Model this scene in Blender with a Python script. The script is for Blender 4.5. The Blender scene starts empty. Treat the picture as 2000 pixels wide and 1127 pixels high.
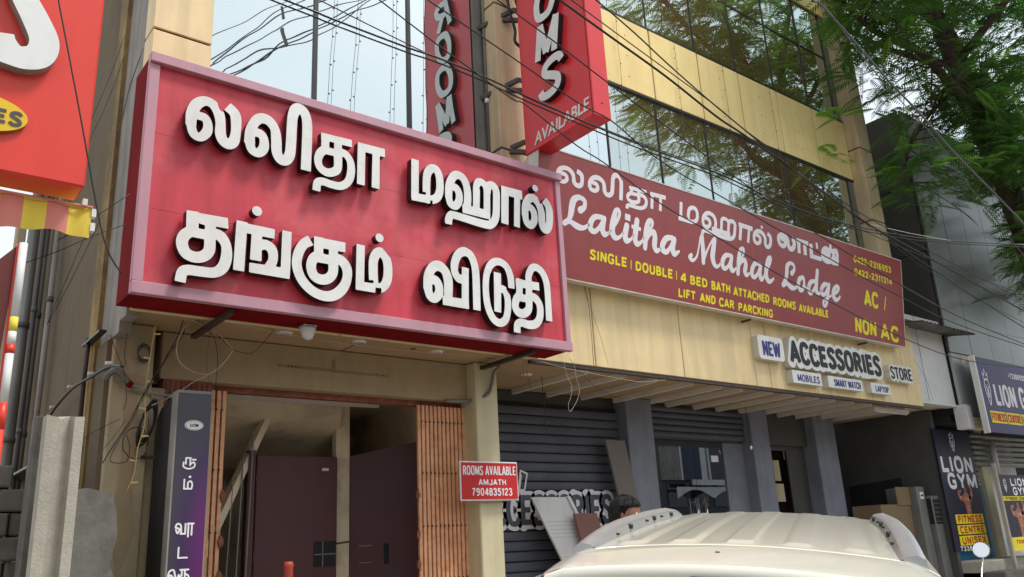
import bpy, math, random
import numpy as np
from mathutils import Vector, Matrix
R_ = math.radians
sc = bpy.context.scene
COL = sc.collection
random.seed(7)

# ------------------------------------------------------------------ camera
cam_d = bpy.data.cameras.new('camera'); cam = bpy.data.objects.new('camera', cam_d); COL.objects.link(cam)
sc.camera = cam
_r = Vector((0.7859137, -0.6162234, -0.05107236)); _u = Vector((-0.14429967, -0.26309597, 0.95391725)); _f = Vector((0.60126306, 0.74232691, 0.29569156))
cam.matrix_world = Matrix(((_r.x, _u.x, -_f.x, 0), (_r.y, _u.y, -_f.y, 0), (_r.z, _u.z, -_f.z, 2.0), (0, 0, 0, 1)))
cam_d.sensor_fit = 'HORIZONTAL'; cam_d.sensor_width = 36.0; cam_d.lens = 36.0 * 1645.0 / 2000.0
cam_d.clip_start = 0.05; cam_d.clip_end = 2000
# ------------------------------------------------------------------ sky, sun, exposure
SUN_EL, SUN_AZ = R_(60), R_(142)          # azimuth measured from +Y towards +X
w = bpy.data.worlds.new('World'); sc.world = w; w.use_nodes = True
nt = w.node_tree; nt.nodes.clear()
o_ = nt.nodes.new('ShaderNodeOutputWorld'); b_ = nt.nodes.new('ShaderNodeBackground')
sk = nt.nodes.new('ShaderNodeTexSky'); sk.sky_type = 'NISHITA'; sk.sun_disc = False
sk.sun_elevation = SUN_EL; sk.sun_rotation = SUN_AZ; sk.air_density = 1.0; sk.dust_density = 3.0; sk.ozone_density = 1.0
mx = nt.nodes.new('ShaderNodeMixRGB'); mx.inputs[0].default_value = 0.72
tc = nt.nodes.new('ShaderNodeTexCoord'); mp = nt.nodes.new('ShaderNodeMapping'); mp.inputs['Scale'].default_value = (1, 1, 2.2)
nz = nt.nodes.new('ShaderNodeTexNoise'); nz.inputs['Scale'].default_value = 1.8; nz.inputs['Detail'].default_value = 5
cr = nt.nodes.new('ShaderNodeValToRGB'); cr.color_ramp.elements[0].position = .3; cr.color_ramp.elements[1].position = .7
cr.color_ramp.elements[0].color = (.70, .76, .79, 1); cr.color_ramp.elements[1].color = (.97, 1.0, .99, 1)
vm = nt.nodes.new('ShaderNodeVectorMath'); vm.operation = 'SCALE'; vm.inputs['Scale'].default_value = 8.4
nt.links.new(tc.outputs['Generated'], mp.inputs['Vector']); nt.links.new(mp.outputs[0], nz.inputs['Vector'])
nt.links.new(nz.outputs['Fac'], cr.inputs[0]); nt.links.new(cr.outputs[0], vm.inputs[0])
nt.links.new(sk.outputs[0], mx.inputs[1]); nt.links.new(vm.outputs[0], mx.inputs[2])
nt.links.new(mx.outputs[0], b_.inputs[0]); b_.inputs[1].default_value = 0.12
nt.links.new(b_.outputs[0], o_.inputs[0])
sd = bpy.data.lights.new('sun', 'SUN'); sd.energy = 2.0; sd.angle = R_(14); sd.color = (1, .96, .9)
so = bpy.data.objects.new('sun', sd); COL.objects.link(so)
_sv = Vector((math.sin(SUN_AZ) * math.cos(SUN_EL), math.cos(SUN_AZ) * math.cos(SUN_EL), math.sin(SUN_EL)))
so.rotation_euler = _sv.to_track_quat('Z', 'Y').to_euler()
vs = sc.view_settings; vs.view_transform = 'Standard'; vs.look = 'None'; vs.gamma = 1; vs.use_curve_mapping = False
vs.exposure = 0.5
sc.render.engine = 'CYCLES'

# ------------------------------------------------------------------ materials
def mat(name, col, rough=.6, var=.12, scale=3.0, streak=0.0, metal=0.0, bump=0.0, bscale=40, dirt=None, dirt_amt=.5, dscale=1.5, spec=.4, coat=0.0, backdark=None):
    m = bpy.data.materials.new(name); m.use_nodes = True; n = m.node_tree; N = n.nodes; L = n.links
    p = N['Principled BSDF']; p.inputs['Roughness'].default_value = rough; p.inputs['Metallic'].default_value = metal
    p.inputs['Specular IOR Level'].default_value = spec; p.inputs['Coat Weight'].default_value = coat; p.inputs['Coat Roughness'].default_value = .08
    g = N.new('ShaderNodeNewGeometry')
    a = N.new('ShaderNodeTexNoise'); a.inputs['Scale'].default_value = scale; a.inputs['Detail'].default_value = 6; a.inputs['Roughness'].default_value = .6
    L.new(g.outputs['Position'], a.inputs['Vector'])
    r = N.new('ShaderNodeMapRange'); r.inputs['From Min'].default_value = .3; r.inputs['From Max'].default_value = .7
    r.inputs['To Min'].default_value = 1 - var; r.inputs['To Max'].default_value = 1 + var
    L.new(a.outputs['Fac'], r.inputs['Value'])
    v = N.new('ShaderNodeVectorMath'); v.operation = 'SCALE'; v.inputs[0].default_value = col[:3]
    L.new(r.outputs[0], v.inputs['Scale']); last = v.outputs[0]
    if streak:
        mp = N.new('ShaderNodeMapping'); mp.inputs['Scale'].default_value = (3.5, 3.5, .3)
        L.new(g.outputs['Position'], mp.inputs['Vector'])
        s = N.new('ShaderNodeTexNoise'); s.inputs['Scale'].default_value = 2.2; s.inputs['Detail'].default_value = 5
        L.new(mp.outputs[0], s.inputs['Vector'])
        q = N.new('ShaderNodeMapRange'); q.inputs['From Min'].default_value = .42; q.inputs['From Max'].default_value = .72
        q.inputs['To Min'].default_value = 1; q.inputs['To Max'].default_value = 1 - streak
        L.new(s.outputs['Fac'], q.inputs['Value'])
        v2 = N.new('ShaderNodeVectorMath'); v2.operation = 'SCALE'; L.new(last, v2.inputs[0]); L.new(q.outputs[0], v2.inputs['Scale']); last = v2.outputs[0]
    if dirt:
        s = N.new('ShaderNodeTexNoise'); s.inputs['Scale'].default_value = dscale; s.inputs['Detail'].default_value = 9; s.inputs['Roughness'].default_value = .65
        L.new(g.outputs['Position'], s.inputs['Vector'])
        q = N.new('ShaderNodeMapRange'); q.inputs['From Min'].default_value = .48; q.inputs['From Max'].default_value = .62; q.inputs['To Max'].default_value = dirt_amt
        L.new(s.outputs['Fac'], q.inputs['Value'])
        x = N.new('ShaderNodeMixRGB'); x.inputs[2].default_value = (*dirt, 1); L.new(q.outputs[0], x.inputs[0]); L.new(last, x.inputs[1]); last = x.outputs[0]
    L.new(last, p.inputs['Base Color'])
    if bump:
        s = N.new('ShaderNodeTexNoise'); s.inputs['Scale'].default_value = bscale; s.inputs['Detail'].default_value = 5
        L.new(g.outputs['Position'], s.inputs['Vector'])
        bb = N.new('ShaderNodeBump'); bb.inputs['Strength'].default_value = bump; bb.inputs['Distance'].default_value = .02
        L.new(s.outputs['Fac'], bb.inputs['Height']); L.new(bb.outputs[0], p.inputs['Normal'])
    return m

def glass_mat(name, body, refl=(.80, .93, .95), fac=.62, wav=.02, rough=.015, wscale=1.1):
    """reflective sun-control glass: a mirror film over a dark body"""
    m = bpy.data.materials.new(name); m.use_nodes = True; n = m.node_tree; N = n.nodes; L = n.links
    for q in list(N): N.remove(q)
    out = N.new('ShaderNodeOutputMaterial'); mix = N.new('ShaderNodeMixShader'); gl = N.new('ShaderNodeBsdfGlossy'); df = N.new('ShaderNodeBsdfDiffuse')
    gl.inputs['Color'].default_value = (*refl, 1); gl.inputs['Roughness'].default_value = rough
    lw = N.new('ShaderNodeFresnel'); lw.inputs['IOR'].default_value = 1.5
    ad = N.new('ShaderNodeMath'); ad.operation = 'ADD'; ad.inputs[1].default_value = fac; ad.use_clamp = True
    g = N.new('ShaderNodeNewGeometry'); s = N.new('ShaderNodeTexNoise'); s.inputs['Scale'].default_value = wscale; s.inputs['Detail'].default_value = 1
    L.new(g.outputs['Position'], s.inputs['Vector']); bb = N.new('ShaderNodeBump'); bb.inputs['Strength'].default_value = 1; bb.inputs['Distance'].default_value = wav
    L.new(s.outputs['Fac'], bb.inputs['Height']); L.new(bb.outputs[0], gl.inputs['Normal'])
    c = N.new('ShaderNodeTexNoise'); c.inputs['Scale'].default_value = .8; L.new(g.outputs['Position'], c.inputs['Vector'])
    v = N.new('ShaderNodeMixRGB'); v.inputs[1].default_value = (*[k * .55 for k in body], 1); v.inputs[2].default_value = (*[k * 1.35 for k in body], 1)
    L.new(c.outputs['Fac'], v.inputs[0]); L.new(v.outputs[0], df.inputs['Color'])
    L.new(lw.outputs[0], ad.inputs[0]); L.new(ad.outputs[0], mix.inputs[0]); L.new(df.outputs[0], mix.inputs[1]); L.new(gl.outputs[0], mix.inputs[2])
    L.new(mix.outputs[0], out.inputs[0]); return m

def clear_glass(name, tint=(.6, .65, .66), fac=.22):
    m = bpy.data.materials.new(name); m.use_nodes = True; n = m.node_tree; N = n.nodes; L = n.links
    for q in list(N): N.remove(q)
    out = N.new('ShaderNodeOutputMaterial'); mix = N.new('ShaderNodeMixShader'); gl = N.new('ShaderNodeBsdfGlossy'); df = N.new('ShaderNodeBsdfTransparent')
    gl.inputs['Roughness'].default_value = .01; gl.inputs['Color'].default_value = (.9, .95, 1, 1); df.inputs['Color'].default_value = (*tint, 1)
    mix.inputs[0].default_value = fac; L.new(df.outputs[0], mix.inputs[1]); L.new(gl.outputs[0], mix.inputs[2]); L.new(mix.outputs[0], out.inputs[0]); return m

CREAM = mat('cream_cladding', (.82, .64, .35), .5, .06, 1.5, streak=.18, dirt=(.5, .4, .24), dirt_amt=.3, dscale=1.5)
YELLOW = mat('yellow_band_panel', (.92, .73, .33), .55, .06, .8, streak=.09, dirt=(.75, .58, .24), dirt_amt=.3, spec=.3)
PILLAR = mat('cream_pillar', (.64, .50, .31), .55, .10, 2.0, streak=.3, dirt=(.38, .28, .17), dirt_amt=.35)
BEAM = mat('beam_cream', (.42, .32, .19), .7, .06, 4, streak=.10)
PLASTER = mat('painted_plaster', (.50, .42, .27), .8, .10, 3, streak=.25, bump=.3, dirt=(.33, .25, .16), dirt_amt=.6)
PALEPIL = mat('pale_yellow_paint', (.66, .59, .38), .7, .05, 3, streak=.12, dirt=(.4, .33, .2), dirt_amt=.3)
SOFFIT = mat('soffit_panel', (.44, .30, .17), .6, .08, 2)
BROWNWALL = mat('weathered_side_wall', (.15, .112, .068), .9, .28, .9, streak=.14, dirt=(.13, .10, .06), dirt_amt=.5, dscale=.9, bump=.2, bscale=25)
MUSTARD = mat('mustard_strip', (.33, .225, .08), .85, .25, 4, streak=.45, bump=.4, dirt=(.1, .07, .04), dirt_amt=.6)
GREYWALL = mat('grey_side_wall', (.30, .28, .25), .85, .15, 2, streak=.3, dirt=(.17, .16, .14), dirt_amt=.5)
JOINT = mat('dark_joint', (.03, .025, .02), .8, .1)
GLASS_L = glass_mat('mirror_glass', (.075, .08, .08), (.84, .94, .95), .70, .004, .01)
GLASS_R = glass_mat('bronze_mirror_glass', (.22, .135, .062), (.74, .89, .90), .56, .005, .012)
FRAME_DK = mat('dark_aluminium', (.035, .033, .035), .4, .1, metal=.3)
GREYMET = mat('grey_flashing', (.22, .22, .20), .45, .15, 2, streak=.3, metal=.2)
SIGNRED = mat('faded_red_panel', (.60, .05, .075), .42, .10, 1.6, streak=.22, dirt=(.72, .16, .18), dirt_amt=.4, dscale=1.2)
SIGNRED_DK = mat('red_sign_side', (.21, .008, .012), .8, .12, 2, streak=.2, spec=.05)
PINK = mat('faded_pink_frame', (.50, .27, .33), .55, .06, 2, streak=.12, dirt=(.52, .27, .34), dirt_amt=.4)
WHITE_AC = mat('white_acrylic', (.76, .76, .74), .4, .03, 2, streak=.08, dirt=(.58, .57, .52), dirt_amt=.35, dscale=7)
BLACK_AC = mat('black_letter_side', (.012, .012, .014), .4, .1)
MAROON = mat('maroon_flex', (.30, .048, .05), .33, .06, 1.2, streak=.10, spec=.5)
MAROON_EDGE = mat('white_sign_edge', (.72, .70, .62), .5, .06, streak=.2)
PRINT_W = mat('white_print', (.82, .80, .84), .5, .03)
PRINT_Y = mat('yellow_print', (.85, .72, .02), .5, .05)
PRINT_R = mat('red_print', (.55, .02, .02), .5, .05)
PRINT_B = mat('blue_print', (.035, .04, .22), .5, .05)
PRINT_K = mat('black_print', (.015, .015, .015), .5, .05)
HANGRED = mat('gloss_red_box', (.68, .028, .035), .28, .05, 1.2, spec=.5, dirt=(.6, .05, .06), dirt_amt=.3)
RUSTRED = mat('rusty_steel', (.12, .05, .035), .6, .3, 8, dirt=(.2, .07, .03))
BRACKET = mat('brown_steel', (.06, .04, .035), .5, .2, 8)
CABLE = mat('black_cable', (.012, .012, .013), .45, .1)
CABLE_W = mat('white_cable', (.55, .52, .44), .5, .1)
CABLE_G = mat('grey_cable', (.10, .10, .10), .5, .1)
SHUTTER = mat('dark_shutter', (.085, .093, .12), .5, .12, 2, streak=.1, dirt=(.12, .125, .145), dirt_amt=.4)
COLUMN = mat('blue_grey_column', (.21, .225, .27), .65, .1, 2, streak=.15, dirt=(.13, .14, .165), dirt_amt=.4)
BATTEN = mat('batten_white', (.74, .68, .62), .5, .08)
CONCRETE = mat('raw_concrete', (.44, .415, .35), .9, .12, 6, bump=.25, bscale=60, dirt=(.36, .33, .27), dirt_amt=.5, dscale=5)
CONCRETE_D = mat('old_concrete', (.17, .165, .145), .95, .15, 5, bump=.2, bscale=30, dirt=(.10, .095, .08), dirt_amt=.6, dscale=4)
RUSTGATE = mat('orange_gate', (.80, .42, .235), .5, .15, 7, dirt=(.60, .24, .09), dirt_amt=.6, dscale=8)
RUSTGATE_D = mat('rusted_lintel', (.22, .06, .035), .6, .35, 12, dirt=(.35, .15, .07), dirt_amt=.6, dscale=9)
DOORMAR = mat('maroon_door', (.10, .032, .035), .45, .12, 3, dirt=(.085, .035, .04), dirt_amt=.4)
HALLWALL = mat('hall_wall', (.80, .67, .48), .8, .08, 2, dirt=(.22, .16, .1), dirt_amt=.4)
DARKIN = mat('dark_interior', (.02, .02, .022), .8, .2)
CARPAINT = mat('cream_car_paint', (.70, .68, .58), .28, .015, 3, spec=.5, coat=.8)
CARDARK = mat('black_plastic', (.02, .02, .022), .5, .1)
CARGLASS = mat('car_glass', (.015, .018, .02), .05, .05, spec=.8)
SILVER = mat('silver_rail', (.50, .51, .52), .32, .05, 4, metal=.6)
RAILGREY = mat('grey_rail_insert', (.25, .25, .235), .5, .1, 6)
CHROME = mat('chrome', (.75, .75, .77), .08, .02, metal=1)
RUBBER = mat('rubber', (.02, .02, .02), .8, .2)
ASPHALT = mat('asphalt', (.055, .054, .052), .9, .25, 20, bump=.5, bscale=200, dirt=(.10, .09, .075), dirt_amt=.5, dscale=.8)
PAVE = mat('dusty_forecourt', (.30, .27, .23), .9, .15, 4, bump=.3, bscale=50, dirt=(.2, .175, .14), dirt_amt=.6, dscale=.9)
EARTH = mat('earth', (.22, .18, .13), .95, .2, .6)
BARK = mat('tree_bark', (.07, .05, .04), .95, .35, 12, bump=1, bscale=25)
CLAD = mat('grey_metal_cladding', (.155, .165, .16), .32, .25, .5, metal=.5, spec=.5)
GREYACP = mat('pale_grey_panel', (.36, .38, .38), .45, .08, 1.5, streak=.1)
CLAD_SIDE = mat('dark_cladding_side', (.085, .082, .075), .5, .15, 1, metal=.3)
WHITEWALL = mat('white_painted_wall', (.70, .70, .70), .8, .05, 2, streak=.08, dirt=(.48, .46, .42), dirt_amt=.35, dscale=1.1)
NAVY = mat('navy_flex', (.024, .018, .115), .45, .08)
NAVY2 = mat('navy_banner', (.014, .012, .036), .5, .08)
LEAF = mat('leaf_green', (.085, .17, .04), .55, .35, 1.3, spec=.3)
LEAF_L = mat('young_leaf_green', (.13, .30, .035), .5, .3, 2, spec=.3)
for lm in (LEAF, LEAF_L):       # thin leaves let light through
    N = lm.node_tree.nodes; L = lm.node_tree.links; p = N['Principled BSDF']; out = [q for q in N if q.type == 'OUTPUT_MATERIAL'][0]
    t = N.new('ShaderNodeBsdfTranslucent'); t.inputs['Color'].default_value = (.10, .28, .04, 1) if lm is LEAF else (.28, .55, .05, 1)
    x = N.new('ShaderNodeMixShader'); x.inputs[0].default_value = .38; L.new(p.outputs[0], x.inputs[1]); L.new(t.outputs[0], x.inputs[2]); L.new(x.outputs[0], out.inputs[0])

# ------------------------------------------------------------------ mesh helpers
class MB:
    def __init__(s): s.v = []; s.f = []; s.m = []; s.sm = []
    def add(s, vs, fs, mi=0, smooth=False):
        k = len(s.v); s.v += [tuple(map(float, q)) for q in vs]; s.f += [[k + i for i in q] for q in fs]; s.m += [mi] * len(fs); s.sm += [smooth] * len(fs); return s
    def box(s, x0, x1, y0, y1, z0, z1, mi=0):
        return s.add([(x0, y0, z0), (x1, y0, z0), (x1, y1, z0), (x0, y1, z0), (x0, y0, z1), (x1, y0, z1), (x1, y1, z1), (x0, y1, z1)],
                     [[0, 3, 2, 1], [4, 5, 6, 7], [0, 1, 5, 4], [1, 2, 6, 5], [2, 3, 7, 6], [3, 0, 4, 7]], mi)
    def bbox(s, x0, x1, y0, y1, z0, z1, b=.01, mi=0):   # bevelled box
        X = [x0, x0 + b, x1 - b, x1]; vs = []
        ring = lambda z, k: [(x0 + k, y0 + (b if k == 0 else b), z)]
        def loop(z, o):
            return [(x0 + b, y0 + o, z), (x1 - b, y0 + o, z), (x1 - o, y0 + b, z), (x1 - o, y1 - b, z), (x1 - b, y1 - o, z), (x0 + b, y1 - o, z), (x0 + o, y1 - b, z), (x0 + o, y0 + b, z)]
        A = loop(z0, b * .99) ; B = loop(z0 + b, 0); Cc = loop(z1 - b, 0); D = loop(z1, b * .99)
        vs = A + B + Cc + D; fs = [list(range(7, -1, -1)), list(range(24, 32))]
        for k in range(3):
            for i in range(8): fs.append([k * 8 + i, k * 8 + (i + 1) % 8, (k + 1) * 8 + (i + 1) % 8, (k + 1) * 8 + i])
        return s.add(vs, fs, mi)
    def quad(s, a, b, c, d, mi=0): return s.add([a, b, c, d], [[0, 1, 2, 3]], mi)
    def bar(s, p, q, wd, ht, up=(0, 0, 1), mi=0):
        p = Vector(p); q = Vector(q); d = (q - p).normalized(); u = Vector(up)
        if abs(d.dot(u)) > .98: u = Vector((1, 0, 0))
        r = d.cross(u).normalized(); u = r.cross(d); a = r * wd / 2; b = u * ht / 2
        vs = [p - a - b, p + a - b, p + a + b, p - a + b, q - a - b, q + a - b, q + a + b, q - a + b]
        return s.add(vs, [[0, 1, 2, 3], [7, 6, 5, 4], [0, 4, 5, 1], [1, 5, 6, 2], [2, 6, 7, 3], [3, 7, 4, 0]], mi)
    def tube(s, pts, r, n=6, mi=0, cap=True, smooth=True):
        pts = [Vector(p) for p in pts]; rr = r if isinstance(r, (list, tuple)) else [r] * len(pts)
        vs = []; fs = []; prev = None
        for i, p in enumerate(pts):
            d = (pts[min(i + 1, len(pts) - 1)] - pts[max(i - 1, 0)]).normalized()
            if prev is None: a = d.orthogonal().normalized()
            else: a = (prev - d * prev.dot(d)).normalized()
            prev = a; b = d.cross(a)
            for k in range(n):
                t = 2 * math.pi * k / n; vs.append(p + (a * math.cos(t) + b * math.sin(t)) * rr[i])
        for i in range(len(pts) - 1):
            for k in range(n): fs.append([i * n + k, i * n + (k + 1) % n, (i + 1) * n + (k + 1) % n, (i + 1) * n + k])
        if cap: fs.append(list(range(n - 1, -1, -1))); fs.append([(len(pts) - 1) * n + k for k in range(n)])
        return s.add(vs, fs, mi, smooth)
    def grid(s, P, mi=0, smooth=True):
        nu = len(P); nv = len(P[0]); vs = [q for row in P for q in row]
        return s.add(vs, [[i * nv + j, (i + 1) * nv + j, (i + 1) * nv + j + 1, i * nv + j + 1] for i in range(nu - 1) for j in range(nv - 1)], mi, smooth)
    def build(s, name, ms, parent=None, col=True):
        me = bpy.data.meshes.new(name); me.from_pydata(s.v, [], s.f)
        for q in (ms if isinstance(ms, (list, tuple)) else [ms]): me.materials.append(q)
        me.polygons.foreach_set('material_index', s.m); me.polygons.foreach_set('use_smooth', s.sm); me.update()
        return link(name, me, parent)
def link(name, me, parent=None):
    o = bpy.data.objects.new(name, me); COL.objects.link(o)
    if parent is not None:
        o.parent = parent; o.matrix_parent_inverse = world_of(parent).inverted()
    return o
def world_of(o):
    m = o.matrix_basis.copy()
    while o.parent is not None:
        m = o.parent.matrix_basis @ o.matrix_parent_inverse @ m
        o = o.parent
    return m
def tag(o, label=None, cat=None, group=None, kind=None):
    if label: o['label'] = label
    if cat: o['category'] = cat
    if group: o['group'] = group
    if kind: o['kind'] = kind
    return o
def thing(name, label, cat, loc=(0, 0, 0), group=None):
    o = bpy.data.objects.new(name, None); COL.objects.link(o); o.location = loc; o.empty_display_size = .2
    return tag(o, label, cat, group)
def cat_rom(pts, n=6):
    P = [Vector(p) for p in pts]; P = [P[0] * 2 - P[1]] + P + [P[-1] * 2 - P[-2]]; out = []
    for i in range(1, len(P) - 2):
        for k in range(n):
            t = k / n; a, b, c, d = P[i - 1], P[i], P[i + 1], P[i + 2]
            out.append(.5 * ((2 * b) + (c - a) * t + (2 * a - 5 * b + 4 * c - d) * t * t + (3 * b - a - 3 * c + d) * t ** 3))
    out.append(P[-2]); return out

# ------------------------------------------------------------------ lettering
class Fr:
    """a plane to write on: origin, right, up, outward normal"""
    def __init__(s, o, u, v): s.o = Vector(o); s.u = Vector(u).normalized(); s.v = Vector(v).normalized(); s.n = s.u.cross(s.v)
    def p(s, a, b, d=0): return s.o + s.u * a + s.v * b + s.n * d
def curve_mesh(loops, depth):
    cu = bpy.data.curves.new('outline', 'CURVE'); cu.dimensions = '2D'; cu.fill_mode = 'BOTH'; cu.extrude = depth / 2
    for lp in loops:
        sp = cu.splines.new('POLY'); sp.points.add(len(lp) - 1); sp.points.foreach_set('co', [c for q in lp for c in (q[0], q[1], 0, 1)]); sp.use_cyclic_u = True
    ob = bpy.data.objects.new('outline', cu); me = bpy.data.meshes.new_from_object(ob); bpy.data.objects.remove(ob); bpy.data.curves.remove(cu); return me
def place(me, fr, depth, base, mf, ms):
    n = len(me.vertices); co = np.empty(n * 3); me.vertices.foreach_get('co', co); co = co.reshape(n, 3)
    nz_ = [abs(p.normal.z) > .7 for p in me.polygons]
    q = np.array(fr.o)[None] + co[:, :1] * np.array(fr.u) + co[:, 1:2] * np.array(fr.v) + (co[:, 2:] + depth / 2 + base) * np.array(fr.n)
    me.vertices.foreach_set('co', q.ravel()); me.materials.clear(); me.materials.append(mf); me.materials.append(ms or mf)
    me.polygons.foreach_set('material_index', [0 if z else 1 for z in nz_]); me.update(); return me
def text(body, fr, u0, u1, v0, v1, m, parent, depth=.004, base=.002, bold=.02, name='lettering', shear=0, ms=None, skew=0):
    cu = bpy.data.curves.new('text', 'FONT'); cu.body = body; cu.size = 1; cu.offset = bold; cu.extrude = .01; cu.shear = shear; cu.resolution_u = 3
    ob = bpy.data.objects.new('text', cu); me = bpy.data.meshes.new_from_object(ob); bpy.data.objects.remove(ob); bpy.data.curves.remove(cu)
    n = len(me.vertices); co = np.empty(n * 3); me.vertices.foreach_get('co', co); co = co.reshape(n, 3)
    a = co.min(0); b = co.max(0)
    co[:, 0] = u0 + (co[:, 0] - a[0]) / (b[0] - a[0]) * (u1 - u0); co[:, 1] = v0 + (co[:, 1] - a[1]) / (b[1] - a[1]) * (v1 - v0)
    if skew: co[:, 1] += (co[:, 0] - u0) * skew
    co[:, 2] = np.where(co[:, 2] > 0, depth / 2, -depth / 2); me.vertices.foreach_set('co', co.ravel()); me.update()
    place(me, fr, depth, base, m, ms); me.name = name
    return link(name, me, parent)
def smooth_pts(pts, n=5):
    return [tuple(q) for q in cat_rom([(p[0], p[1], p[2]) for p in pts], n)]
def sdf_loops(strokes, grow=0.0, step=.008):
    """strokes -> closed outlines. each stroke: (kind, [(u, v, radius)...]); kind: s/p curve or polyline, b/r butt or round ends, d dot"""
    segs = []
    for kind, pts in strokes:
        if kind[0] == 's': pts = smooth_pts(pts)
        segs.append((kind, pts))
    xs = [p[0] for k, ps in segs for p in ps]; ys = [p[1] for k, ps in segs for p in ps]; mr = max(p[2] for k, ps in segs for p in ps) + grow + step * 2
    x0 = min(xs) - mr; y0 = min(ys) - mr; nx = int((max(xs) + mr - x0) / step) + 2; ny = int((max(ys) + mr - y0) / step) + 2
    gx, gy = np.meshgrid(x0 + np.arange(nx) * step, y0 + np.arange(ny) * step); F = np.full((ny, nx), 9.0)
    for kind, ps in segs:
        if kind == 'd' or len(ps) == 1:
            F = np.minimum(F, np.hypot(gx - ps[0][0], gy - ps[0][1]) - ps[0][2] - grow); continue
        D = np.full((ny, nx), 9.0)
        for i in range(len(ps) - 1):
            ax, ay, ar = ps[i]; bx, by, br = ps[i + 1]; dx, dy = bx - ax, by - ay; L2 = math.hypot(dx, dy)
            if L2 < 1e-6: continue
            t = ((gx - ax) * dx + (gy - ay) * dy) / L2; pe = np.abs((gx - ax) * dy - (gy - ay) * dx) / L2; tc_ = np.clip(t, 0, L2)
            rad = ar + (br - ar) * tc_ / L2 + grow; d = np.hypot(pe, t - tc_) - rad
            D = np.minimum(D, d)
            if kind[1] == 'b' and i in (0, len(ps) - 2):      # square the ends off
                pass
        if kind[1] == 'b':
            for (ex, ey, er), (qx, qy, _q) in ((ps[0], ps[min(2, len(ps) - 1)]), (ps[-1], ps[max(-3, -len(ps))])):
                L2 = math.hypot(ex - qx, ey - qy); t = ((gx - ex) * (ex - qx) + (gy - ey) * (ey - qy)) / L2; pe = np.abs((gx - ex) * (ey - qy) - (gy - ey) * (ex - qx)) / L2
                if grow == 0:
                    near = (np.hypot(gx - ex, gy - ey) < er * 1.7) & (t > -er * .5); D = np.where(near, np.minimum(np.maximum(D, t), np.where(t > -er * .5, np.maximum(pe - er, t), 9.0)), D)
        F = np.minimum(F, D)
    F = np.where(np.abs(F) < 1e-7, 1e-7, F); S = F < 0; nxt = {}
    def ed(kind, i, j):
        if kind == 'h': a, b = F[i, j], F[i, j + 1]; t = a / (a - b); return (x0 + (j + t) * step, y0 + i * step)
        a, b = F[i, j], F[i + 1, j]; t = a / (a - b); return (x0 + j * step, y0 + (i + t) * step)
    T = {1: [('l', 'b')], 2: [('b', 'r')], 3: [('l', 'r')], 4: [('r', 't')], 5: [('l', 't'), ('r', 'b')], 6: [('b', 't')], 7: [('l', 't')], 8: [('t', 'l')], 9: [('t', 'b')],
         10: [('b', 'l'), ('t', 'r')], 11: [('t', 'r')], 12: [('r', 'l')], 13: [('r', 'b')], 14: [('b', 'l')]}
    code = S[:-1, :-1] * 1 + S[:-1, 1:] * 2 + S[1:, 1:] * 4 + S[1:, :-1] * 8
    for i, j in zip(*np.nonzero((code > 0) & (code < 15))):
        K = {'b': ('h', i, j), 't': ('h', i + 1, j), 'l': ('v', i, j), 'r': ('v', i, j + 1)}
        for a, b in T[int(code[i, j])]: nxt[K[a]] = K[b]
    loops = []
    while nxt:
        k0, k = nxt.popitem(); ch = [k0]
        while k != k0 and k in nxt: ch.append(k); k = nxt.pop(k)
        P = [ed(*c) for c in ch]; Q = []
        for i, p in enumerate(P):      # drop points on straight runs
            a = Q[-1] if Q else P[i - 1]; b = P[(i + 1) % len(P)]
            if abs((p[0] - a[0]) * (b[1] - a[1]) - (p[1] - a[1]) * (b[0] - a[0])) > step * step * .06: Q.append(p)
        if len(Q) > 3: loops.append(Q)
    return loops
def unpack(st):
    return [(k, [(q[i], q[i + 1], q[i + 2]) for i in range(0, len(q), 3)]) for k, q in st]
def glyph(st, fr, mf, ms, parent, depth, base=0.0, grow=0.0, name='letter', step=.008):
    me = curve_mesh(sdf_loops(st, grow, step), depth); place(me, fr, depth, base, mf, ms); me.name = name; return link(name, me, parent)
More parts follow.
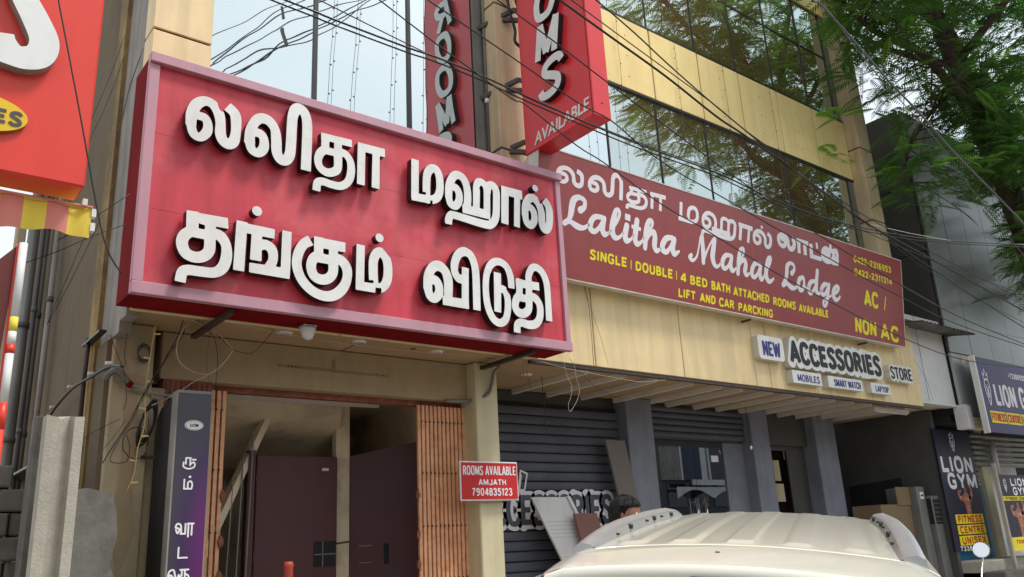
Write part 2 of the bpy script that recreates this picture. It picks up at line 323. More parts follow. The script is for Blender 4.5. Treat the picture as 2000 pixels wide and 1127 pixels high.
SF = {'A': (.62, [('pb', [(.03, 0), (.31, 1)]), ('pb', [(.31, 1), (.59, 0)]), ('pb', [(.13, .3), (.49, .3)]), ('d', [(.31, .97)])]),
 'C': (.58, [('sb', [(.55, .78), (.46, .94), (.3, .98), (.13, .88), (.05, .5), (.13, .12), (.3, .02), (.46, .06), (.55, .22)])]),
 'E': (.52, [('pb', [(.08, 0), (.08, 1)]), ('pb', [(.02, .93), (.5, .93)]), ('pb', [(.02, .07), (.5, .07)]), ('pb', [(.02, .5), (.44, .5)])]),
 'S': (.54, [('sb', [(.5, .78), (.42, .93), (.26, .96), (.1, .86), (.1, .66), (.28, .52), (.45, .36), (.46, .14), (.3, .03), (.12, .06), (.04, .22)])]),
 'O': (.64, [('sr', [(.32, .97), (.14, .88), (.06, .5), (.14, .12), (.32, .03), (.5, .12), (.58, .5), (.5, .88), (.32, .97)])]),
 'R': (.58, [('pb', [(.08, 0), (.08, 1)]), ('sb', [(.06, .93), (.3, .94), (.46, .84), (.46, .62), (.3, .5), (.06, .5)]), ('pb', [(.28, .5), (.54, 0)])]),
 'I': (.2, [('pb', [(.1, 0), (.1, 1)])]), 'T': (.56, [('pb', [(0, .93), (.56, .93)]), ('pb', [(.28, .95), (.28, 0)])]),
 'K': (.58, [('pb', [(.08, 0), (.08, 1)]), ('pb', [(.06, .4), (.52, 1)]), ('pb', [(.22, .55), (.56, 0)])]),
 'N': (.6, [('pb', [(.08, 0), (.08, 1)]), ('pb', [(.08, 1), (.52, 0)]), ('pb', [(.52, 0), (.52, 1)])]),
 'M': (.76, [('pb', [(.08, 0), (.08, 1)]), ('pb', [(.09, 1), (.38, .1)]), ('pb', [(.38, .1), (.67, 1)]), ('pb', [(.68, 1), (.68, 0)])]),
 'W': (.84, [('pb', [(.04, 1), (.22, 0)]), ('pb', [(.22, 0), (.42, .9)]), ('pb', [(.42, .9), (.62, 0)]), ('pb', [(.62, 0), (.8, 1)])])}
SF.update({'B': (.57, [('pb', [(.08, 0), (.08, 1)]), ('sb', [(.06, .93), (.3, .93), (.43, .84), (.43, .66), (.3, .54), (.06, .53)]), ('sb', [(.06, .53), (.32, .52), (.48, .4), (.48, .18), (.32, .07), (.06, .07)])]),
 'D': (.6, [('pb', [(.08, 0), (.08, 1)]), ('sb', [(.06, .93), (.28, .93), (.47, .8), (.52, .5), (.47, .2), (.28, .07), (.06, .07)])]),
 'F': (.5, [('pb', [(.08, 0), (.08, 1)]), ('pb', [(.02, .93), (.48, .93)]), ('pb', [(.06, .5), (.42, .5)])]),
 'G': (.62, [('sb', [(.55, .78), (.46, .93), (.3, .97), (.13, .88), (.05, .5), (.13, .12), (.3, .03), (.46, .06), (.55, .17)]), ('pb', [(.54, .08), (.54, .46)]), ('pb', [(.34, .45), (.6, .45)])]),
 'H': (.6, [('pb', [(.08, 0), (.08, 1)]), ('pb', [(.52, 0), (.52, 1)]), ('pb', [(.06, .52), (.54, .52)])]),
 'J': (.5, [('sb', [(.42, 1), (.42, .5), (.42, .2), (.3, .04), (.15, .05), (.05, .25)])]),
 'L': (.5, [('pb', [(.08, 0), (.08, 1)]), ('pb', [(.02, .07), (.49, .07)])]),
 'P': (.56, [('pb', [(.08, 0), (.08, 1)]), ('sb', [(.06, .93), (.32, .93), (.47, .84), (.47, .58), (.32, .47), (.06, .46)])]),
 'U': (.6, [('sb', [(.08, 1), (.08, .6), (.08, .25), (.2, .05), (.4, .05), (.52, .25), (.52, .6), (.52, 1)])]),
 'V': (.62, [('pb', [(.04, 1), (.31, .03)]), ('pb', [(.58, 1), (.31, .03)])]), 'X': (.58, [('pb', [(.04, 1), (.54, 0)]), ('pb', [(.54, 1), (.04, 0)])]),
 'Y': (.6, [('pb', [(.04, 1), (.3, .48)]), ('pb', [(.56, 1), (.3, .48)]), ('pb', [(.3, .52), (.3, 0)])]),
 '0': (.54, [('sr', [(.27, .96), (.12, .85), (.07, .5), (.12, .15), (.27, .04), (.42, .15), (.47, .5), (.42, .85), (.27, .96)])]), '1': (.34, [('pb', [(.22, 1), (.22, 0)]), ('pb', [(.22, .93), (.02, .72)])]),
 '2': (.54, [('sb', [(.05, .72), (.12, .9), (.28, .95), (.43, .85), (.43, .65), (.28, .42), (.1, .2), (.05, .06)]), ('pb', [(.02, .07), (.5, .07)])]),
 '3': (.54, [('sb', [(.06, .76), (.14, .92), (.28, .95), (.42, .84), (.4, .62), (.22, .53)]), ('sb', [(.22, .53), (.42, .44), (.47, .22), (.34, .05), (.18, .04), (.06, .22)])]),
 '4': (.56, [('pb', [(.42, 0), (.42, 1)]), ('pb', [(.4, .98), (.05, .3)]), ('pb', [(.02, .28), (.55, .28)])]),
 '5': (.54, [('pb', [(.1, .93), (.48, .93)]), ('pb', [(.12, .98), (.09, .5)]), ('sb', [(.08, .52), (.25, .62), (.42, .52), (.47, .3), (.36, .07), (.2, .03), (.05, .2)])]),
 '6': (.54, [('sr', [(.27, .55), (.1, .44), (.09, .18), (.27, .05), (.45, .18), (.45, .43), (.27, .55)]), ('sb', [(.09, .25), (.08, .65), (.2, .92), (.42, .93)])]),
 '7': (.5, [('pb', [(.02, .93), (.48, .93)]), ('sb', [(.46, .93), (.3, .6), (.2, .3), (.17, 0)])]),
 '8': (.54, [('sr', [(.27, .53), (.12, .62), (.11, .84), (.27, .95), (.43, .84), (.42, .62), (.27, .53)]), ('sr', [(.27, .53), (.1, .42), (.07, .18), (.27, .04), (.47, .18), (.44, .42), (.27, .53)])]),
 '9': (.54, [('sr', [(.27, .95), (.1, .83), (.1, .58), (.27, .46), (.45, .58), (.45, .83), (.27, .95)]), ('sb', [(.46, .75), (.46, .35), (.34, .08), (.12, .07)])]),
 '-': (.34, [('pb', [(.02, .42), (.32, .42)])]), '+': (.5, [('pb', [(.05, .45), (.45, .45)]), ('pb', [(.25, .25), (.25, .65)])]), ' ': (.25, []), '/': (.3, [('pb', [(.02, 0), (.28, 1)])])})
def caps(word, fr, u0, u1, v0, v1, m, parent, wt=.105, depth=.003, base=.001, gap=.14, name='lettering'):
    st = [s for l in block(word, u0, u1, v0, v1, wt, gap) for s in l]
    me = curve_mesh(sdf_loops(st, 0, (v1 - v0) * .035), depth); place(me, fr, depth, base, m, None); me.name = name; return link(name, me, parent)
def block(word, u0, u1, v0, v1, wt=.085, gap=.12, shear=0.0):
    """strokes of a word set in plain block capitals, fitted to a box; returns one stroke list per letter"""
    tot = sum(SF[c][0] for c in word) + gap * (len(word) - 1); sx = (u1 - u0) / tot; h = v1 - v0; x = u0; out = []
    for c in word:
        out.append([(k, [(x + (p[0] + shear * p[1]) * sx, v0 + p[1] * h, wt * h) for p in ps]) for k, ps in SF[c][1]]); x += (SF[c][0] + gap) * sx
    return out
FX = lambda y: Fr((0, y, 0), (1, 0, 0), (0, 0, 1))     # a wall facing the street at depth y: u = x, v = z

DUCT = [(1.6, 6.689, 3.473), (1.6, 7.085, 3.551), (1.6, 7.674, 3.58), (1.6, 8.445, 3.606), (1.6, 9.18, 3.534), (1.6, 9.608, 3.419)]

GLYPHS = {"big":[["la",[["sr",[1.897,5.47,0.038,1.924,5.396,0.038,1.98,5.381,0.038,2.029,5.443,0.0418,2.033,5.515,0.038,2.006,5.566,0.038,1.958,5.572,0.038]],["sb",[1.897,5.464,0.0425,1.898,5.575,0.0468,1.933,5.672,0.0468,1.997,5.723,0.0425,2.067,5.711,0.0425,2.119,5.642,0.0468,2.138,5.552,0.0425,2.143,5.458,0.0468,2.169,5.4,0.0467,2.216,5.381,0.0468,2.257,5.421,0.0468,2.271,5.506,0.0425,2.268,5.626,0.0468,2.248,5.687,0.0468,2.188,5.73,0.0468]]]],["li",[["sr",[2.394,5.444,0.0407,2.418,5.384,0.0407,2.475,5.369,0.0407,2.519,5.424,0.0444,2.521,5.503,0.0407,2.494,5.551,0.0407,2.444,5.558,0.0407]],["sb",[2.394,5.438,0.048,2.396,5.554,0.044,2.435,5.657,0.044,2.49,5.707,0.048,2.56,5.7,0.048,2.615,5.635,0.044,2.632,5.534,0.048,2.639,5.425,0.048,2.671,5.36,0.044,2.721,5.363,0.048,2.759,5.426,0.048,2.768,5.547,0.048,2.772,5.725,0.048,2.779,5.822,0.048,2.804,5.888,0.052,2.841,5.912,0.048,2.888,5.881,0.048,2.915,5.792,0.048,2.919,5.627,0.048,2.914,5.313,0.048]]]],["tha",[["pb",[3.055,5.695,0.035,3.368,5.702,0.0375]],["pb",[3.099,5.725,0.0392,3.097,5.579,0.0392]],["pb",[3.225,5.701,0.039,3.226,5.541,0.039]],["pb",[3.093,5.56,0.0364,3.226,5.564,0.0364]],["sr",[3.097,5.576,0.0406,3.047,5.515,0.0406,3.029,5.439,0.0377,3.054,5.374,0.0377,3.117,5.346,0.0406,3.181,5.365,0.0406,3.225,5.417,0.0406,3.226,5.555,0.0435]],["sb",[3.214,5.584,0.0405,3.302,5.575,0.0378,3.354,5.508,0.0378,3.359,5.393,0.0405,3.326,5.298,0.0378,3.254,5.243,0.0378,3.161,5.238,0.0378,3.077,5.246,0.0378,3.028,5.22,0.0378,3.019,5.141,0.0378]]]],["aa",[["pb",[3.47,5.736,0.0405,3.462,5.306,0.0405]],["pb",[3.432,5.693,0.0413,3.72,5.697,0.044]],["pb",[3.625,5.703,0.039,3.617,5.307,0.0416]]]],["ma",[["pb",[4.059,5.72,0.0425,4.05,5.298,0.0425]],["pb",[4.01,5.314,0.04,4.224,5.328,0.0425]],["sb",[4.184,5.32,0.0416,4.186,5.482,0.0442,4.201,5.602,0.0442,4.25,5.669,0.0442,4.31,5.668,0.0442,4.343,5.59,0.0442,4.343,5.457,0.0442,4.31,5.372,0.0442,4.249,5.332,0.0442,4.182,5.323,0.0442]]]],["ha",[["sr",[4.448,5.403,0.0408,4.468,5.338,0.0408,4.523,5.326,0.0432,4.569,5.384,0.0432,4.577,5.464,0.0432,4.548,5.521,0.0432,4.496,5.532,0.0408]],["sb",[4.447,5.395,0.0425,4.457,5.531,0.045,4.508,5.641,0.045,4.572,5.678,0.045,4.642,5.647,0.045,4.679,5.551,0.045,4.681,5.424,0.045,4.657,5.293,0.045]],["pb",[4.612,5.318,0.0468,4.959,5.318,0.0494]],["pb",[4.784,5.32,0.0414,4.8,5.58,0.0437]],["sb",[4.794,5.466,0.0418,4.797,5.595,0.0396,4.829,5.66,0.0418,4.885,5.665,0.0396,4.929,5.61,0.0418,4.928,5.464,0.0418,4.921,5.334,0.0418]],["pb",[4.933,5.562,0.0418,4.92,5.298,0.0418]],["sb",[4.933,5.562,0.0456,4.952,5.64,0.0456,5.01,5.665,0.0456,5.055,5.615,0.0456,5.051,5.459,0.0456,5.033,5.31,0.0456,4.977,5.226,0.0456,4.883,5.202,0.0456,4.528,5.222,0.0408,4.467,5.214,0.0408,4.439,5.162,0.0432,4.437,5.111,0.0408]]]],["aa",[["pb",[5.178,5.692,0.05,5.151,5.26,0.0475]],["pb",[5.129,5.644,0.0494,5.41,5.644,0.052]],["pb",[5.343,5.657,0.04,5.312,5.257,0.04]]]],["l",[["d",[5.603,5.773,0.0399]],["sr",[5.435,5.41,0.042,5.454,5.34,0.0441,5.506,5.317,0.0441,5.56,5.379,0.0441,5.563,5.471,0.0441,5.527,5.522,0.042,5.477,5.528,0.042]],["sb",[5.435,5.407,0.046,5.447,5.53,0.046,5.504,5.626,0.0483,5.576,5.643,0.0483,5.64,5.589,0.0483,5.671,5.494,0.0483,5.668,5.384,0.0483,5.693,5.314,0.0483,5.741,5.32,0.0483,5.776,5.398,0.0483,5.788,5.536,0.0506,5.769,5.609,0.0483,5.721,5.658,0.0483]]]],["tha",[["pb",[1.917,4.667,0.0425,2.25,4.67,0.0467]],["pb",[1.957,4.717,0.0484,1.963,4.564,0.0484]],["pb",[2.102,4.674,0.042,2.108,4.515,0.0462]],["pb",[1.96,4.537,0.039,2.106,4.538,0.0429]],["sr",[1.962,4.552,0.046,1.904,4.498,0.046,1.891,4.429,0.046,1.923,4.358,0.046,1.991,4.333,0.046,2.062,4.352,0.046,2.106,4.414,0.046,2.104,4.537,0.046]],["sb",[2.098,4.559,0.042,2.184,4.55,0.0462,2.238,4.478,0.042,2.246,4.371,0.0462,2.219,4.282,0.0462,2.158,4.231,0.042,2.059,4.222,0.042,1.952,4.219,0.042,1.908,4.192,0.042,1.896,4.112,0.042]]]],["ng",[["d",[2.485,4.831,0.0432]],["pb",[2.361,4.712,0.0462,2.351,4.279,0.0462]],["pb",[2.318,4.66,0.0429,2.646,4.655,0.0429]],["pb",[2.492,4.66,0.0451,2.491,4.391,0.0492]],["sb",[2.494,4.517,0.0444,2.567,4.545,0.0444,2.628,4.509,0.0444,2.638,4.417,0.0407,2.6,4.34,0.0407]],["pb",[2.438,4.322,0.0418,2.79,4.322,0.0456]],["pb",[2.755,4.703,0.042,2.751,4.305,0.042]]]],["ku",[["pb",[3.012,4.655,0.0468,3.308,4.656,0.0468]],["pb",[3.051,4.707,0.0455,3.051,4.547,0.042]],["pb",[3.192,4.662,0.0429,3.191,4.513,0.0429]],["pb",[3.045,4.514,0.0429,3.191,4.513,0.0429]],["sr",[3.054,4.538,0.0494,3.0,4.492,0.0456,2.983,4.417,0.0456,3.012,4.343,0.0456,3.08,4.318,0.0456,3.148,4.341,0.0456,3.19,4.403,0.0456,3.191,4.513,0.0494]],["sb",[3.183,4.536,0.0481,3.267,4.526,0.0481,3.323,4.462,0.0481,3.326,4.363,0.0444,3.282,4.265,0.0481,3.2,4.193,0.0481,3.101,4.174,0.0444,2.99,4.209,0.0444,2.897,4.295,0.0444,2.853,4.407,0.0444,2.862,4.516,0.0444,2.908,4.611,0.0444,2.974,4.661,0.0481]]]],["m",[["d",[3.657,4.816,0.042]],["pb",[3.462,4.712,0.0416,3.454,4.291,0.0416]],["pb",[3.413,4.318,0.0403,3.603,4.32,0.0434]],["sb",[3.598,4.325,0.0462,3.59,4.456,0.0462,3.593,4.583,0.0462,3.625,4.655,0.0462,3.676,4.675,0.0462,3.728,4.619,0.0462,3.744,4.519,0.0462,3.733,4.416,0.0462,3.692,4.346,0.0429,3.63,4.321,0.0462,3.59,4.32,0.0429]]]],["vi",[["sr",[4.175,4.401,0.0465,4.198,4.332,0.0434,4.247,4.317,0.0465,4.296,4.366,0.0465,4.303,4.44,0.0465,4.271,4.495,0.0465,4.214,4.499,0.0465]],["sb",[4.175,4.394,0.0495,4.181,4.52,0.0495,4.233,4.622,0.0495,4.309,4.651,0.0528,4.376,4.612,0.0495,4.409,4.53,0.0528,4.411,4.423,0.0495,4.399,4.315,0.0495]],["pb",[4.341,4.31,0.045,4.648,4.31,0.048]],["pb",[4.62,4.687,0.0416,4.602,4.269,0.0416]],["sb",[4.615,4.576,0.0448,4.545,4.558,0.0448,4.495,4.611,0.042,4.493,4.706,0.0448,4.539,4.808,0.0448,4.612,4.854,0.0476,4.684,4.834,0.0448,4.729,4.754,0.0448,4.747,4.625,0.0448,4.743,4.264,0.0448]]]],["tu",[["pb",[5.02,4.7,0.0459,5.001,4.28,0.0432]],["sb",[5.194,4.558,0.0408,5.188,4.682,0.0432,5.139,4.788,0.0408,5.039,4.823,0.0408,4.944,4.777,0.0408,4.883,4.661,0.0384,4.863,4.505,0.0384,4.878,4.328,0.0408,4.937,4.207,0.0408,5.018,4.169,0.0408,5.095,4.213,0.0408,5.131,4.321,0.0408,5.135,4.447,0.0408,5.098,4.526,0.0408,5.03,4.53,0.0408]]]],["thi",[["pb",[5.254,4.629,0.0425,5.57,4.633,0.045]],["pb",[5.309,4.68,0.0425,5.293,4.499,0.0425]],["pb",[5.432,4.634,0.0432,5.417,4.459,0.0432]],["pb",[5.283,4.476,0.0414,5.418,4.474,0.0414]],["sr",[5.293,4.499,0.0442,5.246,4.442,0.0442,5.232,4.363,0.0442,5.272,4.312,0.0468,5.341,4.31,0.0468,5.407,4.365,0.0442,5.42,4.474,0.0468]],["sb",[5.408,4.508,0.045,5.505,4.498,0.045,5.562,4.422,0.045,5.554,4.3,0.045,5.498,4.222,0.045,5.403,4.196,0.045,5.299,4.207,0.0425,5.247,4.177,0.0425,5.238,4.094,0.0425]],["sb",[5.431,4.656,0.0414,5.434,4.736,0.0414,5.485,4.825,0.0414,5.559,4.842,0.0414,5.634,4.791,0.0437,5.677,4.687,0.0437,5.683,4.541,0.0414,5.68,4.271,0.0437]]]]],"fac3":[["laa",[["sr",[10.595,1.245,0.0352,10.628,1.194,0.0353,10.709,1.173,0.0355,10.764,1.218,0.0357,10.756,1.274,0.0357,10.684,1.282,0.0355]],["sb",[10.595,1.238,0.0387,10.606,1.303,0.0388,10.676,1.342,0.0391,10.759,1.338,0.0394,10.826,1.293,0.0396,10.837,1.219,0.0396,10.886,1.164,0.0398,10.962,1.184,0.0401,10.993,1.247,0.0402,10.983,1.31,0.0402,10.937,1.329,0.0401]],["pb",[11.113,1.34,0.0389,11.119,1.135,0.0388]],["pb",[11.055,1.332,0.0331,11.37,1.331,0.0342]],["pb",[11.271,1.324,0.0414,11.282,1.133,0.0413]]]],["t",[["d",[11.6,1.37,0.0252]],["pb",[11.442,1.342,0.044,11.448,1.146,0.0438]],["pb",[11.408,1.146,0.0342,11.728,1.142,0.0352]],["pb",[11.607,1.365,0.0252,11.614,1.293,0.0252]]]],["j",[["d",[11.993,1.404,0.0342]],["sr",[11.923,1.302,0.0399,11.84,1.274,0.0396,11.848,1.215,0.0396,11.93,1.229,0.0399,11.946,1.292,0.04,11.879,1.341,0.0398,11.797,1.313,0.0395,11.758,1.239,0.0393,11.775,1.163,0.0393,11.877,1.134,0.0397,11.995,1.16,0.0401,12.071,1.24,0.0405,12.053,1.318,0.0404,11.973,1.344,0.0402]],["sr",[12.053,1.324,0.0404,12.149,1.348,0.0408,12.18,1.286,0.0409,12.139,1.211,0.0407,12.018,1.164,0.0402]],["sb",[12.016,1.137,0.0342,12.182,1.145,0.0347]],["sr",[12.18,1.286,0.0368,12.183,1.158,0.0367]]]]],"scr":[["L",[["sr",[6.586,0.878,0.0447,6.65,0.93,0.0331,6.648,1.008,0.0316,6.562,1.032,0.0328,6.479,0.985,0.0442,6.448,0.9,0.0469,6.433,0.807,0.0423,6.402,0.724,0.0319,6.338,0.67,0.036]],["sr",[6.338,0.67,0.0331,6.419,0.701,0.0291,6.537,0.667,0.0413,6.639,0.667,0.0299,6.732,0.724,0.0181]]]],["a",[["sr",[6.948,0.86,0.0311,6.825,0.841,0.0353,6.757,0.756,0.041,6.759,0.677,0.0409,6.82,0.657,0.0336,6.898,0.717,0.0278,6.967,0.824,0.0281]],["sr",[6.984,0.854,0.0344,6.954,0.728,0.0435,6.987,0.655,0.0389,7.058,0.682,0.0204,7.111,0.732,0.0142]]]],["l",[["sr",[7.058,0.682,0.0157,7.183,0.826,0.0208,7.245,0.947,0.0242,7.235,1.012,0.0226,7.18,0.988,0.0353,7.137,0.844,0.0477,7.121,0.721,0.0475,7.167,0.649,0.0398,7.249,0.665,0.0225,7.312,0.73,0.0162]]]],["i",[["sr",[7.376,0.837,0.0426,7.349,0.724,0.0456,7.369,0.647,0.0424,7.452,0.676,0.0198,7.499,0.739,0.0166]],["sb",[7.343,0.953,0.0408,7.44,0.948,0.0413]]]],["t",[["sr",[7.56,0.942,0.0419,7.536,0.8,0.045,7.527,0.689,0.0432,7.566,0.635,0.0367,7.651,0.685,0.0202,7.689,0.747,0.0169]],["sb",[7.46,0.847,0.0248,7.631,0.839,0.0253]]]],["h",[["sr",[7.689,0.719,0.0169,7.786,0.848,0.0189,7.844,0.943,0.0225,7.834,0.994,0.026,7.776,0.971,0.0378,7.728,0.837,0.0443,7.709,0.613,0.0373]],["sr",[7.718,0.684,0.0204,7.786,0.793,0.0257,7.864,0.849,0.0398,7.894,0.785,0.0434,7.884,0.672,0.045,7.924,0.61,0.0347,8.003,0.652,0.0175]]]],["a2",[["sr",[8.226,0.84,0.0325,8.114,0.812,0.0409,8.039,0.714,0.0458,8.043,0.645,0.044,8.113,0.629,0.0355,8.184,0.698,0.0269,8.246,0.794,0.0325]],["sr",[8.267,0.826,0.0399,8.235,0.707,0.0468,8.265,0.628,0.0397,8.359,0.679,0.0183]]]],["M",[["sr",[8.606,0.672,0.0294,8.572,0.638,0.0292,8.63,0.603,0.025,8.715,0.668,0.0163,8.759,0.801,0.0135,8.795,0.956,0.0151]],["sr",[8.83,0.986,0.0333,8.84,0.873,0.0393,8.852,0.76,0.0423,8.853,0.612,0.0347]],["sr",[8.859,0.647,0.0256,8.939,0.798,0.0168,9.028,0.93,0.0154,9.072,0.973,0.0233]],["sr",[9.099,0.978,0.0374,9.07,0.845,0.0464,9.05,0.714,0.0478,9.092,0.618,0.0387,9.162,0.606,0.0234,9.234,0.676,0.0141]]]],["a3",[["sr",[9.454,0.813,0.0274,9.335,0.792,0.035,9.267,0.705,0.041,9.269,0.624,0.0394,9.331,0.605,0.0301,9.414,0.682,0.024,9.462,0.785,0.0242]],["sr",[9.471,0.798,0.0323,9.441,0.675,0.0417,9.475,0.599,0.037,9.549,0.634,0.0179,9.597,0.689,0.0131]]]],["h2",[["sr",[9.577,0.651,0.0163,9.684,0.799,0.0165,9.743,0.905,0.0216,9.736,0.963,0.0233,9.669,0.927,0.033,9.628,0.789,0.041,9.603,0.578,0.0359]],["sr",[9.614,0.657,0.0163,9.682,0.751,0.0214,9.759,0.799,0.0366,9.785,0.732,0.0416,9.763,0.633,0.0415,9.799,0.585,0.0316,9.876,0.627,0.0151]]]],["a4",[["sr",[10.112,0.798,0.0293,10.005,0.787,0.0358,9.935,0.697,0.0406,9.928,0.612,0.0405,9.989,0.585,0.0322,10.068,0.658,0.024,10.131,0.777,0.0259]],["sr",[10.141,0.785,0.0328,10.111,0.665,0.0413,10.143,0.579,0.0379,10.213,0.62,0.0174]]]],["l2",[["sr",[10.204,0.631,0.0156,10.318,0.771,0.0194,10.383,0.893,0.0231,10.379,0.948,0.0231,10.323,0.907,0.0353,10.278,0.777,0.0438,10.263,0.652,0.0454,10.319,0.576,0.0386,10.39,0.592,0.0265,10.441,0.631,0.0195]]]],["L2",[["sr",[10.909,0.788,0.041,10.971,0.849,0.0282,10.963,0.923,0.0282,10.875,0.94,0.0279,10.799,0.884,0.0406,10.779,0.78,0.0423,10.758,0.689,0.0367,10.691,0.586,0.0419]],["sr",[10.681,0.578,0.0418,10.775,0.611,0.033,10.877,0.57,0.0445,10.982,0.573,0.0281,11.07,0.636,0.0151]]]],["o",[["sr",[11.196,0.77,0.0307,11.107,0.731,0.0399,11.07,0.636,0.0397,11.109,0.566,0.0379,11.174,0.576,0.0324,11.222,0.659,0.0288,11.216,0.754,0.0288,11.196,0.77,0.0287]],["sr",[11.221,0.646,0.0173,11.284,0.617,0.0154,11.352,0.653,0.0136]]]],["d",[["sr",[11.513,0.761,0.0276,11.4,0.724,0.0391,11.339,0.625,0.0407,11.368,0.553,0.0388,11.446,0.577,0.0294,11.531,0.692,0.0257]],["sr",[11.595,0.936,0.0379,11.563,0.775,0.0417,11.549,0.63,0.0415,11.578,0.57,0.0357,11.671,0.609,0.018,11.731,0.67,0.0141]]]],["g",[["sr",[11.874,0.757,0.0266,11.782,0.749,0.0385,11.697,0.665,0.0421,11.703,0.588,0.0401,11.783,0.593,0.0303,11.87,0.704,0.0265]],["sr",[11.909,0.762,0.0348,11.877,0.639,0.0367,11.838,0.503,0.0345,11.793,0.412,0.0282,11.736,0.411,0.0281,11.741,0.477,0.0241,11.859,0.545,0.0203,11.978,0.601,0.0165]]]],["e",[["sr",[12.026,0.621,0.0269,12.148,0.692,0.0272,12.181,0.756,0.0294,12.118,0.767,0.0334,12.036,0.688,0.0435,12.019,0.594,0.0434,12.09,0.545,0.0374,12.175,0.576,0.023,12.208,0.614,0.0189]]]]]}
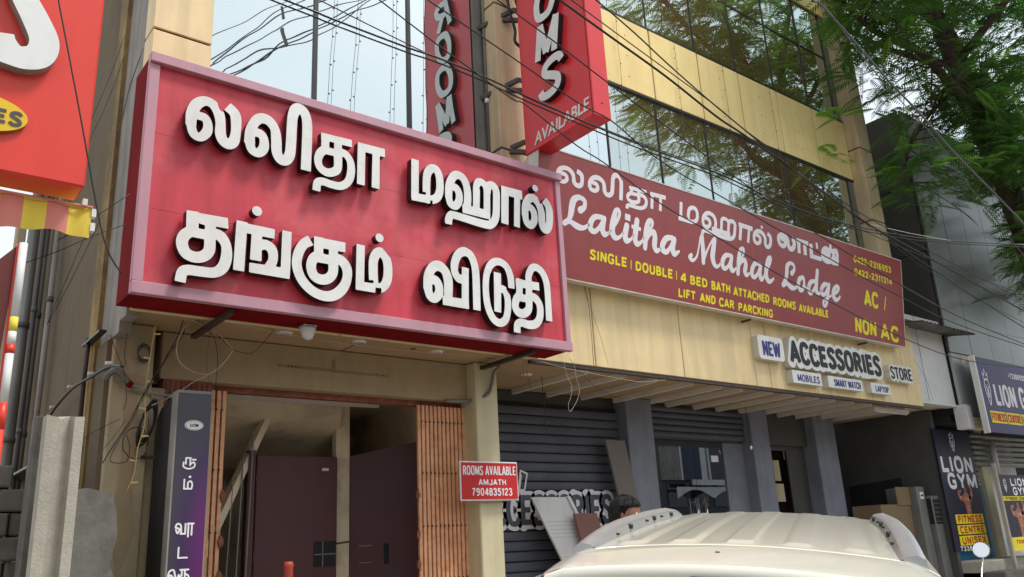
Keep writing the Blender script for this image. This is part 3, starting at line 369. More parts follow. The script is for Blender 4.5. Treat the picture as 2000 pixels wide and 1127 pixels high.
WIRES = [(0.006, 'thick twin black street cable crossing low over the big red sign frame', [(1.189, 3.4, 4.643), (1.39, 3.4, 4.634), (1.578, 3.4, 4.629), (1.671, 3.4, 4.624), (2.112, 3.4, 4.618), (2.3, 3.4, 4.624), (2.628, 3.4, 4.611), (2.999, 3.4, 4.577), (3.479, 3.4, 4.547), (3.978, 3.4, 4.526), (4.719, 3.4, 4.521), (5.387, 3.4, 4.466), (6.138, 3.4, 4.457), (7.172, 3.4, 4.533), (8.302, 3.4, 4.678), (10.919, 3.4, 5.109)]), (0.0042, 'thin black street cable entering at the top over the second glass mullion', [(1.627, 3.9, 5.148), (1.83, 3.9, 5.118), (2.39, 3.9, 5.046), (2.639, 3.9, 5.021), (2.953, 3.9, 5.013), (3.477, 3.9, 4.959), (4.014, 3.9, 4.941), (4.566, 3.9, 4.925), (5.42, 3.9, 4.927), (6.274, 3.9, 4.905), (7.431, 3.9, 4.846), (9.387, 3.9, 4.755), (12.023, 3.9, 4.71)]), (0.0042, 'black street cable running over the script lettering to the lion gym board', [(1.681, 3.2, 4.746), (1.828, 3.2, 4.693), (2.177, 3.2, 4.558), (2.366, 3.2, 4.493), (2.664, 3.2, 4.392), (2.763, 3.2, 4.384), (3.134, 3.2, 4.233), (3.351, 3.2, 4.177), (3.831, 3.2, 4.015), (4.187, 3.2, 3.939), (4.493, 3.2, 3.862), (5.221, 3.2, 3.697), (6.645, 3.2, 3.461), (7.734, 3.2, 3.382), (9.412, 3.2, 3.451)]), (0.0045, 'black street cable crossing the white letter s of the hanging red sign', [(1.948, 3.2, 4.867), (2.123, 3.2, 4.814), (2.266, 3.2, 4.775), (2.737, 3.2, 4.648), (3.171, 3.2, 4.527), (3.444, 3.2, 4.488), (3.728, 3.2, 4.37), (4.02, 3.2, 4.287), (4.35, 3.2, 4.23), (4.961, 3.2, 4.115), (5.585, 3.2, 4.004), (6.127, 3.2, 3.909), (6.715, 3.2, 3.825), (7.647, 3.2, 3.708), (9.517, 3.2, 3.631)]), (0.0045, 'black street cable crossing the white letter m of the hanging red sign', [(2.34, 3.1, 4.973), (2.519, 3.1, 4.916), (2.934, 3.1, 4.797), (3.367, 3.1, 4.659), (4.318, 3.1, 4.377), (4.849, 3.1, 4.235), (5.158, 3.1, 4.149), (5.514, 3.1, 4.072), (5.828, 3.1, 4.008), (6.544, 3.1, 3.873), (7.542, 3.1, 3.722), (9.226, 3.1, 3.591)]), (0.0077, 'thickest black street cable passing below the letter o of the hanging sign', [(2.698, 3.0, 5.058), (2.897, 3.0, 5.011), (3.299, 3.0, 4.915), (3.77, 3.0, 4.804), (4.248, 3.0, 4.66), (4.52, 3.0, 4.606), (5.128, 3.0, 4.463), (5.651, 3.0, 4.34), (5.934, 3.0, 4.263), (7.042, 3.0, 4.125), (9.114, 3.0, 3.856)]), (0.0042, 'thin black street cable just above the thickest cable on the yellow band', [(3.097, 3.3, 5.411), (3.292, 3.3, 5.355), (3.669, 3.3, 5.261), (4.156, 3.3, 5.144), (4.69, 3.3, 5.015), (4.971, 3.3, 4.921), (5.653, 3.3, 4.757), (6.228, 3.3, 4.614), (6.65, 3.3, 4.538), (7.778, 3.3, 4.414), (10.106, 3.3, 4.179)]), (0.0049, 'black street cable crossing the hanging sign corner top right to the yellow band', [(2.882, 2.9, 5.081), (3.093, 2.9, 5.031), (3.404, 2.9, 4.923), (3.66, 2.9, 4.816), (4.025, 2.9, 4.679), (4.399, 2.9, 4.557), (4.79, 2.9, 4.432), (5.201, 2.9, 4.31), (5.826, 2.9, 4.177), (6.929, 2.9, 3.929), (8.701, 2.9, 3.608)]), (0.0063, 'grey street cable falling steeply in front of the leafy tree', [(4.008, 2.2, 5.152), (4.229, 2.2, 5.072), (4.309, 2.2, 5.083), (4.563, 2.2, 4.985), (4.934, 2.2, 4.82), (5.045, 2.2, 4.77), (5.401, 2.2, 4.645), (5.774, 2.2, 4.479), (6.49, 2.2, 4.234), (7.071, 2.2, 4.021)]), (0.0028, 'thin cable close under the steep grey cable in front of the tree', [(4.21, 2.25, 5.242), (4.441, 2.25, 5.175), (4.685, 2.25, 5.014), (5.053, 2.25, 4.809), (5.497, 2.25, 4.639), (5.801, 2.25, 4.488), (6.094, 2.25, 4.275), (6.755, 2.25, 3.897), (7.04, 2.25, 3.741)]), (0.0042, 'black cable hanging down past the red sign with the white s', [(0.564, 4.4, 4.966), (0.575, 4.4, 4.906), (0.652, 4.4, 4.609), (0.751, 4.4, 4.224), (0.865, 4.4, 3.766), (0.919, 4.4, 3.589), (0.966, 4.4, 3.5), (1.012, 4.4, 3.442)]), (0.0028, 'thin black wire slanting from the drain pipes up to the big red sign', [(0.696, 5.5, 3.768), (0.721, 5.5, 3.788), (0.877, 5.5, 3.885), (1.068, 5.5, 4.023), (1.265, 5.5, 4.15)]), (0.0028, 'thin black wire from the striped awning corner to the wall above', [(0.876, 5.5, 3.959), (1.036, 5.5, 4.107), (1.085, 5.5, 4.169), (1.27, 5.5, 4.365)]), (0.0035, 'thin black wire along the left side wall down from the red sign edge', [(1.453, 6.3, 5.965), (1.384, 6.3, 5.618), (1.346, 6.3, 5.294), (1.32, 6.3, 5.168)]), (0.0024, 'upper thin wire slanting over the brown side wall', [(1.244, 6.0, 5.836), (1.192, 6.0, 5.554), (1.131, 6.0, 5.279), (1.076, 6.0, 5.055), (1.042, 6.0, 4.845)]), (0.0024, 'lower thin wire slanting over the brown side wall', [(1.267, 6.0, 5.729), (1.212, 6.0, 5.432), (1.157, 6.0, 5.182), (1.092, 6.0, 4.947), (1.053, 6.0, 4.729)]), (0.0028, 'long loose wire from the awning corner down to the drain pipes', [(1.159, 5.9, 4.311), (1.087, 5.9, 4.111), (1.019, 5.9, 3.847), (0.963, 5.9, 3.646), (0.937, 5.9, 3.527)]), (0.0028, 'second loose wire beside the brown wall falling to the pipes', [(1.195, 5.9, 4.338), (1.126, 5.9, 4.1), (1.049, 5.9, 3.851), (0.978, 5.9, 3.648), (0.944, 5.9, 3.541)]), (0.0028, 'white cable looping in a big ring under the soffit by the doorway', [(2.227, 7.2, 4.037), (2.158, 7.2, 3.892), (2.136, 7.2, 3.778), (2.164, 7.2, 3.669), (2.254, 7.2, 3.602), (2.386, 7.2, 3.573), (2.493, 7.2, 3.623), (2.578, 7.2, 3.732), (2.612, 7.2, 3.795), (2.606, 7.2, 3.827), (2.5, 7.2, 3.931), (2.362, 7.2, 3.999), (2.244, 7.2, 4.044)]), (0.0024, 'pale cable running from the white ring down over the light box', [(2.63, 7.25, 3.803), (2.574, 7.25, 3.718), (2.446, 7.25, 3.593), (2.319, 7.25, 3.515), (2.196, 7.25, 3.417), (2.076, 7.25, 3.335), (1.982, 7.25, 3.287)]), (0.0042, 'bundle of black cables running down the left door pillar', [(2.206, 7.3, 4.059), (2.178, 7.3, 3.94), (2.123, 7.3, 3.798), (2.061, 7.3, 3.658), (1.994, 7.3, 3.542), (1.942, 7.3, 3.408), (1.89, 7.3, 3.298), (1.84, 7.3, 3.169), (1.772, 7.3, 3.041), (1.706, 7.3, 2.917), (1.658, 7.3, 2.815)]), (0.0031, 'second black cable of the bundle down the left door pillar', [(2.239, 7.32, 4.059), (2.216, 7.32, 3.926), (2.169, 7.32, 3.843), (2.102, 7.32, 3.755), (2.045, 7.32, 3.607), (1.971, 7.32, 3.487), (1.915, 7.32, 3.354), (1.871, 7.32, 3.194), (1.813, 7.32, 3.087), (1.756, 7.32, 2.97), (1.717, 7.32, 2.839), (1.814, 7.32, 2.825), (1.85, 7.32, 2.862), (1.854, 7.32, 2.965), (1.824, 7.32, 3.046)]), (0.0021, 'thin black cable hanging in front of the door beam left of the ring', [(2.163, 7.3, 3.847), (2.126, 7.3, 3.753), (2.069, 7.3, 3.659), (2.013, 7.3, 3.565), (1.961, 7.3, 3.431), (1.91, 7.3, 3.299)]), (0.0028, 'black cable arching from the ring over to the white camera', [(2.268, 7.25, 4.068), (2.379, 7.25, 3.999), (2.464, 7.25, 3.915), (2.506, 7.25, 3.735), (2.502, 7.25, 3.552), (2.505, 7.25, 3.328)]), (0.0028, 'black cable with a green tag leading to the white camera', [(2.277, 7.25, 4.07), (2.47, 7.25, 3.972), (2.624, 7.25, 3.835), (2.746, 7.25, 3.81), (2.803, 7.25, 3.811), (2.873, 7.25, 3.865), (3.022, 7.25, 4.066)]), (0.002, 'thin grey wire hanging before the beam above the light box', [(2.458, 7.3, 4.105), (2.441, 7.3, 3.924), (2.429, 7.3, 3.738), (2.451, 7.3, 3.58), (2.495, 7.3, 3.425)]), (0.0021, 'thin white wire strung along the soffit edge past the downlights', [(2.306, 7.15, 4.049), (2.66, 7.15, 4.037), (2.996, 7.15, 4.001), (3.298, 7.15, 3.986), (3.722, 7.15, 3.973), (4.175, 7.15, 3.974), (4.722, 7.15, 3.982), (5.28, 7.15, 4.01), (5.738, 7.15, 4.026)]), (0.0028, 'black wire crossing the pillar down to the coiled bundle', [(1.768, 7.35, 4.106), (1.772, 7.35, 3.949), (1.761, 7.35, 3.727), (1.781, 7.35, 3.633)]), (0.0028, 'black wire from the ledge over the pillar below the soffit', [(1.642, 7.35, 3.868), (1.702, 7.35, 3.721), (1.76, 7.35, 3.597), (1.788, 7.35, 3.491), (1.808, 7.35, 3.343), (1.795, 7.35, 3.258)]), (0.0028, 'grey black cable slanting from the coil to the lower left wall', [(1.813, 7.35, 3.175), (1.746, 7.35, 3.047), (1.66, 7.35, 2.922), (1.616, 7.35, 2.78), (1.568, 7.35, 2.7)]), (0.0024, 'black wire stretched from the coil to the fence post', [(1.774, 7.35, 3.181), (1.663, 7.35, 3.118), (1.573, 7.35, 3.06), (1.52, 7.35, 3.018)]), (0.0021, 'white wire drooping in a loop under the canopy in front of the shutter', [(6.366, 7.0, 4.044), (6.411, 7.0, 3.851), (6.47, 7.0, 3.738), (6.443, 7.0, 3.618), (6.396, 7.0, 3.528), (6.411, 7.0, 3.448), (6.471, 7.0, 3.503), (6.543, 7.0, 3.596), (6.587, 7.0, 3.717), (6.546, 7.0, 3.863), (6.532, 7.0, 4.042)]), (0.002, 'thin white wire strung along the canopy edge over the battens', [(5.762, 7.0, 3.997), (6.055, 7.0, 3.985), (6.357, 7.0, 3.948), (6.835, 7.0, 3.917), (7.342, 7.0, 3.891), (7.654, 7.0, 3.884), (8.082, 7.0, 3.944)]), (0.0042, 'short cable end hanging straight down before the shutter', [(6.543, 7.6, 3.976), (6.544, 7.6, 3.788), (6.556, 7.6, 3.635), (6.551, 7.6, 3.481), (6.562, 7.6, 3.318)]), (0.0021, 'thin pair wire falling from the red sign corner to the canopy', [(5.776, 7.0, 3.999), (5.762, 7.0, 3.798)]), (0.0021, 'thin loose wire beside the red sign corner above the shutter', [(5.804, 7.0, 3.984), (5.832, 7.0, 3.775), (5.88, 7.0, 3.631)]), (0.0021, 'thin crossing wire running down below the canopy battens', [(6.462, 7.0, 4.065), (6.742, 7.0, 3.818), (7.059, 7.0, 3.69), (7.277, 7.0, 3.656)]), (0.0035, 'black cable pair hanging over the cream fascia panels', [(6.78, 6.98, 4.973), (6.82, 6.98, 4.722), (6.827, 6.98, 4.469), (6.826, 6.98, 4.158), (6.825, 6.98, 3.998)]), (0.0021, 'thin wire curving over the fascia beside the cable pair', [(6.764, 6.98, 4.984), (6.892, 6.98, 4.604), (6.988, 6.98, 4.331), (7.065, 6.98, 4.044)]), (0.0021, 'thin wire hanging on the white wall beside the accessories sign', [(14.469, 6.9, 4.817), (14.694, 6.9, 4.61), (14.834, 6.9, 4.412), (14.895, 6.9, 4.109)]), (0.0028, 'bright thin street cable sagging to the right over the grey cladding', [(8.04, 4.0, 5.015), (9.147, 4.0, 5.106), (10.473, 4.0, 5.271), (12.866, 4.0, 5.692)]), (0.0035, 'grey street cable on the right rising over the lion gym board', [(8.868, 4.2, 4.544), (9.976, 4.2, 4.364), (11.151, 4.2, 4.267), (12.588, 4.2, 4.306)]), (0.0035, 'street cable over the cladding third from the right top', [(7.938, 4.0, 5.005), (8.792, 4.0, 4.771), (9.427, 4.0, 4.64), (10.381, 4.0, 4.506), (12.065, 4.0, 4.327)])]
STREET_BUNDLE = [(0.012, [(4.73, -1.34, 11.83), (5.348, -1.34, 12.454), (6.011, -1.34, 13.002), (6.531, -1.34, 13.57), (7.464, -1.34, 14.347), (8.549, -1.34, 15.146), (9.428, -1.34, 15.891)]), (0.016, [(4.793, -1.54, 11.892), (5.2, -1.54, 12.407), (5.737, -1.54, 13.051), (6.074, -1.54, 13.429), (6.603, -1.54, 14.013), (7.292, -1.54, 14.539), (8.37, -1.54, 15.419)]), (0.014, [(4.962, -1.54, 11.763), (5.429, -1.54, 12.296), (6.095, -1.54, 12.918), (6.689, -1.54, 13.266), (7.57, -1.54, 13.866), (8.375, -1.54, 14.677), (9.317, -1.54, 15.813)]), (0.016, [(5.141, -1.74, 11.735), (5.618, -1.74, 12.272), (6.178, -1.74, 12.856), (6.832, -1.74, 13.495), (7.66, -1.74, 14.197), (8.62, -1.74, 15.039), (9.661, -1.74, 15.921)]), (0.016, [(5.506, -1.74, 12.234), (6.063, -1.74, 12.749), (6.413, -1.74, 13.045), (6.828, -1.74, 13.604), (7.658, -1.74, 14.283), (8.477, -1.74, 15.057), (9.281, -1.74, 15.889)]), (0.012, [(4.824, -1.34, 12.046), (5.448, -1.34, 12.706), (5.996, -1.34, 13.366), (6.457, -1.34, 13.949), (7.198, -1.34, 14.595), (7.72, -1.34, 15.025)]), (0.009, [(4.632, -1.14, 12.363), (5.252, -1.14, 12.906), (5.908, -1.14, 13.548), (6.43, -1.14, 14.024), (7.103, -1.14, 14.646)])]
SPACERS = [[(6.515, -1.34, 14.081), (6.562, -1.34, 13.744)], [(6.556, -1.34, 13.552), (6.666, -1.34, 13.188)]]
GZ = lambda x, y: .1 + .1 * min(max(y, -.001), 8.4) if y > 0 else .1      # street and rising forecourt
# ================================================================== SETTING
g = MB(); g.quad((-400, -400, -.06), (400, -400, -.06), (400, 400, -.06), (-400, 400, -.06)); tag(g.build('ground', EARTH), kind='structure')
g = MB(); P = [[(x, y, .06) for y in (-12, -8, -4, 0)] for x in range(-60, 91, 10)]; g.grid([[(p[0], p[1], .06) for p in r] for r in P], smooth=False); tag(g.build('road', ASPHALT), kind='structure')
g = MB()
for x in range(-58, 88, 4): g.quad((x, -6.06, .065), (x + 2, -6.06, .065), (x + 2, -5.94, .065), (x, -5.94, .065))
tag(g.build('road_marking', PRINT_W), kind='structure')
g = MB(); g.grid([[(x, y, GZ(x, y)) for y in (0.001, 2, 4, 6, 8.4, 12)] for x in range(-40, 61, 4)], smooth=False); tag(g.build('forecourt', PAVE), kind='structure')
g = MB(); g.box(-40, 60, -.16, -.002, -.05, .1); tag(g.build('kerb', CONCRETE), kind='structure')
g = MB(); g.box(-60, 90, -15, -12, -.05, .2); tag(g.build('far_pavement', PAVE), kind='structure')

# ================================================================== LODGE BUILDING
B = thing('lodge_building', 'cream and mirror glass lodge building with yellow panel band and dark shop fronts', 'building', (8, 8, .8))
ZT = 13.2
# body behind everything
m = MB(); m.box(1.72, 14.72, 11.9, 12.0, .8, ZT); m.box(1.74, 14.72, 7.46, 12.0, ZT, ZT + .12); m.build('rear_wall', GREYWALL, B)
# left side wall x=1.70, in strips
m = MB(); m.box(1.70, 1.80, 7.345, 7.96, 3.9, ZT); m.box(1.70, 1.80, 7.15, 7.344, 4.0, 5.6); m.build('side_wall', GREYWALL, B)
m = MB(); m.box(1.66, 1.80, 7.962, 8.26, 2.2, ZT); m.build('corner_strip', MUSTARD, B)
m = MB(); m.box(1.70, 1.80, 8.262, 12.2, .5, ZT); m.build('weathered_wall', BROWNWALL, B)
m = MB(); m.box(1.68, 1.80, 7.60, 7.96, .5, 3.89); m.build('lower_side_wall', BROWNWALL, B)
m = MB(); m.box(1.50, 1.70, 8.05, 11.4, 3.02, 3.045); m.build('ledge', FRAME_DK, B)
m = MB(); m.box(1.60, 1.66, 7.58, 8.2, 3.95, 3.97); m.build('ledge', FRAME_DK, B)
# front wall left of glass
def joint(x0, x1, y, z, parent=B):
    q = MB(); q.box(x0, x1, y - .003, y + .01, z - .012, z + .012); q.build('panel_joint', JOINT, parent)
for z0, z1 in ((5.61, 6.70), (6.70, 9.15), (9.15, 11.2), (11.2, ZT)):
    m = MB(); m.bbox(1.70, 2.23, 7.07, 7.34, z0 + .012, z1 - .012, .006); m.build('cladding_panel', CREAM, B)
m = MB(); m.box(1.72, 2.21, 7.09, 7.32, 5.62, ZT); m.build('wall_core', JOINT, B)
# pillars (front face at 7.07, glass line 7.34)
for x0, x1, js in ((5.68, 6.46, (5.61, 6.57, 8.6, 10.6, ZT)), (14.36, 14.78, (5.61, 7.46, 8.93, 10.45, 12, ZT))):
    for a, b in zip(js, js[1:]):
        m = MB(); m.bbox(x0, x1, 7.07, 7.50, a + .012, b - .012, .008); m.build('pillar_panel', PILLAR, B)
    m = MB(); m.box(x0 + .02, x1 - .02, 7.09, 7.48, 5.62, ZT); m.build('pillar_core', JOINT, B)
m = MB(); m.box(14.70, 14.78, 7.502, 11.9, 4.1, ZT); m.build('side_wall', GREYWALL, B)
# curtain wall : every pane its own part
def pane(x0, x1, z0, z1, mt, y=7.34, tilt=None):
    q = MB(); g_ = .012; tx = random.uniform(-.004, .004); tz = random.uniform(-.003, .003)
    q.box(x0 + g_, x1 - g_, y, y + .012, z0 + g_, z1 - g_)
    q.v = [(a, b + (a - x0) * tx + (c - z0) * tz, c) for a, b, c in q.v]
    return q.build('pane', mt, B)
xsL = (2.23, 3.40, 4.57, 5.68); xsR = (6.46, 7.80, 8.88, 10.02, 11.08, 12.17, 13.27, 14.16)
for z0, z1 in ((4.05, 9.1), (9.1, 11.2), (11.2, ZT)):
    for a, b in zip(xsL, xsL[1:]):
        if b == 5.68: pane(a, 5.50, z0, z1, GLASS_L); q = MB(); q.box(5.512, 5.67, 7.33, 7.35, z0, z1); q.build('jamb_panel', GREYMET, B)
        else: pane(a, b, z0, z1, GLASS_L)
BZ0, BZ1 = 8.33, 9.53
for a, b in zip(xsR, xsR[1:]):
    mt = GLASS_R if a > 6.5 else GLASS_L
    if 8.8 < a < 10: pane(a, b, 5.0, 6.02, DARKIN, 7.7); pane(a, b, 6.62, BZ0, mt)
    else: pane(a, b, 5.0, BZ0, mt)
    pane(a, b, BZ1, 11.9, mt)
q = MB(); q.box(14.17, 14.355, 7.33, 7.35, 5, BZ0 - .01); q.box(14.17, 14.355, 7.33, 7.35, BZ1 + .01, 11.9); q.build('jamb_panel', GREYMET, B)
for a, b in zip(xsR[:-1], xsR[1:-1] + (14.355,)):
    q = MB(); q.bbox(a + .014, b - .014, 7.30, 7.335, BZ0, BZ1, .006); q.build('cladding_panel', YELLOW, B)
    for zq in (BZ0 + .2, BZ0 + .55, BZ0 + .9):
        q = MB(); q.box((a + b) / 2 - .012, (a + b) / 2 + .004, 7.296, 7.299, zq, zq + .014); q.build('rivet', JOINT, B)
    q = MB(); q.bbox(a + .008, b - .008, 7.30, 7.335, 11.9, ZT, .006); q.build('cladding_panel', YELLOW, B)
q = MB(); q.box(6.47, 14.35, 7.338, 7.35, BZ0, BZ1); q.build('joint_backing', JOINT, B)
q = MB(); q.box(6.46, 14.36, 7.305, 7.36, 8.29, 8.329); q.box(6.46, 14.36, 7.305, 7.36, 9.53, 9.575); q.build('band_trim', FRAME_DK, B)
for x in xsL[1:-1]: q = MB(); q.box(x - .022, x + .022, 7.31, 7.36, 4.05, ZT); q.build('mullion', FRAME_DK, B)
for x in xsR[1:]:
    q = MB(); q.box(x - .011, x + .011, 7.325, 7.36, 5, 8.29); q.box(x - .011, x + .011, 7.325, 7.36, 9.575, 11.9); q.build('mullion', FRAME_DK, B)
q = MB(); q.box(6.46, 14.2, 7.328, 7.36, 6.60, 6.622); q.build('transom', FRAME_DK, B); q = MB(); q.box(6.46, 14.2, 7.328, 7.36, 10.9, 10.92); q.build('transom', FRAME_DK, B)
# dark open sash above the facade sign
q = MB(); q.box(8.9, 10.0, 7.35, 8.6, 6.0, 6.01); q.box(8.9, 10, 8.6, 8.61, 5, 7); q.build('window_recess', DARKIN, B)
q = MB(); 
q.add([(8.90, 7.30, 6.64), (10.0, 7.30, 6.64), (10.0, 6.98, 6.10), (8.90, 6.98, 6.10), (8.90, 7.315, 6.64), (10.0, 7.315, 6.64), (10.0, 6.995, 6.09), (8.90, 6.995, 6.09)], [[0, 1, 2, 3], [7, 6, 5, 4], [0, 3, 7, 4], [1, 5, 6, 2], [3, 2, 6, 7], [0, 4, 5, 1]])
q.build('open_sash', FRAME_DK, B)
# fascia of the canopy, one object per panel
fx = (1.72, 3.6, 5.4, 6.95, 8.55, 10.10, 10.45, 11.62, 13.2, 14.40, 14.90)
for a, b in zip(fx, fx[1:]):
    q = MB(); q.bbox(a + .007, b - .007, 7.07, 7.11, 4.03, 5.6, .006); q.build('fascia_panel', CREAM, B)
q = MB(); q.box(1.74, 14.88, 7.10, 7.2, 4.06, 5.58); q.build('fascia_core', JOINT, B)
q = MB(); q.box(5.95, 14.9, 7.085, 7.14, 3.985, 4.022); q.build('fascia_trim', BRACKET, B)
# soffit panels
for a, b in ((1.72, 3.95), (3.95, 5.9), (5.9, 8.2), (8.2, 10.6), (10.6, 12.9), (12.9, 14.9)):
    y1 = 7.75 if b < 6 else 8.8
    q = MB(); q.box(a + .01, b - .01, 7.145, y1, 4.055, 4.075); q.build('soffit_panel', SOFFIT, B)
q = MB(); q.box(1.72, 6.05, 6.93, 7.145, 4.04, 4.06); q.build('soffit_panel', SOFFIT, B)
q = MB(); q.box(1.72, 14.9, 7.1, 8.8, 4.09, 4.2); q.build('slab', JOINT, B)
bx = [7.0, 7.61, 8.25, 8.90, 9.52, 10.03, 10.67, 11.25, 11.85, 12.4, 12.95, 13.5, 14.05, 14.6]
for i, x in enumerate(bx):
    q = MB(); q.box(x - .025, x + .025, 7.25 + random.uniform(-.02, .06), 8.74, 3.985, 4.054); q.build('batten', BATTEN, B)
# downlights
for x, y in ((3.14, 7.3), (3.92, 7.3), (4.86, 7.33), (6.55, 7.9)):
    t = thing('downlight', 'x', 'downlight', (x, y, 4.04), 'round white downlights in the soffit')
    q = MB(); n = 20
    q.add([(x + .075 * math.cos(6.283 * k / n), y + .075 * math.sin(6.283 * k / n), 4.054 - (.016 if k % 2 == 9 else 0)) for k in range(n)] + [(x + .062 * math.cos(6.283 * k / n), y + .062 * math.sin(6.283 * k / n), 4.03) for k in range(n)], [[k, (k + 1) % n, n + (k + 1) % n, n + k] for k in range(n)]); q.build('rim', WHITE_AC, t)
    q = MB(); q.add([(x + .062 * math.cos(6.283 * k / n), y + .062 * math.sin(6.283 * k / n), 4.031) for k in range(n)], [list(range(n))]); q.build('lens', PINK, t)
    t['label'] = {3.14: 'round downlight right beside the white dome camera', 3.92: 'round downlight on the soffit joint over the doorway middle', 4.86: 'round downlight nearest the right end of the door beam', 6.55: 'round downlight under the canopy above the shutter'}[x]
# door beam, pillars
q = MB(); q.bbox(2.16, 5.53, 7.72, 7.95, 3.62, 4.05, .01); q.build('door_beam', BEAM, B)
for x in (3.36, 3.40, 3.44, 4.35, 4.42): q = MB(); q.box(x, x + .012, 7.712, 7.722, 3.83, 3.842); q.build('screw_hole', JOINT, B)
q = MB(); q.box(3.26, 3.86, 7.7165, 7.7195, 3.82, 3.85); q.box(3.861, 4.50, 7.7165, 7.7195, 3.815, 3.84); q.box(3.84, 3.875, 7.716, 7.719, 3.851, 3.95); q.build('glue_stain', mat('glue_stain', (.30, .22, .13), .8, .1), B)
q = MB(); q.bbox(5.52, 5.83, 7.56, 8.9, .8, 4.05, .012); q.build('door_pillar', PALEPIL, B)
q = MB(); q.bbox(1.72, 2.06, 7.56, 7.95, .6, 4.05, .015); q.bbox(2.062, 2.20, 7.66, 7.95, .6, 3.52, .012); q.build('door_pillar', PLASTER, B)
q = MB()          # peeled paint patch and cement repairs, real thin layers
q.add([(1.84, 7.553, 3.4), (1.93, 7.553, 3.52), (1.97, 7.553, 3.1), (1.94, 7.553, 2.7), (2.0, 7.553, 2.3), (1.9, 7.553, 1.9), (1.82, 7.553, 2.4), (1.86, 7.553, 2.9)], [[0, 7, 6, 5, 4, 3, 2, 1]])
q.add([(1.73, 7.553, 3.62), (2.04, 7.553, 3.58), (2.03, 7.553, 3.50), (1.9, 7.553, 3.53), (1.75, 7.553, 3.51)], [[0, 4, 3, 2, 1]]); q.build('cement_patch', BEAM, B)
# shop fronts: columns
for a, b in ((8.95, 9.50), (11.88, 12.36), (13.75, 14.40)):
    q = MB(); q.bbox(a, b, 8.56, 9.0, .8, 4.05, .012); q.build('shop_column', COLUMN, B)
q = MB(); q.box(5.83, 9.0, 8.82, 9.0, 3.86, 4.05); q.box(9.5, 14.4, 8.75, 9.0, 3.50, 4.05); q.build('shop_lintel', CLAD_SIDE, B)
q = MB(); q.box(5.84, 14.4, 8.3, 12, .72, .84); q.build('shop_floor', CONCRETE_D, B)
q = MB(); q.box(5.8, 5.83, 8.9, 11.9, .8, 4); q.box(9.0, 9.05, 9.0, 11.9, .8, 4); q.box(9.05, 14.4, 10.9, 11.0, .8, 4); q.box(14.36, 14.399, 9.01, 10.89, .8, 4); q.box(5.85, 14.65, 8.85, 11.9, 4.06, 4.085); q.build('shop_inner_wall', CLAD_SIDE, B)
# hall behind the folding gate
q = MB(); q.box(2.1, 5.6, 10.4, 10.5, .6, 4.0); q.box(1.86, 1.9, 7.96, 10.4, .6, 4.0); q.box(5.5, 5.519, 8.0, 10.4, .6, 4); q.build('hall_wall', HALLWALL, B)
q = MB(); q.box(1.9, 5.5, 7.96, 10.4, 3.78, 3.84); q.build('hall_ceiling', HALLWALL, B)
q = MB(); q.box(1.9, 5.5, 7.5, 10.4, .6, .82); q.build('hall_floor', CONCRETE_D, B)
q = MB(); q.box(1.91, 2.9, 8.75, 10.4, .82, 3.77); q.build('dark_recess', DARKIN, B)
q = MB(); q.add([(2.9, 8.5, 3.62), (4.35, 8.5, 3.60), (4.9, 9.7, 3.1), (3.5, 9.7, 3.05), (2.9, 8.5, 3.68), (4.35, 8.5, 3.66), (4.9, 9.7, 3.3), (3.5, 9.7, 3.3)], [[0, 3, 2, 1], [4, 5, 6, 7], [0, 1, 5, 4], [1, 2, 6, 5], [2, 3, 7, 6], [3, 0, 4, 7]]); q.build('stair_underside', HALLWALL, B)
q = MB(); q.bar((3.62, 8.85, 3.50), (2.85, 8.65, 1.9), .10, .07); q.build('stair_stringer', HALLWALL, B)
q = MB(); q.bar((2.72, 8.3, 3.60), (4.7, 8.3, 3.62), .05, .05); q.build('conduit', BATTEN, B)
for k in range(6):
    x = 2.9 + k * .1; q = MB(); q.bar((x, 8.7, 1.75), (x + .03, 8.7, 2.1 + k * .24), .012, .012); q.build('baluster', GREYMET, B)
q = MB(); q.bbox(3.50, 4.44, 8.76, 8.81, .82, 3.10, .01); dl = q.build('hall_door', DOORMAR, B)
q = MB(); q.box(3.40, 3.48, 8.74, 8.83, .82, 3.14); q.build('door_frame', DOORMAR, B)
q = MB(); q.box(4.25, 4.33, 8.755, 8.762, 2.94, 2.97); q.build('door_plate', BATTEN, dl)
q = MB(); q.box(4.17, 4.42, 8.752, 8.758, 1.93, 2.19); q.build('door_vent', DARKIN, dl)
q = MB(); q.box(4.26, 4.272, 8.745, 8.752, 1.93, 2.19); q.box(4.17, 4.42, 8.745, 8.752, 2.05, 2.062); q.build('door_vent_bar', GREYMET, dl)
q = MB(); q.box(4.49, 4.66, 8.9, 9.0, .82, 3.77); q.build('hall_pier', HALLWALL, B)
q = MB(); q.add([(4.68, 8.95, .82), (5.40, 8.55, .82), (5.40, 8.55, 3.28), (4.68, 8.95, 3.13), (4.70, 9.0, .82), (5.42, 8.60, .82), (5.42, 8.60, 3.28), (4.70, 9.0, 3.13)], [[0, 1, 2, 3], [7, 6, 5, 4], [3, 2, 6, 7], [0, 3, 7, 4], [1, 5, 6, 2]]); dr = q.build('hall_door', DOORMAR, B)
for z in (1.2, 2.0, 2.8):
    q = MB(); q.box(3.495, 3.53, 8.748, 8.76, z, z + .10); q.build('hinge', BRACKET, dl)
for (xa, xb, ya, yb, za, zb) in ((4.78, 4.90, 8.875, 8.88, 2.12, 2.13), (4.78, 4.90, 8.875, 8.88, 1.94, 1.95)):
    q = MB(); q.add([(4.78, 8.89, za), (4.90, 8.823, za), (4.90, 8.823, zb), (4.78, 8.89, zb)], [[0, 1, 2, 3]]); q.build('paper_edge', GREYMET, dr)
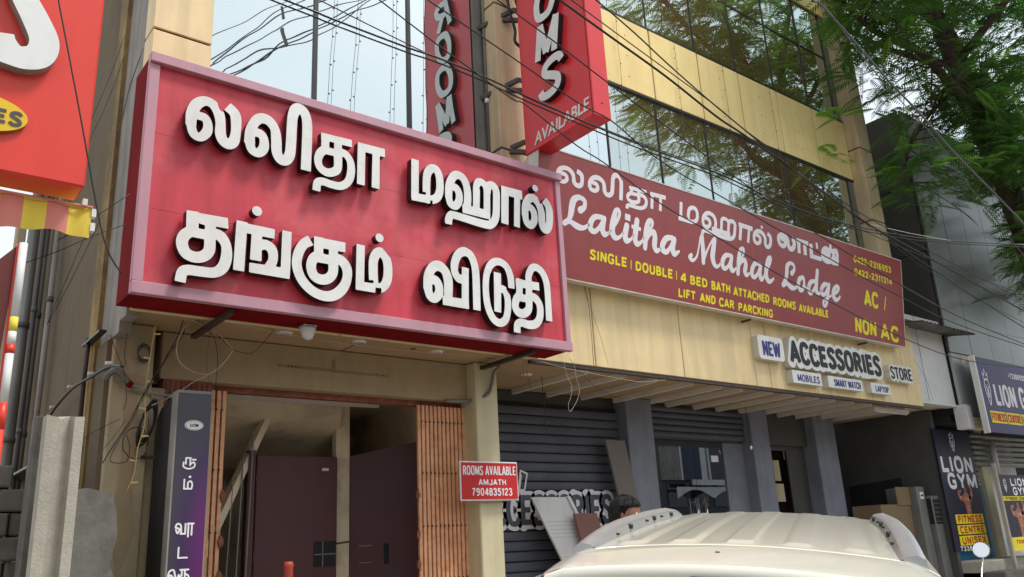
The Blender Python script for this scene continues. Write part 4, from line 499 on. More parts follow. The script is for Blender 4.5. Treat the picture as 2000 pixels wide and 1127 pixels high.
q = MB(); q.add([(5.02, 8.752, 1.92), (5.07, 8.724, 1.92), (5.07, 8.724, 2.14), (5.02, 8.752, 2.14)], [[0, 1, 2, 3]]); q.build('lock_slot', DARKIN, dr)
q = MB(); q.bar((4.42, 8.72, 2.16), (4.62, 8.72, 2.18), .03, .02); q.build('door_bolt', BRACKET, dl)
q = MB(); q.box(2.62, 5.52, 7.86, 7.93, 3.56, 3.62); q.build('gate_lintel', RUSTGATE_D, B)
q = MB(); q.box(2.2, 2.64, 7.74, 7.93, 3.50, 3.62); q.build('gate_lintel', RUSTGATE_D, B)
for k in range(9):
    q = MB(); q.box(2.22 + k * .047, 2.245 + k * .047, 7.73, 7.739, 3.2, 3.6); q.build('gate_bar', RUSTGATE_D, B)

# folding gates (two bundles of vertical channels)
def gate(x0, n, dx, hx, lab, side):
    t = thing('folding_gate', lab, 'gate', (x0, 7.84, .85))
    for k in range(n):
        x = x0 + k * dx; q = MB(); yy = 7.80
        q.add([(x - .016, yy, .85), (x + .017, yy, .85), (x + .017, yy + .03, .85), (x - .017, yy + .03, .85), (x - .017, yy, 3.56), (x + .017, yy, 3.56), (x + .017, yy + .03, 3.56), (x - .017, yy + .03, 3.56)], [[0, 3, 2, 1], [4, 5, 6, 7], [0, 1, 5, 4], [1, 2, 6, 5], [2, 3, 7, 6], [3, 0, 4, 7]])
        q.build('gate_bar', RUSTGATE, t)
    for z in (1.1, 1.75, 2.28, 2.83, 3.38):
        for k in range(n - 1):
            q = MB(); q.tube([(x0 + k * dx + .03, 7.785, z), (x0 + k * dx + .03, 7.80, z)], .009, 6); q.build('rivet', BRACKET, t)
        for k in range(n - 1):
            q = MB(); s = -1 if k % 2 else 1
            q.bar((x0 + k * dx, 7.845, z - .22 * s), (x0 + (k + 1) * dx, 7.845, z + .2 * s), .004, .02); q.build('lattice_link', RUSTGATE_D, t)
    for z in (2.2, 2.6, 1.9):
        q = MB(); q.add([(hx, 7.78, z - .06), (hx - .03 * side, 7.775, z - .02), (hx - .025 * side, 7.775, z + .03), (hx, 7.78, z + .06), (hx + .02 * side, 7.78, z), (hx, 7.80, z - .06), (hx - .03 * side, 7.795, z - .02), (hx - .025 * side, 7.795, z + .03), (hx, 7.80, z + .06), (hx + .02 * side, 7.80, z)], [[0, 1, 2, 3, 4], [9, 8, 7, 6, 5], [0, 5, 6, 1], [1, 6, 7, 2], [2, 7, 8, 3], [3, 8, 9, 4], [4, 9, 5, 0]]); q.build('lock_plate', RUSTGATE_D, t)
    return t
gate(4.92, 12, .0535, 4.885, 'orange rusted folding steel gate bunched against the right door pillar', 1)
gate(2.47, 7, .052, 2.80, 'orange rusted folding steel gate bunched behind the purple light box', -1)

# rolling shutter
S = thing('rolling_shutter', 'dark blue grey rolling shutter with sprayed word left of the glass shop', 'shutter', (7.4, 8.75, .85))
z = .85
while z < 3.84:
    q = MB(); P = []
    for x in (5.84, 8.95):
        P.append([(x, 8.775, z), (x, 8.752, z + .006), (x, 8.746, z + .02), (x, 8.744, z + .06), (x, 8.746, z + .10), (x, 8.752, z + .112), (x, 8.775, z + .118)])
    q.grid(P); q.build('slat', SHUTTER, S); z += .125
q = MB(); q.box(5.84, 8.95, 8.79, 8.80, .84, 3.9); q.build('backing', DARKIN, S)
fr = FX(8.735)
for i, st in enumerate(block('ACCESSORIES', 6.32, 8.66, 2.30, 2.66, .095, .10)):
    glyph(st, fr, PRINT_W, None, S, .002, .001, grow=.05, name='sprayed_outline', step=.014)
for i, st in enumerate(block('ACCESSORIES', 6.32, 8.66, 2.30, 2.66, .095, .10)):
    glyph(st, fr, SHUTTER, None, S, .002, .004, name='sprayed_letter', step=.012)
glyph([('pr', [(6.98, 2.62, .012), (7.05, 2.98, .012)]), ('pr', [(7.05, 2.98, .012), (7.16, 2.94, .012)]), ('pr', [(7.16, 2.94, .012), (7.08, 2.66, .012)]), ('pr', [(7.0, 2.66, .01), (7.06, 2.92, .01)])], fr, PRINT_W, None, S, .003, .001, name='sprayed_outline', step=.01)
# small shutter strip over the glass shop
S2 = thing('shutter_box', 'dark slatted shutter housing above the glass shop door', 'shutter', (10.7, 8.7, 3.52))
z = 3.52
while z < 3.95:
    q = MB(); q.grid([[(x, 8.74, z), (x, 8.71, z + .01), (x, 8.70, z + .045), (x, 8.71, z + .085), (x, 8.74, z + .092)] for x in (9.5, 11.88)]); q.build('slat', SHUTTER, S2); z += .098

# glass shop front with doors
G = thing('glass_shopfront', 'dark glass shop front with twin steel pull handles between grey columns', 'shopfront', (10.7, 8.8, .84))
CG = clear_glass('shop_glass', (.30, .33, .38), .26)
for a, b in ((9.50, 10.62), (10.63, 11.35)):
    q = MB(); q.box(a, b, 8.80, 8.812, .9, 3.48); q.build('glass_door', CG, G)
q = MB(); q.box(11.36, 11.88, 8.78, 8.83, .9, 3.49); q.build('side_panel', COLUMN, G)
q = MB(); q.box(9.5, 11.88, 8.79, 8.83, 3.40, 3.495); q.box(9.5, 11.36, 8.785, 8.835, .84, .92); q.build('rail', FRAME_DK, G)
for x in (10.52, 10.73):
    q = MB(); q.tube([(x, 8.74, 1.9), (x, 8.74, 2.62)], .018, 10); q.tube([(x, 8.74, 2.55), (x, 8.80, 2.55)], .01, 6); q.tube([(x, 8.74, 2.0), (x, 8.80, 2.0)], .01, 6); q.build('pull_handle', CHROME, G)
q = MB(); q.box(11.05, 11.22, 8.79, 8.798, 3.18, 3.28); q.build('sticker', PRINT_W, G)
q = MB(); q.add([(9.9, 9.6, .85), (11.3, 9.6, .85), (11.3, 9.6, 1.95), (9.9, 9.6, 1.85), (9.9, 10.1, .85), (11.3, 10.1, .85), (11.3, 10.1, 1.95), (9.9, 10.1, 1.85)], [[0, 1, 2, 3], [7, 6, 5, 4], [3, 2, 6, 7], [0, 3, 7, 4], [1, 5, 6, 2]]); tag(q.build('shop_counter', GREYWALL), 'grey counter standing inside the glass shop', 'counter')
q = MB()
q.bbox(10.9, 11.2, 9.35, 9.55, 1.9, 2.2, .02); tag(q.build('blue_package', PRINT_B), 'blue plastic package on the counter inside the glass shop', 'package')
# second open doorway
D2 = thing('shop_door', 'dark glass door with paper notices between the two right grey columns', 'door', (13, 8.85, .84))
q = MB(); q.box(12.36, 13.2, 8.86, 8.872, .86, 3.45); q.build('glass_leaf', clear_glass('door_glass', (.35, .37, .4), .12), D2)
q = MB(); q.box(13.2, 13.75, 8.84, 8.92, .84, 3.5); q.box(12.36, 13.2, 8.84, 8.9, 3.42, 3.5); q.build('door_frame', CLAD_SIDE, D2)
for (x0, x1, z0, z1) in ((12.62, 12.74, 2.75, 3.2), (12.78, 12.95, 2.9, 3.25), (12.74, 13.0, 2.55, 2.85)):
    q = MB(); q.box(x0, x1, 8.852, 8.858, z0, z1); q.build('paper_notice', PLASTER, D2)
q = MB(); q.box(12.38, 12.46, 8.83, 8.855, 3.3, 3.34); q.build('door_closer', BATTEN, D2)
# dangling bulb
t = thing('pendant_bulb', 'tiny clear bulb hanging by the second grey column', 'bulb', (11.72, 8.5, 3.4))
q = MB(); q.tube([(11.72, 8.5, 4.05), (11.72, 8.5, 3.45)], .004, 5); q.build('cord', CABLE, t)
q = MB(); q.tube([(11.72, 8.5, 3.46), (11.72, 8.5, 3.44), (11.72, 8.5, 3.40), (11.72, 8.5, 3.36), (11.72, 8.5, 3.345)], [.012, .02, .035, .028, .008], 10); q.build('glass_bulb', CHROME, t)

# ================================================================== BIG RED TAMIL SIGN
T = thing('tamil_name_sign', 'large red sign with raised white tamil letters and faded pink frame', 'sign', (3.8, 6.7, 4.0))
X0, X1, Z0, Z1 = 1.56, 6.05, 4.0, 6.08
q = MB(); q.box(X0 + .05, X1 - .05, 6.53, 6.60, Z0 + .05, Z1 - .05); q.build('face_panel', SIGNRED, T)
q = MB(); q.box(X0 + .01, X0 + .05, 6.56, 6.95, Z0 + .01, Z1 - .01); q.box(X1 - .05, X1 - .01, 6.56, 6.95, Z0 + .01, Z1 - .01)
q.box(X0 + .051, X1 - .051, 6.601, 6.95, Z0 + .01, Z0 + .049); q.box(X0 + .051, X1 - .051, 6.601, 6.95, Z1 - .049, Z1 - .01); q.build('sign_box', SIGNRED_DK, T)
fwd = .085
for nm, a in (('left', (X0, X0 + fwd, Z0 + .10, Z1 - .09)), ('right', (X1 - fwd * .8, X1, Z0 + .10, Z1 - .09))):
    q = MB(); q.bbox(a[0], a[1], 6.50, 6.555, a[2], a[3], .005); q.build('frame_bar', PINK, T)
q = MB(); q.bbox(X0, X1 + .01, 6.49, 6.555, Z0, Z0 + .098, .005); q.build('frame_bar', PINK, T)
q = MB(); q.bbox(X0, X1 + .01, 6.47, 6.555, Z1 - .088, Z1, .005); q.build('frame_bar', PINK, T)
for z in (4.72, 5.38):
    q = MB(); q.box(X0 + .09, X1 - .09, 6.5285, 6.5299, z, z + .002); q.build('panel_seam', SIGNRED, T)
q = MB(); q.add([(X0 + .2, 6.75, 3.98), (X0 + .24, 6.75, 3.98), (1.95, 7.7, 3.98), (1.9, 7.7, 3.98), (X0 + .2, 6.75, 4.0), (X0 + .24, 6.75, 4.0), (1.95, 7.7, 4.0), (1.9, 7.7, 4.0)], [[0, 3, 2, 1], [4, 5, 6, 7], [0, 1, 5, 4], [1, 2, 6, 5], [2, 3, 7, 6], [3, 0, 4, 7]])
q.v = []; q.f = []; q.m = []; q.sm = []
q.bar((2.38, 6.62, 3.985), (2.38, 7.55, 3.985), .05, .04); q.build('support_arm', BRACKET, T)
q = MB(); q.bar((5.62, 6.62, 3.985), (5.62, 7.62, 3.985), .06, .04); q.build('support_arm', BRACKET, T)
frS = FX(6.53)
for nm, st in GLYPHS['big']:
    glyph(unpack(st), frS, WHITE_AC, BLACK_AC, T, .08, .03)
# white dome camera under the sign
t = thing('security_camera', 'small white dome camera hanging under the big red sign', 'camera', (3.15, 6.9, 3.9))
q = MB(); q.tube([(3.14, 6.80, 3.985), (3.14, 6.80, 3.965), (3.14, 6.80, 3.93), (3.135, 6.80, 3.89), (3.13, 6.80, 3.875)], [.075, .07, .06, .045, .02], 16); q.build('dome', WHITE_AC, t)
q = MB(); q.box(3.08, 3.2, 6.74, 6.86, 3.987, 3.999); q.build('mount_plate', WHITE_AC, t)

# ================================================================== FACADE SIGN
FS = thing('lodge_name_sign', 'long leaning maroon sign with white tamil and script lettering on the facade', 'sign', (10.3, 6.9, 4.975))
ev = Vector((0, -.21, 1.53)).normalized(); ff = Fr((0, 6.87, 4.975), (1, 0, 0), ev); H = 1.545; XA, XB = 5.9, 14.22
def fbox(u0, u1, v0, v1, d0, d1, mt, nm, par):
    c = [ff.p(u, v, d) for d in (d0, d1) for (u, v) in ((u0, v0), (u1, v0), (u1, v1), (u0, v1))]
    q = MB(); q.add(c, [[3, 2, 1, 0], [4, 5, 6, 7], [0, 1, 5, 4], [1, 2, 6, 5], [2, 3, 7, 6], [3, 0, 4, 7]]); return q.build(nm, mt, par)
fbox(XA + .01, XB - .01, .012, H - .012, -.012, 0, MAROON, 'flex_face', FS)
for u0, u1, v0, v1 in ((XA, XB, 0, .012), (XA, XB, H - .012, H), (XA, XA + .0099, .0121, H - .0121), (XB - .0099, XB, .0121, H - .0121)):
    fbox(u0, u1, v0, v1, -.05, .006, MAROON_EDGE, 'edge_trim', FS)
q = MB()
c = [ff.p(XA, 0, -.051), ff.p(XB, 0, -.051), Vector((XB, 7.065, 5.01)), Vector((XA, 7.065, 5.01))]
q.quad(c[3], c[2], c[1], c[0]); q.quad(ff.p(XA, H, -.051), ff.p(XB, H, -.051), Vector((XB, 7.065, 6.3)), Vector((XA, 7.065, 6.3)))
q.quad(ff.p(XB, 0, -.051), ff.p(XB, H, -.051), Vector((XB, 7.065, 6.3)), Vector((XB, 7.065, 5.01)))
q.quad(ff.p(XA, H, -.051), ff.p(XA, 0, -.051), Vector((XA, 7.065, 5.01)), Vector((XA, 7.065, 6.3))); q.build('box_underside', MAROON_EDGE, FS)
q = MB(); q.box(9.9, 9.93, 6.9, 7.06, 4.93, 4.955); q.build('bracket', BRACKET, FS)
q = MB(); q.box(13.0, 13.03, 6.9, 7.06, 4.93, 4.955); q.build('bracket', BRACKET, FS)
# tamil words one and two reuse the strokes of the big sign
def remap(gs, u0, u1, v0, v1, U0, U1, V0, V1, wk, fl=0):
    out = []
    for nm, st in gs:
        ss = [(k, [(U0 + (a - u0) / (u1 - u0) * (U1 - U0), V0 + (b - v0) / (v1 - v0) * (V1 - V0) + (a - u0) / (u1 - u0) * fl, r * wk) for a, b, r in ps]) for k, ps in unpack(st)]
        out.append(ss)
    return out
big = GLYPHS['big']
for st in remap(big[0:4], 1.90, 3.72, 5.31, 5.91, 6.22, 8.10, 1.13, 1.44, .66, .03): glyph(st, ff, PRINT_W, None, FS, .002, .001)
for st in remap(big[4:8], 4.01, 5.79, 5.26, 5.77, 8.35, 10.40, 1.10, 1.40, .66, -.04): glyph(st, ff, PRINT_W, None, FS, .002, .001)
for nm, st in GLYPHS['fac3']: glyph(unpack(st), ff, PRINT_W, None, FS, .002, .001)
for nm, st in GLYPHS['scr']: glyph(unpack(st), ff, PRINT_W, None, FS, .002, .001, name='script_letter', step=.01)
kw = dict(m=PRINT_Y, parent=FS, bold=.055, depth=.002, base=.001)
for body, a, b, v, hh in (('SINGLE', 6.755, 7.38, .308, .112), ('DOUBLE', 7.54, 8.23, .294, .112), ('4', 8.385, 8.50, .283, .115), ('BED', 8.58, 8.93, .276, .112), ('BATH', 9.02, 9.42, .268, .112), ('ATTACHED', 9.50, 10.32, .255, .112), ('ROOMS', 10.42, 10.98, .243, .110), ('AVAILABLE', 11.07, 11.85, .230, .108),
                          ('LIFT', 8.345, 8.68, .072, .108), ('AND', 8.78, 9.10, .068, .108), ('CAR', 9.18, 9.50, .062, .106), ('PARCKING', 9.60, 10.40, .050, .106),
                          ('0422-2316953', 12.67, 13.86, 1.262, .105), ('0422-2311314', 12.68, 13.87, 1.05, .105), ('AC', 12.95, 13.37, .585, .235), ('NON', 12.63, 13.27, .10, .225), ('AC', 13.42, 13.99, .082, .232)):
    caps(body, ff, a, b, v, v + hh, PRINT_Y, FS, .115 if body[0] == '0' else .13, .002, .001)
caps('/', ff, 13.56, 13.64, .57, .81, PRINT_Y, FS, .05)
for u in (7.45, 8.30): fbox(u, u + .014, .29, .41, .001, .003, PRINT_Y, 'lettering', FS)

# ================================================================== HANGING ROOMS SIGN
Hs = thing('hanging_rooms_sign', 'tall projecting red box sign with raised white letters hanging over the street', 'sign', (6.0, 6.3, 6.43))
hx0, hx1, hy0, hy1, hz0, hz1 = 5.88, 6.14, 5.69, 6.87, 6.43, 10.4
q = MB(); q.bbox(hx0, hx1, hy0, hy1, hz0, hz1, .006); q.build('sign_box', HANGRED, Hs)
q = MB(); q.box(hx0 - .003, hx0 + .004, hy0 + .02, hy0 + .026, hz0, hz1); q.build('seam', SIGNRED_DK, Hs)
fl = Fr((hx0, 0, 0), (0, -1, 0), (0, 0, 1))
def italic(word, u0, u1, v0, v1, wt=.105): return block(word, u0, u1, v0, v1, wt, .12, .16)[0]
zz = 6.94
for i, c in enumerate('SMOOR'):
    hh = .44; st = italic(c, -6.50, -6.12 if c != 'M' else -6.13, zz, zz + hh, .115)
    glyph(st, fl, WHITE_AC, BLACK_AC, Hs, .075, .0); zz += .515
text('AVAILABLE', fl, -6.69, -5.745, 6.475, 6.63, m=WHITE_AC, parent=Hs, bold=.012, shear=.15, depth=.008, skew=.045)
fr2 = Fr((hx1, 0, 0), (0, 1, 0), (0, 0, 1))
for z, x in ((6.52, 5.95), (7.35, 5.9), (8.35, 5.9), (9.3, 5.9)):
    q = MB(); q.bar((5.62, 7.33, z - .02), (x, 6.95, z + .14), .05, .05); q.bar((x, 6.95, z + .14), (x + .02, 6.88, z + .10), .05, .05); q.bar((5.80, 7.06, z + .02), (5.98, 6.88, z - .02), .05, .05); q.build('bracket_arm', BRACKET, Hs)
for z in (6.6, 7.6, 8.6):
    q = MB(); q.tube([(6.01, 5.688, z), (6.01, 5.68, z)], .008, 6); q.build('screw', BRACKET, Hs)
t = thing('drain_pipe', 'thin grey pipe running up the glass edge beside the hanging sign', 'pipe', (5.66, 7.3, 6))
q = MB(); q.tube([(5.665, 7.29, 6.0), (5.665, 7.29, 13)], .018, 8); q.build('pipe_run', GREYMET, t)
for z in (7.26, 8.9, 10.4): q = MB(); q.tube([(5.665, 7.29, z), (5.665, 7.29, z + .06)], .03, 8); q.build('pipe_joint', WHITE_AC, t)
q = MB(); P_ = [(5.86, 7.0, 9.6), (5.80, 6.98, 9.0), (5.84, 6.97, 8.5), (5.9, 6.95, 8.2), (5.87, 6.93, 8.02), (5.95, 6.92, 7.95)]
q.tube(cat_rom(P_), .02, 6); q.tube(cat_rom([(5.9, 7, 9.6), (5.9, 6.95, 8.8), (6.0, 6.9, 8.3)]), .015, 6); tag(q.build('cable_bunch', CABLE), 'knotted black cables behind the hanging red sign', 'cable')

# ================================================================== ACCESSORIES LETTERING (top level signs on the fascia)
fa = FX(7.07)
EDGE = mat('pale_acrylic_edge', (.58, .57, .50), .4, .05, 4)
def plate(label, word, u0, u1, v0, v1, px0, px1, pz0, pz1, skewtop, mt_t, wt, rounded, cat_='sign', fall=0.0):
    t = thing('letter_plate', label, cat_, ((px0 + px1) / 2, 7.0, pz0))
    if rounded == 'cloud':
        sts = [s for l in block(word, u0, u1, v0, v1, wt, .10) for s in l]
        me = curve_mesh(sdf_loops(sts, (v1 - v0) * .19, .014), .11); place(me, fa, .11, .001, WHITE_AC, EDGE); link('backing_plate', me, t)
    else:
        r = rounded; pts = []
        for cx, cz, a0 in ((px1 - r, pz1 - r, 0), (px0 + r, pz1 - r, 90), (px0 + r, pz0 + r, 180), (px1 - r, pz0 + r, 270)):
            for k in range(6): a = R_(a0 + k * 18); pts.append((cx + r * math.cos(a), cz + r * math.sin(a)))
        me = curve_mesh([pts], .11); place(me, fa, .11, .001, WHITE_AC, EDGE); link('backing_plate', me, t)
    if wt and all(c in SF for c in word):
        for st in block(word, u0, u1, v0, v1, wt, .13): glyph(st, fa, mt_t, None, t, .006, .112, step=.006 if v1 - v0 < .3 else .01)
    else: caps(word, fa, u0, u1, v0, v1, mt_t, t, .075, .005, .112)
    return t
plate('white plate with dark word new, leftmost of the accessories store signs', 'NEW', 10.19, 10.60, 4.47, 4.68, 10.09, 10.70, 4.41, 4.76, 0, PRINT_B, .085, .06)
plate('scalloped white plate with bold black word accessories on the cream fascia', 'ACCESSORIES', 10.86, 13.40, 4.44, 4.74, 0, 0, 4.3, 0, 0, PRINT_K, .13, 'cloud')
plate('white plate with black word store at the right end of the fascia', 'STORE', 13.72, 14.42, 4.42, 4.62, 0, 0, 4.3, 0, 0, PRINT_K, .085, 'cloud')
plate('small white plate with blue word mobiles under the accessories plate', 'MOBILES', 10.95, 11.52, 4.155, 4.255, 10.83, 11.58, 4.12, 4.31, 0, PRINT_B, 0, .01)
plate('small white plate with blue words smart watch below the accessories plate', 'SMART WATCH', 11.92, 12.67, 4.155, 4.255, 11.76, 12.74, 4.12, 4.30, 0, PRINT_B, 0, .01)
plate('small white plate with blue word laptop, rightmost of the three small plates', 'LAPTOP', 13.13, 13.54, 4.155, 4.245, 13.00, 13.60, 4.12, 4.29, 0, PRINT_B, 0, .01)
t = thing('tube_light', 'white tube light fixed under the right end of the canopy', 'light', (14.3, 7.6, 3.97))
q = MB(); q.box(13.6, 14.75, 7.28, 7.34, 3.93, 3.984); q.build('batten_body', BATTEN, t)
q = MB(); q.tube([(13.64, 7.31, 3.915), (14.71, 7.31, 3.915)], .014, 8); q.build('tube', WHITE_AC, t)

# rooms available board on the gate pillar
t = thing('rooms_available_board', 'small red notice board with white lettering and phone number on the door pillar', 'sign', (5.6, 7.5, 2.52))
q = MB(); q.bbox(5.215, 5.995, 7.48, 7.50, 2.515, 2.93, .004); q.build('board_edge', PRINT_W, t)
q = MB(); q.box(5.23, 5.98, 7.474, 7.479, 2.53, 2.915); q.build('board_face', PRINT_R, t)
fb = FX(7.474)
caps('ROOMS AVAILABLE', fb, 5.25, 5.96, 2.785, 2.88, PRINT_W, t, .07)
caps('AMJATH', fb, 5.45, 5.82, 2.68, 2.737, PRINT_W, t)
caps('7904835123', fb, 5.36, 5.90, 2.568, 2.645, PRINT_W, t, .085)

# ================================================================== STRING LIGHTS on the glass
def string_light(x, z0, z1, y, lab, dx=0):
    t = thing('string_light', lab, 'string light', (x, y, z0), 'thin light strings hanging down the glass')
    pts = [(x + dx * (z - z0) / (z1 - z0) + random.uniform(-.012, .012), y, z) for z in np.arange(z0, z1, .36)]
    q = MB(); q.tube(pts, .0028, 4, smooth=False); q.build('wire', CABLE_G, t)
    q = MB()
    for p in pts[1:-1]: s_ = random.choice((-1, 1)); q.box(p[0] + s_ * .012 - .008, p[0] + s_ * .012 + .008, y - .006, y + .006, p[2] - .004, p[2] + .008)
    tag(q.build('bulbs', CABLE_G, t), kind='stuff')
for i, (x, z1, dx) in enumerate(((3.55, 9.5, .15), (3.82, 9.6, .2), (4.33, 9.7, .12), (4.78, 9.8, .1))):
    string_light(x, 6.05, z1, 7.29, ['light string just right of the first glass mullion', 'light string second from the first glass mullion', 'light string just left of the second glass mullion', 'light string just right of the second glass mullion'][i], dx)
for i, x in enumerate((7.5, 8.1, 9.4, 10.6, 11.9)):
    string_light(x, 6.5, 12.5, 7.26, ['light string nearest the hanging red sign on its right', 'second light string right of the hanging red sign', 'light string crossing the middle of the yellow band', 'light string second from the right pillar', 'light string nearest the right pillar'][i], .04)
# ================================================================== LEFT NEIGHBOUR
t = thing('bakery_sign', 'bright red box sign with huge white letter s and yellow oval at the left edge', 'sign', (.1, 5.1, 4.12))
q = MB(); q.bbox(-3.2, .905, 5.0, 5.24, 4.13, 6.6, .012); LRED = mat('orange_red_panel', (.74, .055, .035), .33, .05, 1.5, streak=.10, dirt=(.6, .03, .03), dirt_amt=.3); q.build('sign_box', LRED, t)
fL = FX(5.0)
bigS = [('sb', [(.12, 5.42, .075), (.20, 5.62, .078), (.42, 5.72, .08), (.60, 5.60, .08), (.60, 5.40, .08), (.54, 5.20, .08), (.60, 5.02, .085), (.615, 4.90, .085), (.55, 4.80, .085), (.45, 4.785, .085), (.30, 4.84, .085)])]
bigS = [('sr', [(.30, 5.75, .05), (.36, 5.5, .06), (.45, 5.25, .068), (.545, 5.08, .075), (.60, 4.96, .078), (.585, 4.86, .076), (.51, 4.815, .07), (.42, 4.82, .07)]), ('sb', [(.52, 4.80, .058), (.44, 4.83, .07), (.38, 4.88, .085), (.365, 4.93, .085)])]
glyph(bigS, fL, WHITE_AC, GREYWALL, t, .07, .0, name='raised_letter')
ov = [(.31 + .265 * math.cos(a), 4.45 + .115 * math.sin(a)) for a in np.linspace(0, 6.2832, 40)[:-1]]
me = curve_mesh([ov], .03); place(me, fL, .03, .0, PRINT_Y, MUSTARD); me.materials[0] = mat('yellow_oval', (.78, .50, .015), .4, .04); link('yellow_oval', me, t)
for st in block('KES', .33, .545, 4.405, 4.485, .12, .14): glyph(st, fL, mat('grey_print', (.07, .07, .08)), None, t, .003, .031, step=.004)
for st in block('KES', .06, .29, 4.405, 4.485, .12, .14): pass
text('CA', fL, .14, .30, 4.405, 4.485, PRINT_K, t, bold=.03, base=.031)
# striped awning: scalloped valance, each stripe its own strip
t = thing('striped_awning', 'pink and yellow striped awning under the bright red sign', 'awning', (.4, 5.2, 3.9))
AWP = mat('awning_pink', (.74, .25, .20), .7, .06, 4, streak=.08); AWY = mat('awning_yellow', (.86, .70, .09), .7, .06, 4, streak=.08, dirt=(.75, .42, .06), dirt_amt=.2)
xs = [-2.2 + .1 * 1.15 * k for k in range(28)]
xs = [.985 - .118 * k for k in range(24)][::-1]
for i, (a, b) in enumerate(zip(xs, xs[1:])):
    q = MB(); P = []
    for k in range(7):
        x = a + (b - a) * k / 6; u = (.985 - x); sag = .018 * math.sin(u * 9) - .01; sag *= 1
        P.append([(x, 5.18 + .012 * math.sin(x * 30), 4.075), (x, 5.17 + .015 * math.sin(x * 30), 4.0), (x, 5.18 + .02 * math.sin(x * 30), 3.895 + sag)])
    P2 = [[(p[0], p[1] + .004, p[2]) for p in r] for r in P]
    q.grid(P); q.build('stripe', AWY if (len(xs) - i) % 2 == 0 else AWP, t)
q = MB(); q.grid([[(x, 5.18, 4.08), (x, 5.6, 4.10)] for x in (-1.8, .985)]); q.build('awning_top', AWY, t)
q = MB(); q.tube([(-1.8, 5.16, 4.08), (.99, 5.16, 4.08)], .008, 8); q.build('front_bar', AWP, t)
q = MB(); q.box(.985, 1.01, 5.15, 5.2, 3.93, 3.98); q.box(.985, 1.01, 5.15, 5.2, 4.02, 4.07); q.box(.93, .955, 5.14, 5.18, 4.08, 4.12); q.build('end_clip', WHITE_AC, t)
# red panel with candy striped pole
t = thing('striped_pole', 'white pole with orange red bands beside the dark red side panel', 'pole', (.62, 5.0, 0))
for k, (z0, z1, mt) in enumerate(((2.0, 2.72, LRED), (2.72, 2.86, LRED), (2.86, 3.12, WHITE_AC), (3.12, 3.17, LRED), (3.17, 3.24, WHITE_AC), (3.24, 3.32, AWY), (3.32, 3.74, WHITE_AC), (.6, 2.0, WHITE_AC))):
    q = MB(); q.tube([(.638, 5.02, z0), (.638, 5.02, z1)], .021, 12); q.build('pole_band', mt, t)
t = thing('red_side_panel', 'dark red sloping metal panel at the far left edge', 'panel', (.3, 5.1, 3))
q = MB(); q.add([(.62, 5.04, 3.74), (.56, 5.04, 2.2), (-.9, 5.04, 2.2), (-.9, 5.04, 2.6), (.10, 5.04, 3.10), (.62, 5.1, 3.74), (.56, 5.1, 2.2), (-.9, 5.1, 2.2), (-.9, 5.1, 2.6), (.10, 5.1, 3.10)], [[0, 4, 3, 2, 1], [5, 6, 7, 8, 9], [0, 5, 9, 4], [0, 1, 6, 5], [1, 2, 7, 6], [2, 3, 8, 7], [3, 4, 9, 8]])
q.build('panel_sheet', mat('dark_red_sheet', (.14, .022, .016), .5, .15, 3, streak=.3), t)
q = MB(); q.box(.608, .62, 5.03, 5.05, 2.4, 3.74); q.build('red_edge', LRED, t)
# pipes and downpipes at the rear end of the alley
for i, (x, y, r_, mt, lab) in enumerate(((1.56, 11.5, .07, GREYMET, 'fat grey downpipe on the far end of the brown side wall'), (1.62, 10.2, .03, GREYWALL, 'pale conduit pipe nearest the brown side wall'), (1.62, 10.95, .04, CONCRETE_D, 'dark downpipe behind the striped pole'), (1.55, 10.7, .028, CLAD_SIDE, 'thin dark pipe between two grey pipes on the side wall'))):
    t = thing('downpipe', lab, 'pipe', (x, y, .1))
    q = MB(); q.tube([(x, y, .1), (x, y, 7.5 if i != 0 else 7.2)], r_, 10); q.build('pipe_run', mt, t)
    for z in (1.8, 3.5, 4.9): q = MB(); q.tube([(x, y, z), (x, y, z + .06)], r_ * 1.25, 10); q.build('pipe_clamp', CABLE_G, t)
q = MB(); q.bbox(1.50, 1.62, 12.6, 12.8, .1, 7.05, .02); tag(q.build('cream_wall_end', PLASTER), 'narrow cream wall seen behind the drain pipes at the left edge', 'wall')
q = MB(); q.bbox(1.62, 1.70, 12.25, 12.4, .1, 7.6, .01); tag(q.build('brown_wall_end', BROWNWALL), 'rust stained wall strip beside the grey downpipe', 'wall')
# precast fence post and rough walls
t = thing('concrete_post', 'tall pale fluted precast concrete post in the alley mouth', 'post', (1.05, 5.6, .5))
q = MB(); prof = [(.95, 5.60), (1.01, 5.60), (1.035, 5.66), (1.085, 5.66), (1.10, 5.60), (1.155, 5.60), (1.155, 5.72), (.95, 5.72)]
zs = [.4, 1.4, 2.3, 2.90]; vs = [(x - (z - .4) * .002, y, z + (.012 * math.sin(x * 60) if z > 2.8 else 0)) for z in zs for x, y in prof]; n = 8
q.add(vs, [[k * n + i, k * n + (i + 1) % n, (k + 1) * n + (i + 1) % n, (k + 1) * n + i] for k in range(3) for i in range(n)] + [list(range(24, 32))]); q.build('post_shaft', CONCRETE, t)
t = thing('boundary_wall_stub', 'broken grey cement wall stub between the post and the door pillar', 'wall', (1.5, 7, .6))
q = MB(); pr = [(1.28, .5), (1.76, .5), (1.76, 1.9), (1.70, 2.05), (1.74, 2.25), (1.72, 2.42), (1.68, 2.56), (1.5, 2.6), (1.36, 2.58), (1.28, 2.55)]
vs = [(x, 7.0, z) for x, z in pr] + [(x, 7.5, z) for x, z in pr]; n = len(pr)
q.add(vs, [list(range(n)), list(range(2 * n - 1, n - 1, -1))] + [[i, n + i, n + (i + 1) % n, (i + 1) % n] for i in range(n)]); q.build('cement_face', CONCRETE_D, t)
t = thing('old_stone_wall', 'dark crumbling courses of old stone wall left of the concrete post', 'wall', (.9, 8.2, .3))
